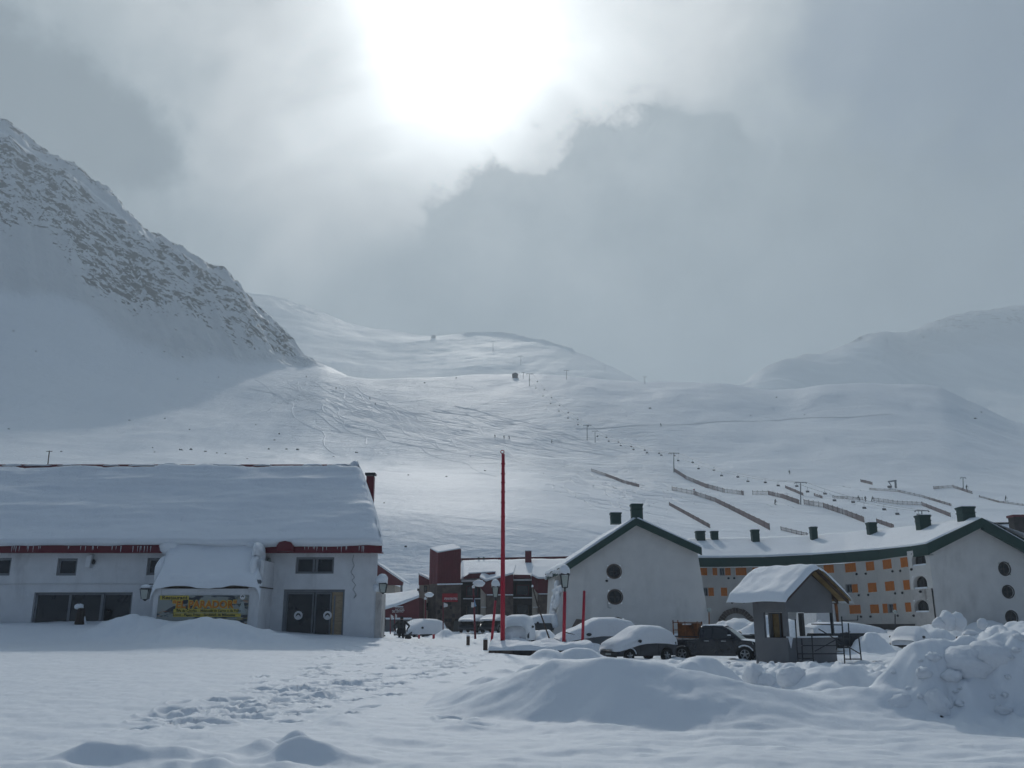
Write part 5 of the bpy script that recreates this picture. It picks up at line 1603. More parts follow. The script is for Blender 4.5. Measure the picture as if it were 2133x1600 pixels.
    bay(1108, 1190, 1199, 1206, 1236, 1310)
    # balconies between the bays
    for (l, r, ys) in ((965, 1002, (1246, 1284)), (1069, 1108, (1244, 1283))):
        for j, yy in enumerate(ys):
            bo = pr('balcony', [(l, yy + 16), (r, yy + 16), (r, yy + 2.4), (l, yy + 2.4)], 95.9, 97.3, 'dark_stone')
            pr('balcony_snow', [(l - .5, yy + 2.2), (r + .5, yy + 2.2), (r + .5, yy), (l - .5, yy)], 95.8, 96.3, 'snow_roof', bo)
            w = pr('window', [(l + 6, yy - 3), (r - 6, yy - 3), (r - 6, yy - 26), (l + 6, yy - 26)], 97.2, 97.38, 'red_metal' if j == 0 else 'brown_stone')
            pr('pane', [(l + 8, yy - 5), (r - 8, yy - 5), (r - 8, yy - 24), (l + 8, yy - 24)], 97.15, 97.195, 'dark_glass', w)
        pr('doorway', [(l + 3, 1318), (r - 3, 1318), (r - 3, 1290 + 11), (l + 3, 1290 + 11)], 97.2, 97.38, 'dark_glass')
    pr('eave_gable', [(1070, 1206), (1106, 1204), (1104, 1197.5), (1070, 1197)], 96.2, 97.3, 'red_metal')
    pr('eave_lintel', [(1069, 1209.5), (1108, 1209.5), (1108, 1206.6), (1069, 1206.6)], 95.9, 96.18, 'white_wall')
    for yy in (1262, 1278):
        pr('stair_tread', [(1110, yy + 1.4), (1124, yy + 1.4), (1124, yy), (1110, yy)], 95.0, 95.2, 'cream_wall')
build_red_hotel()

def build_annex():
    y = 90.0
    h = thing('red_annex', 'low red annex with a long snowy shed roof beside the stone tower', 'building', (P(835, 1300, y).x, y, .6))
    def pr(name, pts, y0, y1, m, parent=None):
        q = [P(a, b, y0) for a, b in pts]; n = len(q)
        return MB().add([(p.x, y0, p.z) for p in q] + [(p.x, y1, p.z) for p in q], [tuple(range(n - 1, -1, -1)), tuple(range(n, 2 * n))] + [(i, (i + 1) % n, n + (i + 1) % n, n + i) for i in range(n)]).build(name, m, parent or h)
    pr('red_wall', [(770, 1289), (872.5, 1289), (872.5, 1245), (835, 1259), (800, 1270), (770, 1276)], y, y + 5, 'red_metal')
    pr('lower_wall', [(770, 1320), (872.5, 1320), (872.5, 1289.4), (770, 1289.4)], y + .2, y + 5, 'grey_render')
    e = [P(765, 1277, y - .2), P(800, 1270.5, y - .2), P(836, 1259.5, y - .2), P(873, 1244.5, y - .2)]
    b = [P(765, 1243, y + 8), P(800, 1240.5, y + 8), P(836, 1238, y + 8), P(871, 1233, y + 8)]
    off = WORLD[h.name]
    nu, nv = 50, 24
    U = np.linspace(0, 3, nu); X = np.zeros((nv, nu)); Yy = X.copy(); Z = X.copy()
    for c, u in enumerate(U):
        i = min(int(u), 2); f = u - i
        p = e[i] * (1 - f) + e[i + 1] * f; q = b[i] * (1 - f) + b[i + 1] * f
        for r in range(nv):
            v = max(0, (r - 1)) / (nv - 2)
            w = p * (1 - v) + q * v
            X[r, c], Yy[r, c], Z[r, c] = w.x - off.x, w.y - off.y, w.z - off.z + (0 if r == 0 else .25 + .12 * float(fbm(np.array(w.x * .5), np.array(w.y * .5), 3)))
    grid_mesh('roof_snow', X, Yy, Z, 'snow_roof', h)
    pr('ledge_snow', [(790, 1290.5), (857, 1290.5), (857, 1286.8), (790, 1286.8)], y - .35, y - .02, 'snow_roof')
    pr('ledge_snow', [(859, 1292), (872, 1292), (872, 1289), (859, 1289)], y - .35, y - .02, 'snow_roof')
    pr('doorway', [(857.5, 1318), (862, 1318), (862, 1291), (857.5, 1291)], y + .1, y + .19, 'dark_glass')
    pr('small_chimney', [(869, 1238), (873, 1238), (873, 1226), (869, 1226)], y + 6, y + 6.4, 'dark_stone')
    t = P(817, 1272.2, y - .06); text_mesh('lettering', 'HOTEL', .30, 'letter_white', h, P(823, 1272, y - .03), bold=.004, extrude=.004)
    text_mesh('lettering', 'DEL CENTRO', .30, 'letter_white', h, P(816.5, 1275.8, y - .03), bold=.004, extrude=.004, sx=.62)
    pr('canopy', [(822, 1265), (839, 1265), (839, 1263.3), (822, 1263.3)], y - .5, y - .02, 'snow_roof')
build_annex()

def build_red_cabin():
    y = 112.0
    h = thing('red_gable_cabin', 'far cream cabin with a red gable and open corner post', 'building', (P(800, 1238, y).x, y, 2))
    def pr(name, pts, y0, y1, m):
        q = [P(a, b, y0) for a, b in pts]; n = len(q)
        return MB().add([(p.x, y0, p.z) for p in q] + [(p.x, y1, p.z) for p in q], [tuple(range(n - 1, -1, -1)), tuple(range(n, 2 * n))] + [(i, (i + 1) % n, n + (i + 1) % n, n + i) for i in range(n)]).build(name, m, h)
    pr('gable', [(740, 1219), (838.5, 1219), (839.5, 1213), (782, 1173.5), (740, 1202)], y, y + .6, 'red_metal')
    pr('wall', [(745, 1250), (822, 1250), (822, 1219.3), (745, 1219.3)], y + .4, y + 7, 'cream_wall')
    pr('post', [(834, 1240), (838, 1240), (838, 1219.3), (834, 1219.3)], y + .1, y + .5, 'steel')
    pr('rail', [(822, 1238), (834, 1238), (834, 1235.5), (822, 1235.5)], y + .1, y + .2, 'steel')
    a, b, c = P(782, 1172.5, y - .1), P(840.5, 1213, y - .1), P(738, 1203, y - .1)
    for p, q in ((a, b), (a, c)):
        MB().hexa([p, q, q + Vector((0, 8, 0)), p + Vector((0, 8, 0)), p + Vector((0, 0, .2)), q + Vector((0, 0, .2)), q + Vector((0, 8, .2)), p + Vector((0, 8, .2))]).build('roof_snow', 'snow_roof', h)
build_red_cabin()

def build_far_right_house():
    y = 95.0
    h = thing('chimney_house', 'snow-roofed house with a dark red chimney behind the right gable', 'building', (P(2140, 1200, y).x, y, .5))
    e0, e1, r0, r1 = P(2040, 1175, y), P(2330, 1165, y), P(2060, 1093, y + 9), P(2330, 1088, y + 9)
    MB().add([e0, e1, r1, r0, e0 - Vector((0, -.4, 7)), e1 - Vector((0, -.4, 7)), r1 + Vector((0, 9, -6)), r0 + Vector((0, 9, -6))], [(0, 1, 2, 3), (4, 5, 1, 0), (3, 2, 6, 7)]).build('wall', 'hotel_wall', h)
    snow_quad('roof_snow', h, roof_patch(e0, e1, e1 * .04 + r1 * .96, e0 * .04 + r0 * .96), 40, 14, .2, 6)
    MB().bar(r0 + Vector((0, 0, .12)), r1 + Vector((0, 0, .12)), .5, .2).build('ridge_cap', 'dark_stone', h)
    c0, c1 = P(2117, 1112, y + 2), P(2142, 1077, y + 2)
    c = MB().box(c0.x, c1.x, y + 2, y + 3.2, c0.z, c1.z).build('chimney', 'dark_stone', h)
    MB().box(c0.x - .12, c1.x + .12, y + 1.9, y + 3.3, c1.z + .002, c1.z + .25).build('chimney_cap', 'red_metal', c)
build_far_right_house()

# ------------------------------------------------------------------ poles, lamps, flags
def gpos(px, py, Y):
    p = P(px, py, Y)
    return p
def build_flagpole():
    Y = 44.0
    b, t = P(1047, 1352, Y), P(1046.5, 946, Y)
    o = thing('flagpole', 'tall red flagpole with a ring on top', 'flagpole', b)
    MB().lathe([(.115, -.3), (.108, 2.5), (.10, 5.5), (.082, (t.z - b.z))], b, 14).build('pole', 'red_paint', o, True)
    for py in (967, 988, 1006, 1026, 1048, 1078, 1108, 1158):
        z = P(1047, py, Y).z
        MB().lathe([(.112, 0), (.112, .05)], (b.x, b.y, z), 14).build('pole_band', 'sign_red', o)
    n = 18; c = P(1046.5, 941.5, Y)
    mb = MB(); mb.path([(c.x + .085 * math.cos(2 * math.pi * k / n), Y, c.z + .085 * math.sin(2 * math.pi * k / n)) for k in range(n + 1)], .022, 6).build('ring', 'red_paint', o)
    MB().tube((c.x, Y, t.z), (c.x, Y, c.z - .07), .02).build('ring_stem', 'red_paint', o)
build_flagpole()

def lamp_post(px0, pyb, px1, pyl, Y, label, k=1.0, rad=.085, snow=True):
    """red post with a four-sided lantern; px1/pyl: bottom of lantern"""
    b, t = P(px0, pyb + 8, Y), P(px1, pyl, Y)
    o = thing('street_lamp', label, 'lamp', b, 'red lamp posts round the square')
    MB().tube(b, t - Vector((0, 0, .12 * k)), rad, rad * .92, 10).build('post', 'red_paint', o, True)
    MB().tube(t - Vector((0, 0, .12 * k)), t, rad * .5, rad * .4, 8).build('neck', 'black_metal', o)
    c = t; w = .30 * k; hh = .52 * k
    fr = MB()
    for sx in (-1, 1):
        for sy in (-1, 1):
            fr.bar((c.x + sx * w * .32, c.y + sy * w * .32, c.z + .03), (c.x + sx * w * .52, c.y + sy * w * .52, c.z + hh), .025 * k, .025 * k)
    fr.lathe([(w * .1, 0), (w * .42, .05 * k)], (c.x, c.y, c.z), 8)
    fr.hexa([(c.x - w * .72, c.y - w * .72, c.z + hh), (c.x + w * .72, c.y - w * .72, c.z + hh), (c.x + w * .72, c.y + w * .72, c.z + hh), (c.x - w * .72, c.y + w * .72, c.z + hh),
             (c.x - w * .2, c.y - w * .2, c.z + hh + .16 * k), (c.x + w * .2, c.y - w * .2, c.z + hh + .16 * k), (c.x + w * .2, c.y + w * .2, c.z + hh + .16 * k), (c.x - w * .2, c.y + w * .2, c.z + hh + .16 * k)])
    f = fr.build('lantern', 'black_metal', o)
    MB().hexa([(c.x - w * .29, c.y - w * .29, c.z + .06), (c.x + w * .29, c.y - w * .29, c.z + .06), (c.x + w * .29, c.y + w * .29, c.z + .06), (c.x - w * .29, c.y + w * .29, c.z + .06),
               (c.x - w * .48, c.y - w * .48, c.z + hh - .01), (c.x + w * .48, c.y - w * .48, c.z + hh - .01), (c.x + w * .48, c.y + w * .48, c.z + hh - .01), (c.x - w * .48, c.y + w * .48, c.z + hh - .01)]).build('glass', 'lamp_glass', f)
    MB().blob((c.x, c.y, c.z + hh + .16 * k), w * .72, w * .72, .26 * k, 3, .1, 14, 9).build('snow_cap', 'snow_roof', f, True)
lamp_post(1174, 1344, 1176.5, 1226, 45.0, 'red lamp post with snowy lantern in front of the white gable', 1.25, .09)
lamp_post(1024, 1330, 1032, 1246, 62.0, 'leaning red lamp post with lantern just left of the flagpole', 1.35, .09)

def arm_lamp(px0, pyb, px1, pyt, pxh, pyh, Y, label, sz=1.0):
    b, t, hd = P(px0, pyb + 6, Y), P(px1, pyt, Y), P(pxh, pyh, Y)
    o = thing('arm_lamp', label, 'lamp', b, 'arm lamps loaded with snow')
    MB().tube(b, t, .075, .06, 8).build('post', 'red_metal', o, True)
    MB().path([t, t * .5 + hd * .5 + Vector((0, 0, .12)), hd], .04).build('arm', 'black_metal', o)
    d = (hd - t)
    MB().blob((hd.x, hd.y, hd.z + .06), abs(d.x) * .8 + .12, .24, .20 * sz, 6, .15, 16, 10).build('snow_load', 'snow_roof', o, True)
    MB().blob((t.x, t.y, t.z + .05), .11, .11, .12, 2, .1, 8, 6).build('snow_knob', 'snow_roof', o, True)
arm_lamp(886.5, 1334, 886, 1248, 894, 1240.5, 74, 'thin red lamp beside the cream wall, snow on its arm')
arm_lamp(990, 1325, 986, 1224, 997.5, 1217, 64, 'red lamp with a long snow-laden head, notice on its post', 1.2)
def notice():
    c = P(984.5, 1260, 63.7); o = thing('post_notice', 'small white notice fixed to the red lamp post', 'notice', c)
    MB().box(c.x - .10, c.x + .10, 63.66, 63.7, c.z - .17, c.z + .17).build('sheet', 'letter_white', o)
    c2 = P(989.5, 1256, 63.7)
    MB().add([(c2.x - .07, 63.72, c2.z + .32), (c2.x + .10, 63.70, c2.z - .22), (c2.x - .05, 63.74, c2.z - .25), (c2.x - .07, 63.78, c2.z + .32), (c2.x + .10, 63.76, c2.z - .22), (c2.x - .05, 63.8, c2.z - .25)],
             [(0, 2, 1), (3, 4, 5), (0, 1, 4, 3), (1, 2, 5, 4), (2, 0, 3, 5)]).build('pennant', 'flag_blue', o)
notice()
def red_pole():
    Y = 45.2
    b, t = P(1213, 1349, Y), P(1217, 1232, Y)
    o = thing('red_post', 'bare red post without lantern, right of the lamp post', 'post', b)
    MB().tube(b, t, .075, .07, 10).build('post', 'red_paint', o, True)
    MB().lathe([(.073, 0), (.04, .04)], t, 10).build('cap', 'red_paint', o)
red_pole()
def flag(px, pyb, pyt, Y, w, hgt, label, m='satin_white', sgn=1):
    b, t = P(px, pyb + 6, Y), P(px, pyt, Y)
    o = thing('small_flag', label, 'flag', b, 'small flags along the path')
    MB().tube(b, t, .045, .04, 8).build('staff', 'red_metal', o)
    vs, fs = [], []
    n = 8
    for k in range(n + 1):
        f = k / n
        yy = .12 * math.sin(f * 5) * f
        hz = hgt * (1 - .55 * f)
        for y2 in (0, .02):
            vs += [(t.x + sgn * w * f, t.y + yy + y2, t.z - .02 - .35 * hgt * f), (t.x + sgn * w * f, t.y + yy + y2, t.z - .02 - .35 * hgt * f - hz)]
    for k in range(n):
        a = k * 4
        fs += [(a, a + 4, a + 5, a + 1), (a + 2, a + 3, a + 7, a + 6), (a, a + 2, a + 6, a + 4), (a + 1, a + 5, a + 7, a + 3)]
    MB().add(vs, fs).build('cloth', m, o)
flag(813, 1318, 1279, 76, .28, .42, 'white flag behind the walking person, far staff')
flag(822, 1330, 1277, 72, .20, .40, 'white flag on a red staff next to the walking person')
flag(923, 1330, 1254, 70, .36, .40, 'white pennant on a leaning staff before the stone tower')
def globe_lamp(px, pyb, pyt, Y, label, m='black_metal'):
    b, t = P(px, pyb + 10, Y), P(px, pyt + 4, Y)
    o = thing('globe_lamp', label, 'lamp', b, 'globe lamps at the hotel')
    MB().tube(b, t, .05, .045, 8).build('post', m, o)
    MB().blob((t.x, t.y, t.z + .12), .17, .17, .17, 1, .01, 14, 10).build('globe', 'lamp_glass', o, True)
globe_lamp(1864.5, 1300, 1274, 74, 'thin globe lamp before the orange shutters')
globe_lamp(1477, 1300, 1270, 70, 'white globe lamp on an orange box at the gable corner', 'rust')
def leaning_stick():
    a, b = P(1145.5, 1334, 52), P(1109, 1221, 52)
    mid = P(1119, 1258, 52)
    o = thing('leaning_pole', 'thin bare pole leaning left beside the gable house', 'pole', a)
    MB().tube(a, mid, .045, .04, 7).tube(mid, b, .04, .03, 7).build('shaft', 'dark_wood', o)
    MB().blob(b, .06, .06, .08, 2, .1, 8, 6).build('snow_tip', 'snow_roof', o, True)
leaning_stick()
for px, pt, pb, w, Y, m, lab in ((872.5, 1322, 1336, 4, 66, 'red_paint', 'short red bollard left of the thin lamp'), (903, 1321, 1334, 5, 66, 'red_paint', 'short red bollard right of the thin lamp'),
                                 (975, 1325, 1338, 7, 54, 'dark_wood', 'stubby wooden post with snow on top, farther of two'), (1011, 1332, 1349, 9, 46, 'dark_wood', 'stubby wooden post beside the low stone wall')):
    a, b = P(px, pb + 6, Y), P(px, pt, Y); r = w * Y / FPX / 2
    o = thing('bollard', lab, 'bollard', a, 'short posts along the path')
    MB().lathe([(r, 0), (r, b.z - a.z - .03), (r * .85, b.z - a.z)], a, 10).build('stump', m, o)
    MB().blob((b.x, b.y, b.z + .02), r * 1.1, r * 1.1, .06, 2, .1, 10, 6).build('snow_cap', 'snow_roof', o, True)
def t_pole():
    Y = 150.0
    b, t = P(103, 990, Y), P(103, 939, Y)
    o = thing('utility_pole', 'thin T-shaped wire pole behind the restaurant ridge', 'pole', b)
    MB().tube(b - Vector((0, 0, 22)), t, .12, .09, 6).build('pole', 'dark_wood', o)
    MB().bar((t.x - .5, t.y, t.z - .1), (t.x + .5, t.y, t.z - .1), .1, .1).build('crossarm', 'dark_wood', o)
t_pole()
def snowy_stump():
    Y = 46.6
    b, t = P(166, 1300, Y), P(164, 1262, Y)
    o = thing('wooden_stump', 'dark wooden stump with a snow cap before the big window', 'stump', b)
    MB().lathe([(.25, -.3), (.25, .12), (.23, .4), (.17, .78)], b, 9).build('trunk', 'bark', o)
    c = P(165, 1263, Y)
    MB().blob((c.x - .02, c.y, c.z - .02), .22, .24, .14, 4, .2).build('snow_cap', 'snow_roof', o, True)
    MB().path([(c.x + .16, c.y - .02, c.z), (c.x + .26, c.y, c.z - .35), (c.x + .40, c.y, c.z - .8), (c.x + .55, c.y, c.z - 1.0)], .06, 8).build('snow_streak', 'snow_roof', o, True)
snowy_stump()

def low_wall():
    Y = 42.2
    l, r = P(1018, 1360, Y), P(1238, 1360, Y)
    zt, zb = P(1100, 1353, Y).z, 0.1
    o = thing('stone_wall', 'low stone wall under a thick snow slab at the flagpole', 'wall', (l.x + 2, Y, zb))
    MB().box(l.x + .04, r.x, Y + .04, Y + 3.0, zb, zt - .02).build('core', 'dark_stone', o)
    rs = random.Random(4)
    for row in range(3):
        x = l.x + rs.uniform(-.02, .05)
        while x < r.x - .1:
            w = rs.uniform(.28, .55); z0 = zt - .02 - (row + 1) * .23
            MB().box(x, min(r.x, x + w - .025), Y - rs.uniform(.0, .05), Y + .1, z0 + .012, z0 + .23).build('stone', ('brown_stone', 'dark_stone', 'brown_stone')[rs.randrange(3)], o, bevel=.02, seg=1)
            x += w
    off = WORLD[o.name]
    nu, nv = 90, 26
    U = np.linspace(0, 1, nu)[None, :]; V = np.linspace(0, 1, nv)[:, None]
    X = l.x - .05 + (r.x - l.x + .1) * U + 0 * V; Yy = Y - .10 + 3.2 * V + 0 * U
    e = np.minimum(np.minimum(U, 1 - U) * (r.x - l.x) / .25, np.minimum(V, 1 - V) * 3.2 / .25)
    prof = np.sqrt(np.clip(1 - (1 - np.clip(e, 0, 1)) ** 2, 0, 1))
    Z = zt + .02 + prof * (.15 + .22 * fbm(X * .6, Yy * .9, 4) + .12 * sstep(.75, 1.0, U) + .12 * sstep(.25, .8, V))
    Z = Z - (1 - prof) * .06
    grid_mesh('wall_snow', X - off.x, Yy - off.y, Z - off.z, 'snow_roof', o)
low_wall()
# ------------------------------------------------------------------ kiosk and scaffold
def build_kiosk():
    c0 = P(1645, 1385, 38.8); 
    e1 = Vector((math.cos(R(35)), math.sin(R(35)), 0)); e2 = Vector((-math.sin(R(35)), math.cos(R(35)), 0))
    k = thing('kiosk', 'small unfinished grey kiosk with a steep snow-covered roof', 'kiosk', (c0.x, c0.y, .05))
    W, D = 3.25, 1.75
    base = Vector((c0.x, c0.y, 0))
    def q(a, d, z): 
        v = base + e1 * a + e2 * d
        return (v.x, v.y, z)
    def bx(name, a0, a1, d0, d1, z0, z1, m='grey_render', bevel=0):
        return MB().hexa([q(a0, d0, z0), q(a1, d0, z0), q(a1, d1, z0), q(a0, d1, z0), q(a0, d0, z1), q(a1, d0, z1), q(a1, d1, z1), q(a0, d1, z1)]).build(name, m, k, bevel=bevel)
    zc, zp, ze, za = 1.20, 2.25, 3.12, 4.28
    bx('front_wall', 0, W, 0, .14, 0, zc)
    bx('side_wall', 0, .14, .142, D, 0, zc)
    bx('side_wall', W - .14, W, .142, D, 0, zc)
    bx('back_wall', .142, W - .142, D - .14, D, 0, zc)
    bx('counter', .16, W + .05, -.10, .16, zc + .002, zc + .06, 'snow_roof')
    bx('floor_slab', .142, W - .142, .142, D - .142, .0, .12)
    # uprights: broad pier at the back of the side, slim posts elsewhere
    bx('pier', 0, .14, D - .55, D, zc + .002, ze)
    bx('corner_post', 0, .14, 0, .2, zc + .062, zp)
    bx('post', W - .10, W, .02, .12, zc + .062, zp, 'black_metal')
    bx('back_panel', .95, 1.69, D - .1, D - .02, zc + .002, zp, 'grey_render')
    bx('plank', 1.15, 1.5, D - .16, D - .103, zc + .002, zp - .05, 'yellow_wood')
    bx('back_post', 1.7, 2.05, D - .2, D - .02, zc + .002, zp, 'dark_wood')
    bx('back_post', W - .2, W - .02, D - .2, D - .02, zc + .002, zp, 'black_metal')
    # gable panel and side lintel
    MB().add([q(0, 0, zp), q(W, 0, zp), q(W, 0, ze), q(W / 2, 0, za - .28), q(0, 0, ze), q(0, .12, zp), q(W, .12, zp), q(W, .12, ze), q(W / 2, .12, za - .28), q(0, .12, ze)],
             [(0, 1, 2, 3, 4), (9, 8, 7, 6, 5), (0, 5, 6, 1), (1, 6, 7, 2), (2, 7, 8, 3), (3, 8, 9, 4), (4, 9, 5, 0)]).build('gable_panel', 'grey_render', k)
    bx('side_lintel', 0, .12, .122, D - .552, zp, ze)
    bx('side_lintel', W - .12, W, .122, D - .3, zp, ze)
    # roof boards, rafters
    fo, bo, so = -.55, D + .75, .62      # overhangs
    ru = (za - ze) / (W / 2)
    zeL = ze - so * ru * .92
    def slope(sgn, d, t, lift):
        # t 0 ridge .. 1 eave
        a = W / 2 + sgn * t * (W / 2 + so)
        z = za + lift - t * (W / 2 + so) * ru * .9
        return a, d, z
    for sgn in (-1, 1):
        nb = 9
        for i in range(nb):
            t0, t1 = i / nb, (i + .93) / nb
            A, B = slope(sgn, 0, t0, -.06), slope(sgn, 0, t1, -.06)
            MB().hexa([q(A[0], fo, A[2] - .03), q(B[0], fo, B[2] - .03), q(B[0], bo, B[2] - .03), q(A[0], bo, A[2] - .03), q(A[0], fo, A[2]), q(B[0], fo, B[2]), q(B[0], bo, B[2]), q(A[0], bo, A[2])]).build('roof_board', 'yellow_wood', k)
        for d in (fo + .06, .06, D * .6, D, bo - .08):
            A, B = slope(sgn, 0, .0, -.16), slope(sgn, 0, .96, -.16)
            MB().hexa([q(A[0], d, A[2] - .10), q(B[0], d, B[2] - .10), q(B[0], d + .07, B[2] - .10), q(A[0], d + .07, A[2] - .10), q(A[0], d, A[2] + .06), q(B[0], d, B[2] + .06), q(B[0], d + .07, B[2] + .06), q(A[0], d + .07, A[2] + .06)]).build('rafter', 'dark_wood', k)
    off = WORLD[k.name]
    # snow: one continuous sheet over both slopes
    nt, nd = 61, 34
    T = np.linspace(-1, 1, nt)
    X = np.zeros((nd, nt)); Yy = X.copy(); Z = X.copy()
    for j in range(nd):
        v = j / (nd - 1)
        for i, t in enumerate(T):
            sg = 1 if t >= 0 else -1
            a, _, z = slope(sg, 0, abs(t) * 1.05, -.05)
            d = fo - .08 + (bo - fo + .2) * v
            n = float(fbm(np.array(a * .8 + 3), np.array(d * .8), 3))
            th = (.27 + .10 * n) * (1.0 if sg < 0 else .75)
            ev = min(1, (1 - abs(t)) / .10); ed = min(1, min(v, 1 - v) / .05)
            th *= math.sqrt(max(0, 1 - (1 - ev) ** 2)) * .92 + .08
            th *= math.sqrt(max(0, 1 - (1 - ed) ** 2)) * .92 + .08
            if abs(t) > .93: z -= .06 * (abs(t) - .93) / .07
            rnd = -.14 * math.exp(-(t / .12) ** 2)
            z += th + rnd + .02 * math.sin(d * 3)
            x, y, zz = q(a, d, z)
            X[j, i], Yy[j, i], Z[j, i] = x - off.x, y - off.y, zz - off.z
    grid_mesh('roof_snow', X, Yy, Z, 'snow_roof', k)
    # snow wedge left on the sill
    MB().add([q(.02, -.02, zc + .06), q(.34, -.02, zc + .06), q(.16, -.02, zc - .42), q(.02, .1, zc + .06), q(.34, .1, zc + .06), q(.16, .0, zc - .42)], [(0, 1, 2)[::-1], (0, 3, 4, 1), (1, 4, 5, 2), (0, 2, 5, 3), (3, 5, 4)]).build('sill_snow', 'snow_roof', k)
build_kiosk()
def build_scaffold():
    Y = 37.6
    o = thing('scaffold', 'black steel scaffold frames with cross braces standing at the kiosk', 'scaffold', P(1720, 1389, Y))
    r = .028
    def leg(px0, pyb, px1, pyt, Yd): return P(px0, pyb + 4, Yd), P(px1, pyt, Yd)
    F = {}
    for key, args in {'a': (1663, 1388, 1656.5, 1290, Y), 'b': (1695.5, 1389, 1691, 1325, Y - .3), 'c': (1760.5, 1388, 1753, 1284, Y), 'd': (1796, 1387, 1788.5, 1324, Y - .3),
                      'e': (1672, 1372, 1670, 1330, Y + 1.3), 'g': (1771.5, 1371, 1767, 1298, Y + 1.3)}.items():
        b, t = leg(*args); F[key] = (b, t)
        MB().tube(b, t, r, n=8).build('leg', 'black_metal', o)
    def rung(k1, k2, py):
        def at(kk):
            b, t = F[kk]; z = P(1700, py, b.y).z; f = (z - b.z) / (t.z - b.z)
            return b + (t - b) * f
        MB().tube(at(k1), at(k2), r * .85, n=6).build('rung', 'black_metal', o)
    rung('a', 'b', 1372); rung('a', 'c', 1362); rung('c', 'd', 1373); rung('a', 'e', 1345); rung('c', 'g', 1347); rung('e', 'g', 1345)
    for p, q_ in (((1697, 1357, Y), (1771, 1316, Y)), ((1705, 1310, Y), (1793, 1363, Y)), ((1690, 1300, Y + .4), (1755, 1302, Y)), ((1753, 1293, Y), (1787, 1292, Y + .6)), ((1787, 1292, Y + .6), (1787, 1282, Y + .6))):
        MB().tube(P(*p), P(*q_), r * .8, n=6).build('brace', 'black_metal', o)
    MB().tube(P(1740, 1322, Y), P(1765, 1318, Y), r, n=6).build('brace', 'black_metal', o)
build_scaffold()
def build_truck():
    # snow-buried truck behind the kiosk: pale cab side, brown edge, snowy flat roof
    Y = 57.0
    o = thing('snowy_truck', 'tall snow-covered truck body half hidden behind the kiosk', 'truck', P(1735, 1345, Y))
    def pr(name, pts, y0, y1, m, bevel=0):
        q = [P(a, b, y0) for a, b in pts]; n = len(q)
        return MB().add([(p.x, y0, p.z) for p in q] + [(p.x, y1, p.z) for p in q], [tuple(range(n - 1, -1, -1)), tuple(range(n, 2 * n))] + [(i, (i + 1) % n, n + (i + 1) % n, n + i) for i in range(n)]).build(name, m, o, bevel=bevel)
    pr('body', [(1700, 1330), (1748, 1330), (1742, 1256), (1700, 1256)], Y, Y + 4, 'satin_white', .05)
    pr('side_rail', [(1744, 1296), (1748, 1296), (1744, 1254), (1738, 1251)], Y - .12, Y - .004, 'rust')
    pr('roof_edge', [(1700, 1259), (1747, 1257), (1742, 1250), (1700, 1250)], Y - .15, Y + 4, 'dark_wood')
    pr('roof_snow', [(1700, 1250), (1748, 1255), (1749, 1249), (1744, 1244), (1700, 1244)], Y - .25, Y + 4, 'snow_roof', .06)
    pr('mirror_snow', [(1703, 1297), (1713, 1297), (1710, 1291), (1706, 1291)], Y - .5, Y - .3, 'snow_roof', .03)
    pr('wheel_guard', [(1700, 1345), (1752, 1345), (1750, 1331), (1700, 1331)], Y - .1, Y + 3, 'dark_stone')
build_truck()

# ------------------------------------------------------------------ vehicles
def ring_arc(cx, cz, r, n, a0, a1):
    return [(cx + r * math.cos(a0 + (a1 - a0) * i / n), cz + r * math.sin(a0 + (a1 - a0) * i / n)) for i in range(n + 1)]
def wheel(parent, x, y, r, w, side):
    t = MB()
    n = 22
    prof = [(r * .62, -w / 2), (r * .93, -w / 2), (r, -w * .32), (r, w * .32), (r * .93, w / 2), (r * .62, w / 2)]
    vs = []; fs = []
    for rr, yy in prof:
        for k in range(n):
            a = 2 * math.pi * k / n
            vs.append((x + rr * math.cos(a), y + yy, r + rr * math.sin(a)))
    m_ = len(prof)
    for i in range(m_):
        for k in range(n):
            fs.append((i * n + k, i * n + (k + 1) % n, ((i + 1) % m_) * n + (k + 1) % n, ((i + 1) % m_) * n + k))
    wo = t.add(vs, fs).build('wheel', 'rubber', parent)
    rm = MB(); yo = y + side * w * .30
    for k in range(5):
        a = 2 * math.pi * k / 5 + .3
        rm.bar((x, yo + side * .03, r), (x + r * .6 * math.cos(a), yo, r + r * .6 * math.sin(a)), .05, .13 * r / .3, up=(0, 1, 0))
    rm.tube((x, yo - side * .05, r), (x, yo + side * .06, r), r * .16, n=10)
    nn = 22
    vs = [(x + r * k_ * math.cos(2 * math.pi * i / nn), yo, r + r * k_ * math.sin(2 * math.pi * i / nn)) for k_ in (.54, .64) for i in range(nn)]
    rm.add(vs, [(i, (i + 1) % nn, nn + (i + 1) % nn, nn + i) for i in range(nn)])
    rm.build('rim', 'silver', wo)
    MB().tube((x, yo - side * .08, r), (x, yo - side * .06, r), r * .6, n=16).build('brake_disc', 'black_metal', wo)
def car_body(parent, prof, arches, W, m, name='body', bevel=.06):
    """prof: upper outline (x,z) from rear to front; arches: (x, r)"""
    z0 = prof[0][1]
    low = []
    poly = list(prof)
    xs = sorted(arches, key=lambda a: -a[0])
    zb = .28
    poly.append((prof[-1][0], zb))
    for ax, ar in xs:
        poly += [(ax + ar, zb)] + [p for p in ring_arc(ax, .33, ar, 10, 0.0, math.pi)] + [(ax - ar, zb)]
    poly.append((prof[0][0], zb))
    return MB().prism(poly[::-1], lambda a, b, c: (a, c, b), -W / 2, W / 2).build(name, m, parent, bevel=bevel)
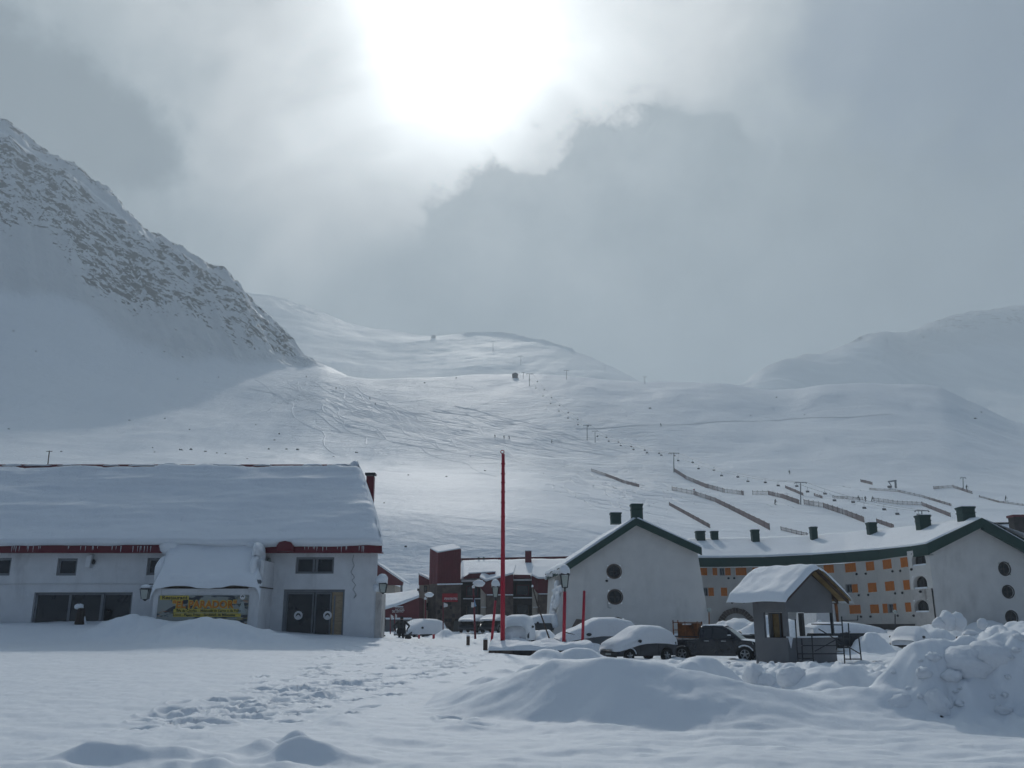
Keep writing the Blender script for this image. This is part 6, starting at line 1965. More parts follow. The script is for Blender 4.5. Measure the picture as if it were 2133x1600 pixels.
def loft_shell(parent, name, st, m, nseg=18, smooth=True):
    """stations: (x, z bottom, z top, half width, exponent) -> rounded shell"""
    vs, fs = [], []
    for (x, zb, zt, hw, ex) in st:
        for i in range(nseg + 1):
            a = math.pi * i / nseg
            c, s = math.cos(a), abs(math.sin(a))
            y = hw * (abs(c) ** ex) * (1 if c >= 0 else -1)
            z = zb + (zt - zb) * (s ** ex)
            n = .03 * float(fbm(np.array(x * 1.7 + y), np.array(z * 2.1 - y * .7), 3))
            vs.append((x + n, y + n, z + 1.5 * n * (s > .1)))
    k = nseg + 1
    for i in range(len(st) - 1):
        for j in range(nseg):
            fs.append((i * k + j, i * k + j + 1, (i + 1) * k + j + 1, (i + 1) * k + j))
    fs.append(tuple(range(k))); fs.append(tuple((len(st) - 1) * k + j for j in range(k - 1, -1, -1)))
    return MB().add(vs, fs).build(name, m, parent, smooth)

def place(o, px, py, Y, heading):
    """heading: degrees, direction the nose points (0 = +x)"""
    p = P(px, py, Y)
    o.location = p
    o.rotation_euler = (0, 0, R(heading))

def build_pickup():
    o = thing('pickup_truck', 'black pickup truck parked with dusting of snow on bonnet and roof', 'truck', world=False)
    L, W = 5.1, 1.78
    # x: -2.55 rear .. 2.55 front
    prof = [(-2.52, .62), (-2.5, 1.06), (-.62, 1.08), (-.60, 1.08), (1.20, 1.06), (1.9, 1.02), (2.35, .90), (2.5, .74), (2.52, .45)]
    car_body(o, prof, [(-1.55, .44), (1.62, .44)], W, 'black_paint', bevel=.06)
    # cab
    cab = [(-.66, 1.05), (-.60, 1.70), (-.30, 1.765), (.55, 1.74), (.80, 1.62), (1.48, 1.05)]
    n = len(cab)
    def cabpt(x, z, s, k=0):
        t = (z - 1.05) / .72
        return (x, s * (W / 2 - .05 - .16 * t), z)
    vs = [cabpt(x, z, -1) for x, z in cab] + [cabpt(x, z, 1) for x, z in cab]
    MB().add(vs, [tuple(range(n)), tuple(range(2 * n - 1, n - 1, -1))] + [((i + 1) % n, i, n + i, n + (i + 1) % n) for i in range(n)]).build('cab', 'black_paint', o, bevel=.05)
    for s in (-1, 1):
        q = [(-.42, 1.16), (-.36, 1.62), (.40, 1.63), (.62, 1.55), (1.10, 1.16)]
        vs = [cabpt(x, z, s) for x, z in q]
        vs = [(x, y + s * .008, z) for x, y, z in vs]
        w = MB().add(vs + [(x, y - s * .02, z) for x, y, z in vs], [tuple(range(5)) if s < 0 else tuple(range(4, -1, -1))]).build('side_window', 'car_glass', o)
        MB().bar(cabpt(.02, 1.16, s), cabpt(.05, 1.63, s), .05, .04, up=(0, 1, 0)).build('window_pillar', 'black_paint', w)
        MB().blob((.92, s * (W / 2 + .12), 1.20), .10, .13, .09, 1, .05, 12, 8).build('mirror', 'black_paint', o, True)
        MB().blob((.92, s * (W / 2 + .12), 1.29), .10, .13, .035, 2, .1, 10, 6).build('mirror_snow', 'snow_roof', o, True)
        MB().box(-.38, -.14, s * (W / 2 + .005) - .015, s * (W / 2 + .005) + .015, .98, 1.02).build('door_handle', 'silver', o)
        MB().box(.48, .72, s * (W / 2 + .005) - .015, s * (W / 2 + .005) + .015, .98, 1.02).build('door_handle', 'silver', o)
        for x in (-.62, .30, 1.18):
            MB().box(x - .006, x + .006, s * (W / 2 + .002) - .004, s * (W / 2 + .002) + .004, .45, 1.05).build('door_seam', 'rubber', o)
        # headlight
        MB().hexa([(2.12, s * .55, .80), (2.40, s * .55, .78), (2.28, s * .86, .80), (2.05, s * .895, .82), (2.05, s * .55, .97), (2.33, s * .55, .90), (2.18, s * .86, .93), (1.98, s * .90, .98)]).build('headlight', 'frosted_glass', o, bevel=.02)
        MB().blob((2.50, s * .62, .52), .05, .07, .07, 1, .02, 10, 6).build('fog_light', 'frosted_glass', o, True)
        for x in (-1.55, 1.62):
            wheel(o, x, s * (W / 2 - .12), .37, .24, s)
        MB().path([(x, s * (W / 2 + .01), z) for x, z in ring_arc(1.62, .33, .47, 8, .5, 2.2)], .035, 6).build('arch_snow', 'snow_roof', o)
        MB().bar((-2.48, s * (W / 2 - .08), 1.20), (-.7, s * (W / 2 - .08), 1.20), .05, .05).build('bed_rail', 'black_metal', o)
        for x in (-2.4, -1.5, -.8):
            MB().tube((x, s * (W / 2 - .08), 1.05), (x, s * (W / 2 - .08), 1.18), .02, n=6).build('rail_post', 'black_metal', o)
    # windscreen
    ws = [(.84, -.60, 1.585), (1.46, -.72, 1.09), (1.46, .72, 1.09), (.84, .60, 1.585)]
    MB().add([(x + .012, y, z + .012) for x, y, z in ws] + [(x - .02, y, z - .02) for x, y, z in ws], [(0, 1, 2, 3), (0, 4, 5, 1), (1, 5, 6, 2), (2, 6, 7, 3), (3, 7, 4, 0)]).build('windscreen', 'frosted_glass', o)
    MB().box(2.44, 2.535, -.5, .5, .72, .84).build('grille', 'black_metal', o, bevel=.02)
    for z in (.75, .79):
        MB().box(2.53, 2.55, -.48, .48, z, z + .015).build('grille_bar', 'silver', o)
    MB().box(2.50, 2.58, -.84, .84, .36, .56).build('bumper', 'black_paint', o, bevel=.04)
    MB().box(2.582, 2.59, -.2, .2, .42, .51).build('number_plate', 'frosted_glass', o)
    # snow on bonnet and cab roof
    loft_shell(o, 'bonnet_snow', [(1.35, 1.07, 1.09, .70, .6), (1.5, 1.055, 1.11, .78, .5), (1.9, 1.01, 1.065, .78, .5), (2.25, .93, .975, .70, .5), (2.36, .89, .91, .6, .6)], 'snow_roof', 12)
    loft_shell(o, 'roof_snow', [(-.60, 1.70, 1.72, .5, .6), (-.45, 1.74, 1.80, .66, .45), (.1, 1.75, 1.83, .67, .45), (.5, 1.735, 1.79, .66, .45), (.62, 1.70, 1.73, .5, .6)], 'snow_roof', 12)
    place(o, 1492, 1377, 47.6, -24)
    return o
pk = build_pickup()
def build_crate():
    o = thing('rusty_crate', 'rusty orange cage standing in the bed of the pickup', 'crate', world=False)
    w, d, h = 1.5, 1.25, 1.05
    MB().box(-w / 2 + .04, w / 2 - .04, d / 2 - .05, d / 2 - .02, .05, h - .1).build('back_panel', 'rust', o)
    MB().box(w / 2 - .06, w / 2 - .03, -d / 2 + .05, d / 2 - .06, .05, h - .1).build('side_panel', 'rust', o)
    MB().box(-w / 2, w / 2, -d / 2, d / 2, 0, .05).build('floor', 'rust', o)
    for sx in (-1, 1):
        for sy in (-1, 1):
            MB().box(sx * w / 2 - .03, sx * w / 2 + .03, sy * d / 2 - .03, sy * d / 2 + .03, .052, h + (.08 if sx < 0 else 0)).build('corner_post', 'rust', o)
    for z in (h - .06, h * .5):
        for sy in (-1, 1):
            MB().bar((-w / 2 + .031, sy * d / 2, z), (w / 2 - .031, sy * d / 2, z), .035, .05).build('rail', 'rust', o)
    MB().bar((0, -d / 2 - .045, .05), (0, -d / 2 - .045, h), .04, .03, up=(0, 1, 0)).build('upright', 'rust', o)
    MB().box(-.42, .12, d / 2 - .28, d / 2 - .06, h - .22, h - .14).build('snow_strip', 'snow_roof', o, bevel=.03)
    o.scale = (.85, .85, .82)
    a = R(-24)
    bx_, by_ = -1.42, .12
    p = pk.location
    o.location = (p.x + bx_ * math.cos(a) - by_ * math.sin(a), p.y + bx_ * math.sin(a) + by_ * math.cos(a), p.z + 1.10)
    o.rotation_euler = (0, 0, a)
build_crate()

def build_small_car():
    o = thing('small_car', 'small dark hatchback with a thick smooth cap of snow', 'car', world=False)
    W = 1.62
    prof = [(-1.78, .50), (-1.80, .95), (-1.5, .98), (.62, .94), (1.35, .84), (1.72, .70), (1.80, .42)]
    car_body(o, prof, [(-1.15, .36), (1.15, .36)], W, 'navy_paint', bevel=.07)
    cab = [(-1.72, .94), (-1.48, 1.36), (-1.0, 1.44), (.1, 1.42), (.95, .93)]
    n = len(cab)
    pt = lambda x, z, s: (x, s * (W / 2 - .04 - .15 * (z - .94) / .5), z)
    vs = [pt(x, z, -1) for x, z in cab] + [pt(x, z, 1) for x, z in cab]
    MB().add(vs, [tuple(range(n)), tuple(range(2 * n - 1, n - 1, -1))] + [((i + 1) % n, i, n + i, n + (i + 1) % n) for i in range(n)]).build('cabin', 'car_glass', o, bevel=.05)
    for s in (-1, 1):
        for x in (-1.15, 1.15):
            wheel(o, x, s * (W / 2 - .11), .29, .19, s)
        MB().blob((.62, s * (W / 2 + .13), .99), .09, .12, .075, 1, .05, 12, 8).build('mirror', 'black_paint', o, True)
        MB().box(-.50, -.30, s * (W / 2 + .004) - .014, s * (W / 2 + .004) + .014, .80, .835).build('door_handle', 'black_metal', o)
        for x in (-.62, .52):
            MB().box(x - .006, x + .006, s * (W / 2 + .002) - .004, s * (W / 2 + .002) + .004, .36, .9).build('door_seam', 'rubber', o)
        MB().path([(x, s * (W / 2 + .005), z) for x, z in ring_arc(1.15, .30, .38, 7, 1.2, 2.9)], .03, 6).build('arch_snow', 'snow_roof', o)
    MB().box(1.74, 1.86, -.72, .72, .30, .50).build('bumper', 'black_metal', o, bevel=.04)
    MB().box(1.862, 1.87, -.22, .22, .34, .43).build('number_plate', 'frosted_glass', o)
    st = [(-1.92, .86, .98, .60, .6), (-1.86, .78, 1.22, .78, .55), (-1.6, .80, 1.50, .84, .55), (-1.1, .86, 1.70, .86, .55), (-.4, .88, 1.76, .87, .52), (.2, .86, 1.70, .87, .52), (.6, .80, 1.50, .87, .52),
          (1.0, .70, 1.26, .87, .5), (1.4, .60, 1.14, .86, .5), (1.75, .52, .98, .82, .5), (1.93, .50, .78, .70, .55), (1.98, .52, .62, .5, .6)]
    loft_shell(o, 'snow_cover', st, 'snow_heap', 26)
    place(o, 1331, 1378, 46.2, 180 + 30)
build_small_car()
def build_suv():
    o = thing('grey_suv', 'grey off-road car buried in snow behind the red posts', 'car', world=False)
    W = 1.85
    prof = [(-2.25, .55), (-2.27, 1.12), (-1.9, 1.16), (.75, 1.12), (1.9, 1.04), (2.2, .92), (2.27, .50)]
    car_body(o, prof, [(-1.4, .44), (1.42, .44)], W, 'grey_paint', bevel=.07)
    cab = [(-2.15, 1.12), (-1.95, 1.72), (-1.2, 1.80), (.2, 1.78), (1.0, 1.12)]
    n = len(cab)
    pt = lambda x, z, s: (x, s * (W / 2 - .05 - .14 * (z - 1.12) / .68), z)
    vs = [pt(x, z, -1) for x, z in cab] + [pt(x, z, 1) for x, z in cab]
    MB().add(vs, [tuple(range(n)), tuple(range(2 * n - 1, n - 1, -1))] + [((i + 1) % n, i, n + i, n + (i + 1) % n) for i in range(n)]).build('cabin', 'car_glass', o, bevel=.05)
    for s in (-1, 1):
        for x in (-1.4, 1.42):
            wheel(o, x, s * (W / 2 - .12), .37, .23, s)
        MB().blob((.80, s * (W / 2 + .15), 1.18), .16, .14, .09, 1, .05, 12, 8).build('mirror', 'black_paint', o, True)
        MB().box(-.9, -.66, s * (W / 2 + .006) - .016, s * (W / 2 + .006) + .016, 1.0, 1.04).build('door_handle', 'black_metal', o)
    st = [(-2.4, .9, 1.1, .6, .6), (-2.3, 1.02, 1.6, .88, .5), (-1.9, 1.05, 1.95, .96, .48), (-1.0, 1.08, 2.12, .98, .48), (0, 1.08, 2.12, .98, .48), (.5, 1.02, 1.95, .98, .48), (1.1, .95, 1.62, .98, .48), (1.7, .85, 1.40, .97, .48), (2.2, .7, 1.22, .92, .5), (2.42, .65, .95, .75, .55)]
    loft_shell(o, 'snow_cover', st, 'snow_heap', 26)
    place(o, 1243, 1366, 53.0, 180 + 14)
build_suv()
def buried_car(px, py, Y, hd, L, W, H, label, m='navy_paint', dark=.35, van=False):
    o = thing('snow_covered_car', label, 'car', group='cars buried under snow', world=False)
    h0 = H * .62
    prof = [(-L / 2, .5), (-L / 2 - .02, h0 * .95), (L * .2, h0), (L * .42, h0 * .85), (L / 2, .45)]
    car_body(o, prof, [(-L * .31, .36), (L * .31, .36)], W, m, bevel=.06)
    zt = H
    cab = [(-L * .46, h0 * .94), (-L * .40, zt * .97), (-L * .1, zt), (L * (.38 if van else .08), zt * .98), (L * (.46 if van else .30), h0 * .96)]
    n = len(cab)
    pt = lambda x, z, s: (x, s * (W / 2 - .05 - .12 * max(0, (z - h0)) / (zt - h0)), z)
    vs = [pt(x, z, -1) for x, z in cab] + [pt(x, z, 1) for x, z in cab]
    MB().add(vs, [tuple(range(n)), tuple(range(2 * n - 1, n - 1, -1))] + [((i + 1) % n, i, n + i, n + (i + 1) % n) for i in range(n)]).build('cabin', 'car_glass', o, bevel=.05)
    for s in (-1, 1):
        for x in (-L * .31, L * .31):
            wheel(o, x, s * (W / 2 - .1), .31, .2, s)
        MB().blob((L * .2, s * (W / 2 + .11), h0 * 1.05), .09, .11, .08, 1, .05, 10, 7).build('mirror', 'black_paint', o, True)
    zs = dark
    f = (lambda t: 1.0) if van else (lambda t: 1 if t < .55 else 1 - (t - .55) * 1.15)
    st = []
    for i in range(11):
        t = i / 10; e = min(t, 1 - t)
        hw = (W / 2 + .07) * (1 - .25 * math.exp(-e * 18))
        st.append((-L / 2 - .15 + (L + .3) * t, H * zs, H * zs + (H * 1.16 - H * zs) * max(.22, f(t)) * (1 - .45 * math.exp(-e * 14)), hw, .5))
    loft_shell(o, 'snow_cover', st, 'snow_heap', 20)
    place(o, px, py, Y, hd)
    return o
buried_car(876, 1332, 72, 232, 4.2, 1.75, 1.35, 'rounded snow-covered car behind the walking person', dark=.30)
buried_car(984, 1318, 85, 258, 4.0, 1.7, 1.4, 'snow-capped car with a dark side at the red hotel, left one', dark=.72)
buried_car(1030, 1318, 84, 255, 4.2, 1.7, 1.4, 'snow-capped car with a dark side beside the leaning lamp', dark=.75)
buried_car(1081, 1338, 62, 262, 3.6, 1.8, 1.55, 'boxy white snow-covered van right of the flagpole', dark=.10, van=True)
buried_car(1130, 1320, 76, 196, 3.6, 1.8, 1.35, 'low snow-topped car at the foot of the gable house', dark=.62)
buried_car(1762, 1360, 54, 12, 4.4, 1.8, 1.5, 'snow-heaped car with black side behind the scaffold', 'black_paint', dark=.74)
buried_car(1898, 1356, 58, 235, 3.6, 1.7, 1.3, 'snow-domed car against the plough heap on the right', dark=.30)
def quad_bike():
    o = thing('quad_bike', 'small dark quad bike behind the bonnet of the pickup', 'vehicle', world=False)
    MB().blob((0, 0, .62), .75, .32, .2, 3, .15, 14, 9).build('body', 'black_metal', o, True)
    MB().path([(.35, -.4, .98), (.25, 0, .88), (.35, .4, .98)], .03).build('handlebar', 'black_metal', o)
    MB().box(-.75, -.25, -.35, .35, .80, .84).build('rack', 'black_metal', o)
    for x in (-.55, .55):
        for s in (-1, 1):
            wheel(o, x, s * .42, .28, .2, s)
    MB().blob((-.1, 0, .82), .5, .28, .07, 3, .15, 12, 6).build('snow_dusting', 'snow_roof', o, True)
    place(o, 1556, 1352, 54, 160)
quad_bike()

# ------------------------------------------------------------------ people
def person_mesh(name, joints, edges, radii, m):
    me = bpy.data.meshes.new(name)
    me.from_pydata(joints, edges, [])
    o = bpy.data.objects.new(name, me)
    COL.objects.link(o)
    sk = o.modifiers.new('skin', 'SKIN')
    if not me.skin_vertices: me.attributes  # layer is made by the modifier
    lay = me.skin_vertices[0].data if len(me.skin_vertices) else None
    if lay is None:
        import bmesh
        bm = bmesh.new(); bm.from_mesh(me); l = bm.verts.layers.skin.verify()
        bm.verts.ensure_lookup_table()
        for i, v in enumerate(bm.verts):
            v[l].radius = radii[i]; v[l].use_root = (i == 0)
        bm.to_mesh(me); bm.free()
    else:
        for i, r in enumerate(radii):
            lay[i].radius = r; lay[i].use_root = (i == 0)
    sk.use_smooth_shade = True
    sb = o.modifiers.new('sub', 'SUBSURF'); sb.levels = 1; sb.render_levels = 1
    dg = bpy.context.evaluated_depsgraph_get()
    me2 = bpy.data.meshes.new_from_object(o.evaluated_get(dg))
    bpy.data.objects.remove(o)
    me2.name = name
    me2.materials.clear(); me2.materials.append(mat(m))
    return me2
def skeleton(stride=.18, arm=.12, lean=0.0, knee=.0, crouch=0.0, armf=0.0):
    J = []; E = []; Rr = []
    def add(p, r, par=None):
        J.append(p); Rr.append(r if isinstance(r, tuple) else (r, r)); i = len(J) - 1
        if par is not None: E.append((par, i))
        return i
    z = 1.0 - crouch
    pel = add((0, 0, .97 - crouch), (.16, .12))
    bel = add((0, lean * .3, 1.12 - crouch), (.155, .115), pel)
    che = add((0, lean * .7, 1.34 - crouch), (.185, .125), bel)
    nb = add((0, lean * .95, 1.49 - crouch), (.075, .07), che)
    nk = add((0, lean * 1.05, 1.55 - crouch), .058, nb)
    hd = add((0, lean * 1.15, 1.66 - crouch), (.085, .10), nk)
    add((0, lean * 1.2, 1.76 - crouch), (.07, .085), hd)
    for s in (-1, 1):
        sh = add((s * .19, lean * .85, 1.43 - crouch), .075, che)
        el = add((s * (.25 + arm * .5), lean * .8 + .03 - armf * .2, 1.15 - crouch), .055, sh)
        wr = add((s * (.25 + arm), lean * .8 - .05 - armf, .92 - crouch + armf * .4), .038, el)
        pm = add((s * (.255 + arm), lean * .8 - .07 - armf, .84 - crouch + armf * .4), (.032, .022), wr)
        for q in range(4):
            a = add((s * (.255 + arm) + .016 * (q - 1.5), lean * .8 - .085 - armf, .775 - crouch + armf * .4 + .006 * abs(q - 1)), .009, pm)
            add((s * (.255 + arm) + .015 * (q - 1.5), lean * .8 - .11 - armf, .745 - crouch + armf * .4), .008, a)
        t = add((s * (.255 + arm) - s * .035, lean * .8 - .09 - armf, .83 - crouch + armf * .4), .010, wr)
        add((s * (.255 + arm) - s * .045, lean * .8 - .11 - armf, .80 - crouch + armf * .4), .009, t)
        hp = add((s * .095, 0, .90 - crouch), .095, pel)
        kn = add((s * .10, s * stride * .6 - knee, .50 - crouch * .6), .066, hp)
        an = add((s * .10, s * stride + (.02 if s > 0 else .05), .09), .045, kn)
        add((s * .105, s * stride - .14, .045), (.045, .035), an)
    return J, E, Rr
def build_people():
    J, E, Rr = skeleton(.07, .10, 0.03)
    J = [(x * 1.0, y, z) for x, y, z in J]
    for i, (x, y, z) in enumerate(J):
        if 1.10 < z < 1.2 and abs(x) > .2: J[i] = (x * 1.55, y - .03, z)
        elif z < 1.0 and z > .7 and abs(x) > .2: J[i] = (x * .95, y - .02, z)
    b = thing('person', 'person in long black jacket seen from behind on the trodden path', 'person', world=False)
    Rr = [(r[0] * 1.3, r[1] * 1.35) if i < 3 else (r[0] * 1.2, r[1] * 1.2) if r[0] > .04 else r for i, r in enumerate(Rr)]
    me = person_mesh('body', J, E, Rr, 'dark_cloth')
    link(bpy.data.objects.new('body', me), b)
    # head skin, hair / cap, sleeve patches, backpack-dark bag at the foot
    MB().blob((0, .01, 1.66), .085, .10, .115, 1, .02, 14, 10).build('face', 'skin', b, True)
    MB().blob((0, -.012, 1.695), .096, .108, .105, 2, .03, 14, 10).build('cap', 'dark_cloth', b, True)
    MB().lathe([(.27, .62), (.27, .80), (.235, 1.05), (.25, 1.3), (.20, 1.44), (.09, 1.52)], (0, 0, 0), 18).build('jacket', 'dark_cloth', b, True)
    for s in (-1, 1):
        for k, (dz, r) in enumerate(((1.665, .012),)):
            MB().blob((s * .035, .105, dz), r, .006, .009, 1, 0, 6, 4).build('eye', 'dark_cloth', b)
        MB().blob((s * .09, 0, 1.65), .015, .03, .035, 1, 0, 8, 6).build('ear', 'skin', b, True)
    MB().blob((0, .118, 1.64), .014, .02, .026, 1, 0, 8, 6).build('nose', 'skin', b, True)
    MB().blob((0, .10, 1.598), .03, .008, .009, 1, 0, 8, 4).build('mouth', 'ski_red', b)
    MB().hexa([(-.16, -.26, 1.0), (.16, -.26, 1.0), (.16, -.10, 1.0), (-.16, -.10, 1.0), (-.14, -.22, 1.46), (.14, -.22, 1.46), (.14, -.10, 1.46), (-.14, -.10, 1.46)]).build('rucksack', 'black_metal', b, bevel=.04)
    p = P(835.5, 1331, 64)
    b.location = (p.x, p.y, p.z - .28); b.scale = (1.2, 1.2, 1.0)
    bag = thing('dark_bag', 'dark bag lying at the feet of the walking person', 'bag', world=False)
    MB().blob((0, 0, .12), .24, .18, .15, 5, .12, 14, 9).build('sack', 'dark_cloth', bag, True)
    MB().path([(-.08, 0, .24), (-.04, 0, .32), (.05, 0, .32), (.09, 0, .24)], .012, 5).build('strap', 'black_metal', bag)
    p = P(850, 1331, 63.5); bag.location = (p.x, p.y, p.z - .02)
    # second person at the corner of the restaurant
    b2 = thing('person', 'person in dark brown coat half hidden by the restaurant corner', 'person', world=False)
    J, E, Rr = skeleton(.08, .04, .16, 0, 0)
    Rr = [(r[0] * 1.25, r[1] * 1.3) if i < 3 else r for i, r in enumerate(Rr)]
    me2 = person_mesh('body', J, E, Rr, 'brown_cloth')
    link(bpy.data.objects.new('body', me2), b2)
    MB().blob((0, .20, 1.70), .105, .12, .13, 2, .03, 14, 10).build('hood', 'brown_cloth', b2, True)
    p = P(798.5, 1322, 56); b2.location = (p.x, p.y, p.z - .12); b2.rotation_euler = (0, 0, R(70)); b2.scale = (.92, .92, .92)
build_people()
# ------------------------------------------------------------------ ski hill: lifts, fences, skiers, rocks, tracks
def hb(px, py): return hit(px, py)
def lift_tower(px, pyb, pyt, label, w=None, group='chairlift towers on the slope', far=False, double=False):
    b = far_hit(px, pyb) if far else hit(px, pyb)
    t = P(px, pyt, b.y)
    o = thing('lift_tower', label, 'lift tower', b, group)
    h = t.z - b.z
    r = max(.16, h * .022)
    MB().tube((b.x, b.y, b.z - 1), t, r * 1.25, r, 8).build('mast', 'steel', o)
    aw = h * (w or .26)
    MB().bar((t.x - aw, t.y, t.z), (t.x + aw, t.y, t.z), r * 1.3, r * 1.6).build('crossarm', 'steel', o)
    for s in (-1, 1):
        MB().bar((t.x + s * aw, t.y - h * .07, t.z - r * 1.5), (t.x + s * aw, t.y + h * .07, t.z - r * 1.5), r, r * 1.4).build('sheave', 'steel', o)
    return t, aw
T = {}
T['a'] = lift_tower(1103, 804, 779, 'highest near lift tower just under the ridge')
T['b'] = lift_tower(1223, 917, 886, 'left of two close lift towers on the slope')
T['c'] = lift_tower(1239.5, 922, 898, 'right of two close lift towers on the slope')
T['d'] = lift_tower(1403.5, 984, 944, 'lift tower at the top end of a long slat fence')
T['e'] = lift_tower(1667.5, 1051, 1005, 'tall lift tower between two slat fences')
T['f'] = lift_tower(1920, 1100, 1064, 'lift tower top showing above a green chimney', .40)
T['g'] = lift_tower(2006, 1020, 995, 'thin lift tower at the far right of the slope', .2)
lift_tower(1090, 789, 776, 'short lift tower beside the hut on the ridge')
for i, (px, pb, pt, lab) in enumerate(((1180, 791, 772, 'misty lift tower standing on the ridge line right of the hut'), (1343, 800, 785, 'misty lift tower at the right end of the ridge'),)):
    lift_tower(px, pb, pt, lab)
for px, pb, pt, lab in ((1085, 761, 742, 'faint lift tower low on the misty slope'), (1027, 731, 712, 'faint lift tower in the middle of the misty slope'), (991, 712, 704, 'faint lift tower near the top of the misty slope'),
                        (937, 704, 696, 'faint lift tower beside the top hut'), (1260, 775, 762, 'faint lift tower on the right edge of the misty dome'), (1191, 741, 731, 'faint lift tower on the skyline of the misty dome')):
    lift_tower(px, pb, pt, lab, far=True, group='far lift towers in the mist')
def cable_pt(A, B, s, f):
    (a, aw), (b, bw) = A, B
    p = Vector((a.x + s * aw, a.y, a.z)) * (1 - f) + Vector((b.x + s * bw, b.y, b.z)) * f
    p.z -= 4 * f * (1 - f) * (b - a).length * .022
    return p
def chair_mesh():
    # shared meshes: hanger, seat, rider
    h = MB().path([(0, 0, 0), (.0, .05, -.5), (0, .25, -1.1), (0, .25, -1.9)], .07, 5)
    s = MB().box(-.75, .75, -.35, .25, -2.45, -2.3)
    s2 = MB().box(-.75, .75, .2, .32, -2.28, -1.6)
    r = MB().blob((0, 0, -1.75), .30, .26, .62, 2, .1, 10, 8)
    r.blob((0, -.05, -1.02), .16, .16, .18, 2, .05, 8, 6).blob((0, -.5, -2.45), .2, .2, .5, 3, .1, 8, 6)
    return h, s, s2, r
_ch = None
def chair(p, rider, scale, n, lab):
    global _ch
    o = thing('lift_chair', lab, 'lift chair', p, 'chairs on the chairlift', world=False)
    if _ch is None:
        h, s, s2, r = chair_mesh()
        _ch = [(nm, raw(nm, x.v, x.f, m)) for nm, x, m in (('hanger', h, 'steel'), ('seat', s, 'black_metal'), ('backrest', s2, 'black_metal'))]
        meshes = [(nm, ob.data) for nm, ob in _ch]
        for nm, ob in _ch: bpy.data.objects.remove(ob)
        _ch = meshes
    for nm, me in _ch:
        link(bpy.data.objects.new(nm, me), o)
    o.scale = (scale,) * 3
    return o
SPANS = [('a', 'b', 7, 'stretch below the ridge'), ('c', 'd', 6, 'stretch below the paired towers'), ('d', 'e', 5, 'stretch above the long fence'), ('e', 'f', 4, 'stretch above the hotel roof')]
ORD = ['first', 'second', 'third', 'fourth', 'fifth', 'sixth', 'seventh', 'eighth', 'ninth', 'tenth']
rs_c = random.Random(9)
for a, b, n, nm in SPANS:
    for s in (-1, 1):
        pts = [cable_pt(T[a], T[b], s, k / 14) for k in range(15)]
        o = setp(MB().path([tuple(p) for p in pts], .045, 5).build('lift_cable', 'steel'), 'chairlift haul rope, %s side of the %s' % ('left' if s < 0 else 'right', nm), 'cable', 'chairlift haul ropes')
        for k in range(n):
            f = (k + .5 + (.22 if s > 0 else 0)) / n
            p = cable_pt(T[a], T[b], s, f)
            kk = chair(p, False, .72, k, '%s lift chair down the %s rope of the %s' % (ORD[k], 'left' if s < 0 else 'right', nm))
o = setp(MB().path([tuple(cable_pt(T['b'], T['c'], s, k / 4)) for s in (1,) for k in range(5)], .045, 5).build('lift_cable', 'steel'), 'short haul rope linking the two close towers', 'cable', 'chairlift haul ropes')

# drive station with slanted boom at the right
def drive_station():
    b = hit(1862, 1017)
    o = thing('lift_station', 'small lift bottom station with slanted boom on the slope', 'lift station', b)
    def q(px, py): return P(px, py, b.y)
    MB().bar(q(1866, 1018), q(1865, 1001), .6, .6, up=(0, 1, 0)).build('mast', 'steel', o)
    MB().bar(q(1867, 1001), q(1850, 1003.5), .5, .6).build('boom', 'steel', o)
    MB().bar(q(1851, 1004), q(1857, 1012), .3, .3).build('strut', 'steel', o)
    MB().blob(q(1853, 1014), 1.0, .8, .5, 2, .2, 10, 7).build('motor_box', 'black_metal', o)
drive_station()
def hut(px, py, w, h, label, far=False):
    b = far_hit(px, py) if far else hit(px, py)
    k = b.y / FPX
    o = thing('ski_hut', label, 'hut', b)
    W, H = w * k / 2, h * k
    MB().box(b.x - W, b.x + W, b.y - W, b.y + W, b.z - 1.5, b.z + H * .65).build('wall', 'dark_wood', o)
    MB().prism([(-W * 1.1, H * .65 + .003), (W * 1.1, H * .65 + .003), (W * .2, H), (-W * .6, H * .85)], lambda a, c, d: (b.x + a, d, b.z + c), b.y - W * 1.15, b.y + W * 1.15).build('roof', 'dark_stone', o)
    MB().box(b.x - W * .3, b.x + W * .2, b.y - W - .08, b.y - W - .004, b.z, b.z + H * .4).build('door', 'black_metal', o)
hut(1073, 787, 12, 10, 'dark hut on the ridge beside the lift towers')
hut(903, 704, 9, 5, 'faint hut near the top of the misty slope', True)

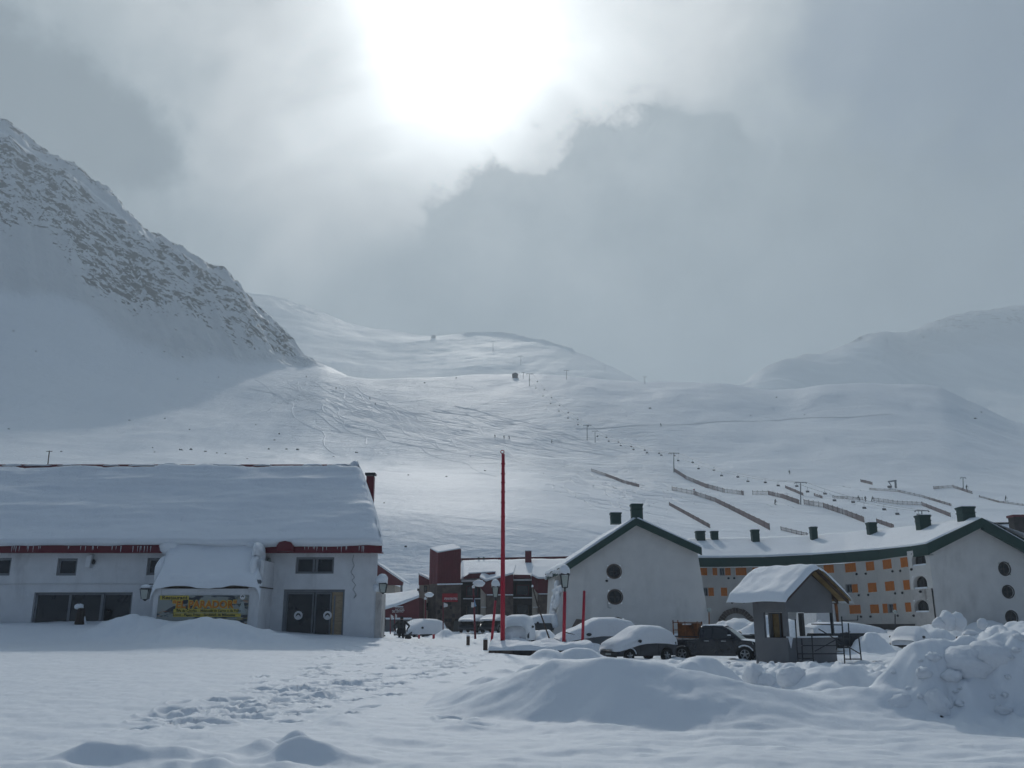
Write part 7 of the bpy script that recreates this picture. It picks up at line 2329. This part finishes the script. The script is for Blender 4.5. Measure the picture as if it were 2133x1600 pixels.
# slat fences
FENCES = [([(1232, 982), (1262, 992), (1300, 1007), (1332, 1016)], 6, 'slat fence on the bright snow left of the lift tower, highest on its side'),
          ([(1405, 983), (1430, 999), (1470, 1016), (1510, 1027), (1550, 1032)], 8, 'long slat fence running down from the lift tower foot'),
          ([(1400, 1022), (1445, 1031), (1490, 1046), (1540, 1071), (1603, 1104)], 9, 'longest slat fence ending above the hotel roof, with a small red flag'),
          ([(1394, 1053), (1430, 1073), (1480, 1101)], 7, 'short slat fence just right of the gable peak'),
          ([(1568, 1031), (1600, 1031), (1630, 1038), (1666, 1051)], 9, 'pale slat fence ending at the tall lift tower from the left'),
          ([(1675, 1051), (1715, 1058), (1760, 1073), (1801, 1089)], 11, 'pale slat fence running right from the tall lift tower'),
          ([(1636, 1017), (1674, 1033)], 6, 'very short slat fence above the tall lift tower'),
          ([(1696, 1033), (1714, 1039)], 6, 'tiny slat fence piece right of the tall lift tower'),
          ([(1735, 1038), (1797, 1042)], 6, 'nearly level slat fence in the middle right of the slope'),
          ([(1820, 1044), (1870, 1051), (1920, 1053), (1980, 1077)], 8, 'curved slat fence above the largest green chimney'),
          ([(1812, 1021), (1870, 1025), (1920, 1036), (1983, 1055)], 5, 'slat fence below the lift bottom station'),
          ([(1793, 1004), (1818, 1010)], 6, 'tiny slat fence left of the lift bottom station'),
          ([(1945, 1019), (1985, 1016), (2025, 1029)], 6, 'bent slat fence under the thin right lift tower'),
          ([(2040, 1036), (2080, 1047), (2140, 1055)], 4, 'low dark slat fence at the far right edge'),
          ([(1627, 1105), (1685, 1119)], 8, 'short slat fence just above the hotel ridge'),
          ([(1826, 1089), (1863, 1102)], 9, 'short slat fence right of a green chimney')]
for pts, hp, lab in FENCES:
    wp = []
    for (x0, y0), (x1, y1) in zip(pts[:-1], pts[1:]):
        n = max(2, int(abs(x1 - x0) / 5))
        for k in range(n):
            wp.append((x0 + (x1 - x0) * k / n, y0 + (y1 - y0) * k / n))
    wp.append(pts[-1])
    W3 = [hit(*p) for p in wp]
    for i in range(1, len(W3)):        # keep the line continuous
        if abs(W3[i].y - W3[i - 1].y) > 25: W3[i] = W3[i - 1] + Vector((.9, .1, -.1))
    hgt = hp * W3[0].y / FPX
    o = thing('slat_fence', lab, 'fence', W3[0], 'slat fences along the ski runs')
    slats = MB(); tot = 0
    for a, b in zip(W3[:-1], W3[1:]):
        d = b - a
        n = max(2, int(d.length / .42))
        for k in range(n):
            p = a + d * (k / n)
            slats.bar((p.x, p.y, p.z - .25), (p.x, p.y, p.z + hgt * .95), .15, .04, up=(0, 1, 0))
    sl = slats.build('slats', 'fence_wood', o); sl['kind'] = 'stuff'
    for i in range(0, len(W3), 2):
        p = W3[i]
        MB().tube((p.x, p.y - .08, p.z - .5), (p.x, p.y - .08, p.z + hgt * 1.06), .09, n=5).build('fence_post', 'dark_wood', o)
    for zf in (.2, .8):
        MB().path([(p.x, p.y - .05, p.z + hgt * zf) for p in W3], .045, 4).build('wire', 'dark_wood', o)
fp = hit(1448, 1033)
fo = thing('slope_flag', 'tiny red flag standing at the longest slat fence', 'flag', fp)
MB().tube((fp.x, fp.y, fp.z - .3), (fp.x, fp.y, fp.z + 2.6), .05, n=5).build('staff', 'satin_white', fo)
MB().prism([(0, 0), (0, .8), (-.8, .3)], lambda a, b, c: (fp.x + a, fp.y + c, fp.z + 1.8 + b), -.02, .02).build('cloth', 'ski_red', fo)

# skiers
_sk = None
def skiers():
    J, E, Rr = skeleton(.04, .14, -.22, -.16, .12, .22)
    me = person_mesh('body', J, E, [(r[0] * 1.2, r[1] * 1.2) for r in Rr], 'dark_cloth')
    helm = MB().blob((0, -.25, 1.60), .13, .14, .14, 1, .02, 10, 8)
    sks = MB()
    ho = raw('helmet', helm.v, helm.f, 'black_metal', None, True); hm = ho.data; bpy.data.objects.remove(ho)
    so = raw('ski', MB().box(-.05, .05, -.9, .75, 0, .03).v, MB().box(-.05, .05, -.9, .75, 0, .03).f, 'black_metal'); smh = so.data; bpy.data.objects.remove(so)
    po = raw('ski_pole', MB().tube((0, -.2, .95), (0, .35, .05), .012, n=5).v, MB().tube((0, -.2, .95), (0, .35, .05), .012, n=5).f, 'steel'); pmh = po.data; bpy.data.objects.remove(po)
    spots = [(1031, 912, 'skier standing alone left of a pair above the flagpole'), (1050, 914, 'left skier of the close pair above the flagpole'), (1061, 914, 'right skier of the close pair above the flagpole'), (1149, 923, 'skier on the bright shelf between flagpole and paired towers'),
             (638, 786, 'topmost skier under the rocky flank'), (700, 811, 'skier second from the top below the rocky flank'), (770, 832, 'upper of two skiers on the shaded slope'), (782, 844, 'lower of two skiers on the shaded slope'), (950, 790, 'tiny skier on the ridge line left of the hut'),
             (1615, 1052, 'lone skier between fences left of the tall lift tower'), (1790, 1044, 'left skier near the level slat fence'), (1803, 1045, 'middle skier near the level slat fence'), (1817, 1046, 'right skier near the level slat fence'), (2014, 1020, 'skier beside the thin right lift tower'),
             (2095, 1044, 'skier above the low dark fence at the right edge'), (1377, 888, 'small skier on the wide slope above the fence tower'), (1645, 988, 'skier on the blue slope above the short fence')]
    for i, (px, py, lab) in enumerate(spots):
        b = hit(px, py)
        o = thing('skier', lab, 'person', b, 'skiers on the slopes', world=False)
        link(bpy.data.objects.new('body', me), o)
        link(bpy.data.objects.new('helmet', hm), o)
        for s in (-1, 1):
            k = link(bpy.data.objects.new('ski', smh), o); k.location = (s * .1, 0, 0)
            k = link(bpy.data.objects.new('ski_pole', pmh), o); k.location = (s * .42, -.1, 0)
        o.rotation_euler = (0, 0, rs_c.uniform(-1.2, 1.2)); o.scale = (1.15,) * 3
skiers()

# rocks poking out of the slope
ROCKS = [(28, 690, 8), (75, 732, 6), (295, 735, 5), (342, 733, 6), (380, 744, 7), (370, 790, 6), (455, 786, 6), (18, 894, 8), (343, 872, 6), (395, 895, 7), (270, 876, 7), (582, 904, 9), (572, 917, 7), (533, 885, 5), (318, 933, 6),
         (377, 938, 13), (398, 937, 14), (428, 941, 9), (322, 942, 6), (452, 944, 7), (470, 945, 6), (560, 936, 10), (597, 936, 8), (620, 937, 14), (742, 943, 9), (695, 952, 6), (884, 798, 8), (1354, 851, 9), (1563, 866, 6), (2031, 872, 10), (2044, 859, 7), (1617, 828, 6), (930, 993, 8), (845, 1139, 10),
         (1010, 981, 7), (1676, 864, 6), (128, 941, 8), (515, 956, 6), (850, 990, 7), (800, 1048, 6)]
def nth(k):
    return '%d%s' % (k, 'th' if 10 <= k % 100 <= 20 else {1: 'st', 2: 'nd', 3: 'rd'}.get(k % 10, 'th'))
def rocks():
    for i, (px, py, s) in enumerate(ROCKS):
        b = hit(px, py)
        k = b.y / FPX * s / 3.3
        near = 'rocky mountain foot' if px < 500 and py < 800 else 'left snowfield' if px < 760 else 'middle slope' if px < 1250 else 'right slope'
        size = 'large' if s > 11 else 'mid-sized' if s > 7 else 'small'
        o = MB().blob((0, 0, 0), k * 1.1, k * .8, k * .55, i, .55, 9, 7, 2.2).build('rock', 'rock_stone')
        o.location = b + Vector((0, 0, k * .1)); o.rotation_euler = (0, 0, i * 1.3)
        setp(o, '%s dark rock on the %s, %s from the left of all rocks' % (size, near, nth(1 + sum(1 for q in ROCKS if q[0] < px))), 'rock', 'rocks on the slopes')
rocks()

# ski tracks: low berms of pushed snow
def tracks():
    mb = MB()
    rs = random.Random(31)
    def strip(pts, w):
        P3 = [hit(*p) for p in pts]
        vs, fs = [], []
        for i, p in enumerate(P3):
            q = P3[min(i + 1, len(P3) - 1)] - P3[max(i - 1, 0)]
            sd = Vector((q.y, -q.x, 0))
            if sd.length < 1e-3: sd = Vector((1, 0, 0))
            sd.normalize(); k = w * p.y / 420.0
            if sd.y > 0: sd = -sd
            vs += [p + sd * k + Vector((0, 0, -.05)), p + Vector((0, 0, k * .75)), p - sd * k * 1.4 + Vector((0, 0, k * .1))]
        for i in range(len(P3) - 1):
            if abs(P3[i].y - P3[i + 1].y) > 40: continue
            a = i * 3
            fs += [(a, a + 3, a + 4, a + 1), (a + 1, a + 4, a + 5, a + 2)]
        mb.add(vs, fs)
    def wander(x, y, dx, dy, n, amp, per, w):
        pts = []; ph = rs.uniform(0, 6)
        for k in range(n):
            f = k / (n - 1)
            pts.append((x + dx * f + amp * math.sin(ph + f * per) + rs.uniform(-1, 1), y + dy * f + amp * .22 * math.cos(ph + f * per)))
        strip(pts, w)
    for i in range(20):      # gully of tracks below the rocky flank
        wander(rs.uniform(520, 740), rs.uniform(785, 830), rs.uniform(120, 320), rs.uniform(70, 130), 44, rs.uniform(6, 16), rs.uniform(9, 20), .36)
    for i in range(24):      # middle bowl
        wander(rs.uniform(720, 1000), rs.uniform(840, 905), rs.uniform(120, 330), rs.uniform(50, 95), 40, rs.uniform(5, 14), rs.uniform(8, 18), .34)
    for i in range(16):     # bright ground above the gable
        wander(rs.uniform(1130, 1290), rs.uniform(985, 1025), rs.uniform(70, 230), rs.uniform(40, 85), 40, rs.uniform(6, 14), rs.uniform(9, 22), .30)
    for i in range(14):
        wander(rs.uniform(1300, 1700), rs.uniform(990, 1040), rs.uniform(80, 260), rs.uniform(25, 60), 34, rs.uniform(4, 10), rs.uniform(6, 14), .26)
    for i in range(9):
        wander(rs.uniform(620, 860), rs.uniform(850, 900), rs.uniform(250, 420), rs.uniform(60, 90), 30, 4, 5, .30)
    o = mb.build('ski_tracks', 'snow_heap', None, True)
    setp(o, kind='stuff')
    # a groomed road line across the right of the slope
    mb2 = MB()
    mb = mb2
    strip([(1200 + 14 * i, 893 - .62 * i + (1.5 * math.sin(i * .5))) for i in range(48)], .40)
    setp(mb2.build('groomed_track', 'snow_heap', None, True), kind='structure')
tracks()

# ------------------------------------------------------------------ loose snow lumps and twigs near by
def lumps():
    L = [(1957, 1442, 1507, 56, 'upright snow boulder with soil at its foot, front right'), (2022, 1352, 1422, 105, 'big rounded snow boulder in the face of the plough heap'), (2068, 1340, 1400, 95, 'snow boulder with a dirty hollow beside the biggest one'),
         (1885, 1450, 1490, 60, 'low snow boulder left of the upright one'), (1975, 1276, 1312, 34, 'tall snow chunk against the right gable'), (1995, 1279, 1312, 36, 'right-hand snow chunk against the gable wall'), (1957, 1288, 1312, 26, 'smaller snow chunk left of the tall one at the gable'), (2048, 1290, 1310, 20, 'single snow chunk right of the pile at the gable wall'),
         (1572, 1386, 1440, 42, 'pointed snow lump in front of the kiosk pier'), (1655, 1394, 1438, 60, 'pointed snow lump before the kiosk'), (1597, 1405, 1442, 36, 'small upright snow lump between two larger ones')]
    for i, (px, t, b, w, lab) in enumerate(L):
        far = b < 1330
        if far: Y = 66.0
        else:
            x, Y, z = base_hit(px, b + (0 if b > 1450 else 30))
            if b < 1450 and px > 1990: Y = 15.5
        c = P(px, .5 * (t + b), Y)
        if not far:
            c = sh_hit(px, .5 * (t + b)); Y = c.y
        rz = (b - t) * .55 * Y / FPX; rx = w * .5 * Y / FPX
        o = MB().blob((0, 0, 0), rx, max(rx, rz) * .85, rz, i + 2, .16, 26, 18, 1.1).build('snow_lump', 'snow_heap', None, True)
        o.location = c + Vector((0, .1, 0)); setp(o, lab, 'snow lump', 'loose snow lumps')
    # broken clods over the ploughed bank
    cm = MB(); rs = random.Random(77)
    for k in range(150):
        if k > 22:
            x = rs.uniform(4.5, 16); y = rs.uniform(24, 42)
        else:
            px = rs.uniform(1850, 2170); q = sh_hit(px, rs.uniform(1325, 1490 - max(0, 1930 - px) * .8), 12.0, 30.0); x, y = q.x, q.y
            if y < 13.2: continue
        r = rs.choice((.05, .06, .08, .10, .13, .22)) * rs.uniform(.8, 1.3)
        cm.blob((x, y, gz(x, y) - r * .05), r, r * rs.uniform(.7, 1), r * rs.uniform(.5, .8), k, .32, 11, 8, 1.6)
    setp(cm.build('snow_clods', 'snow_heap', None, True), kind='stuff')
    # dirt and twigs
    x, Y, z = base_hit(1966, 1506)
    c = P(1968, 1500, Y - .35)
    o = MB()
    rs = random.Random(2)
    for k in range(7):
        o.blob((c.x + rs.uniform(-.2, .2), c.y, c.z + rs.uniform(-.05, .05)), rs.uniform(.02, .07), .05, rs.uniform(.015, .04), k, .4, 7, 5)
    ob = o.build('soil_clods', 'bark', None); setp(ob, kind='stuff')
    pts = [P(1992, 1328, 17.2), P(2003, 1332, 17.2), P(2012, 1326, 17.2), P(2022, 1330, 17.2), P(2032, 1337, 17.3), P(2042, 1335, 17.3)]
    setp(MB().tube(pts[0], pts[1], .02, .035, 6).tube(pts[1], pts[2], .035, .05, 6).tube(pts[2], pts[3], .04, .03, 6).tube(pts[3], pts[4], .03, .02, 6).tube(pts[4], pts[5], .02, .012, 6).build('branch', 'bark'), 'dark crooked branch sticking out of the plough heap', 'branch')
    pts = [P(1176, 1317, 50), P(1185, 1319, 50), P(1197, 1322, 50)]
    setp(MB().tube(pts[0], pts[1], .03, .025, 6).tube(pts[1], pts[2], .025, .012, 6).build('branch', 'bark'), 'thin dark twig on the snow behind the lamp post', 'branch')
lumps()
# ------------------------------------------------------------------ the air
def build_haze():
    m = bpy.data.materials.new('haze_air')
    m.use_nodes = True
    n = NT(m.node_tree)
    out = n.n('ShaderNodeOutputMaterial')
    v = n.n('ShaderNodeVolumePrincipled')
    v.inputs['Color'].default_value = (0.80, 0.89, 0.94, 1)
    v.inputs['Density'].default_value = 0.00052
    v.inputs['Anisotropy'].default_value = 0.15
    n.t.links.new(v.outputs[0], out.inputs['Volume'])
    MATS['haze_air'] = m
    x0, x1, y0, y1, z0, z1 = -4300, 4300, -120, 4000, -3, 1180
    vs = [(x, y, z) for x in (x0, x1) for y in (y0, y1) for z in (z0, z1)]
    fs = [(0, 1, 3, 2), (4, 6, 7, 5), (0, 4, 5, 1), (2, 3, 7, 6), (0, 2, 6, 4), (1, 5, 7, 3)]
    setp(raw('haze', vs, fs, 'haze_air'), kind='stuff')
build_haze()
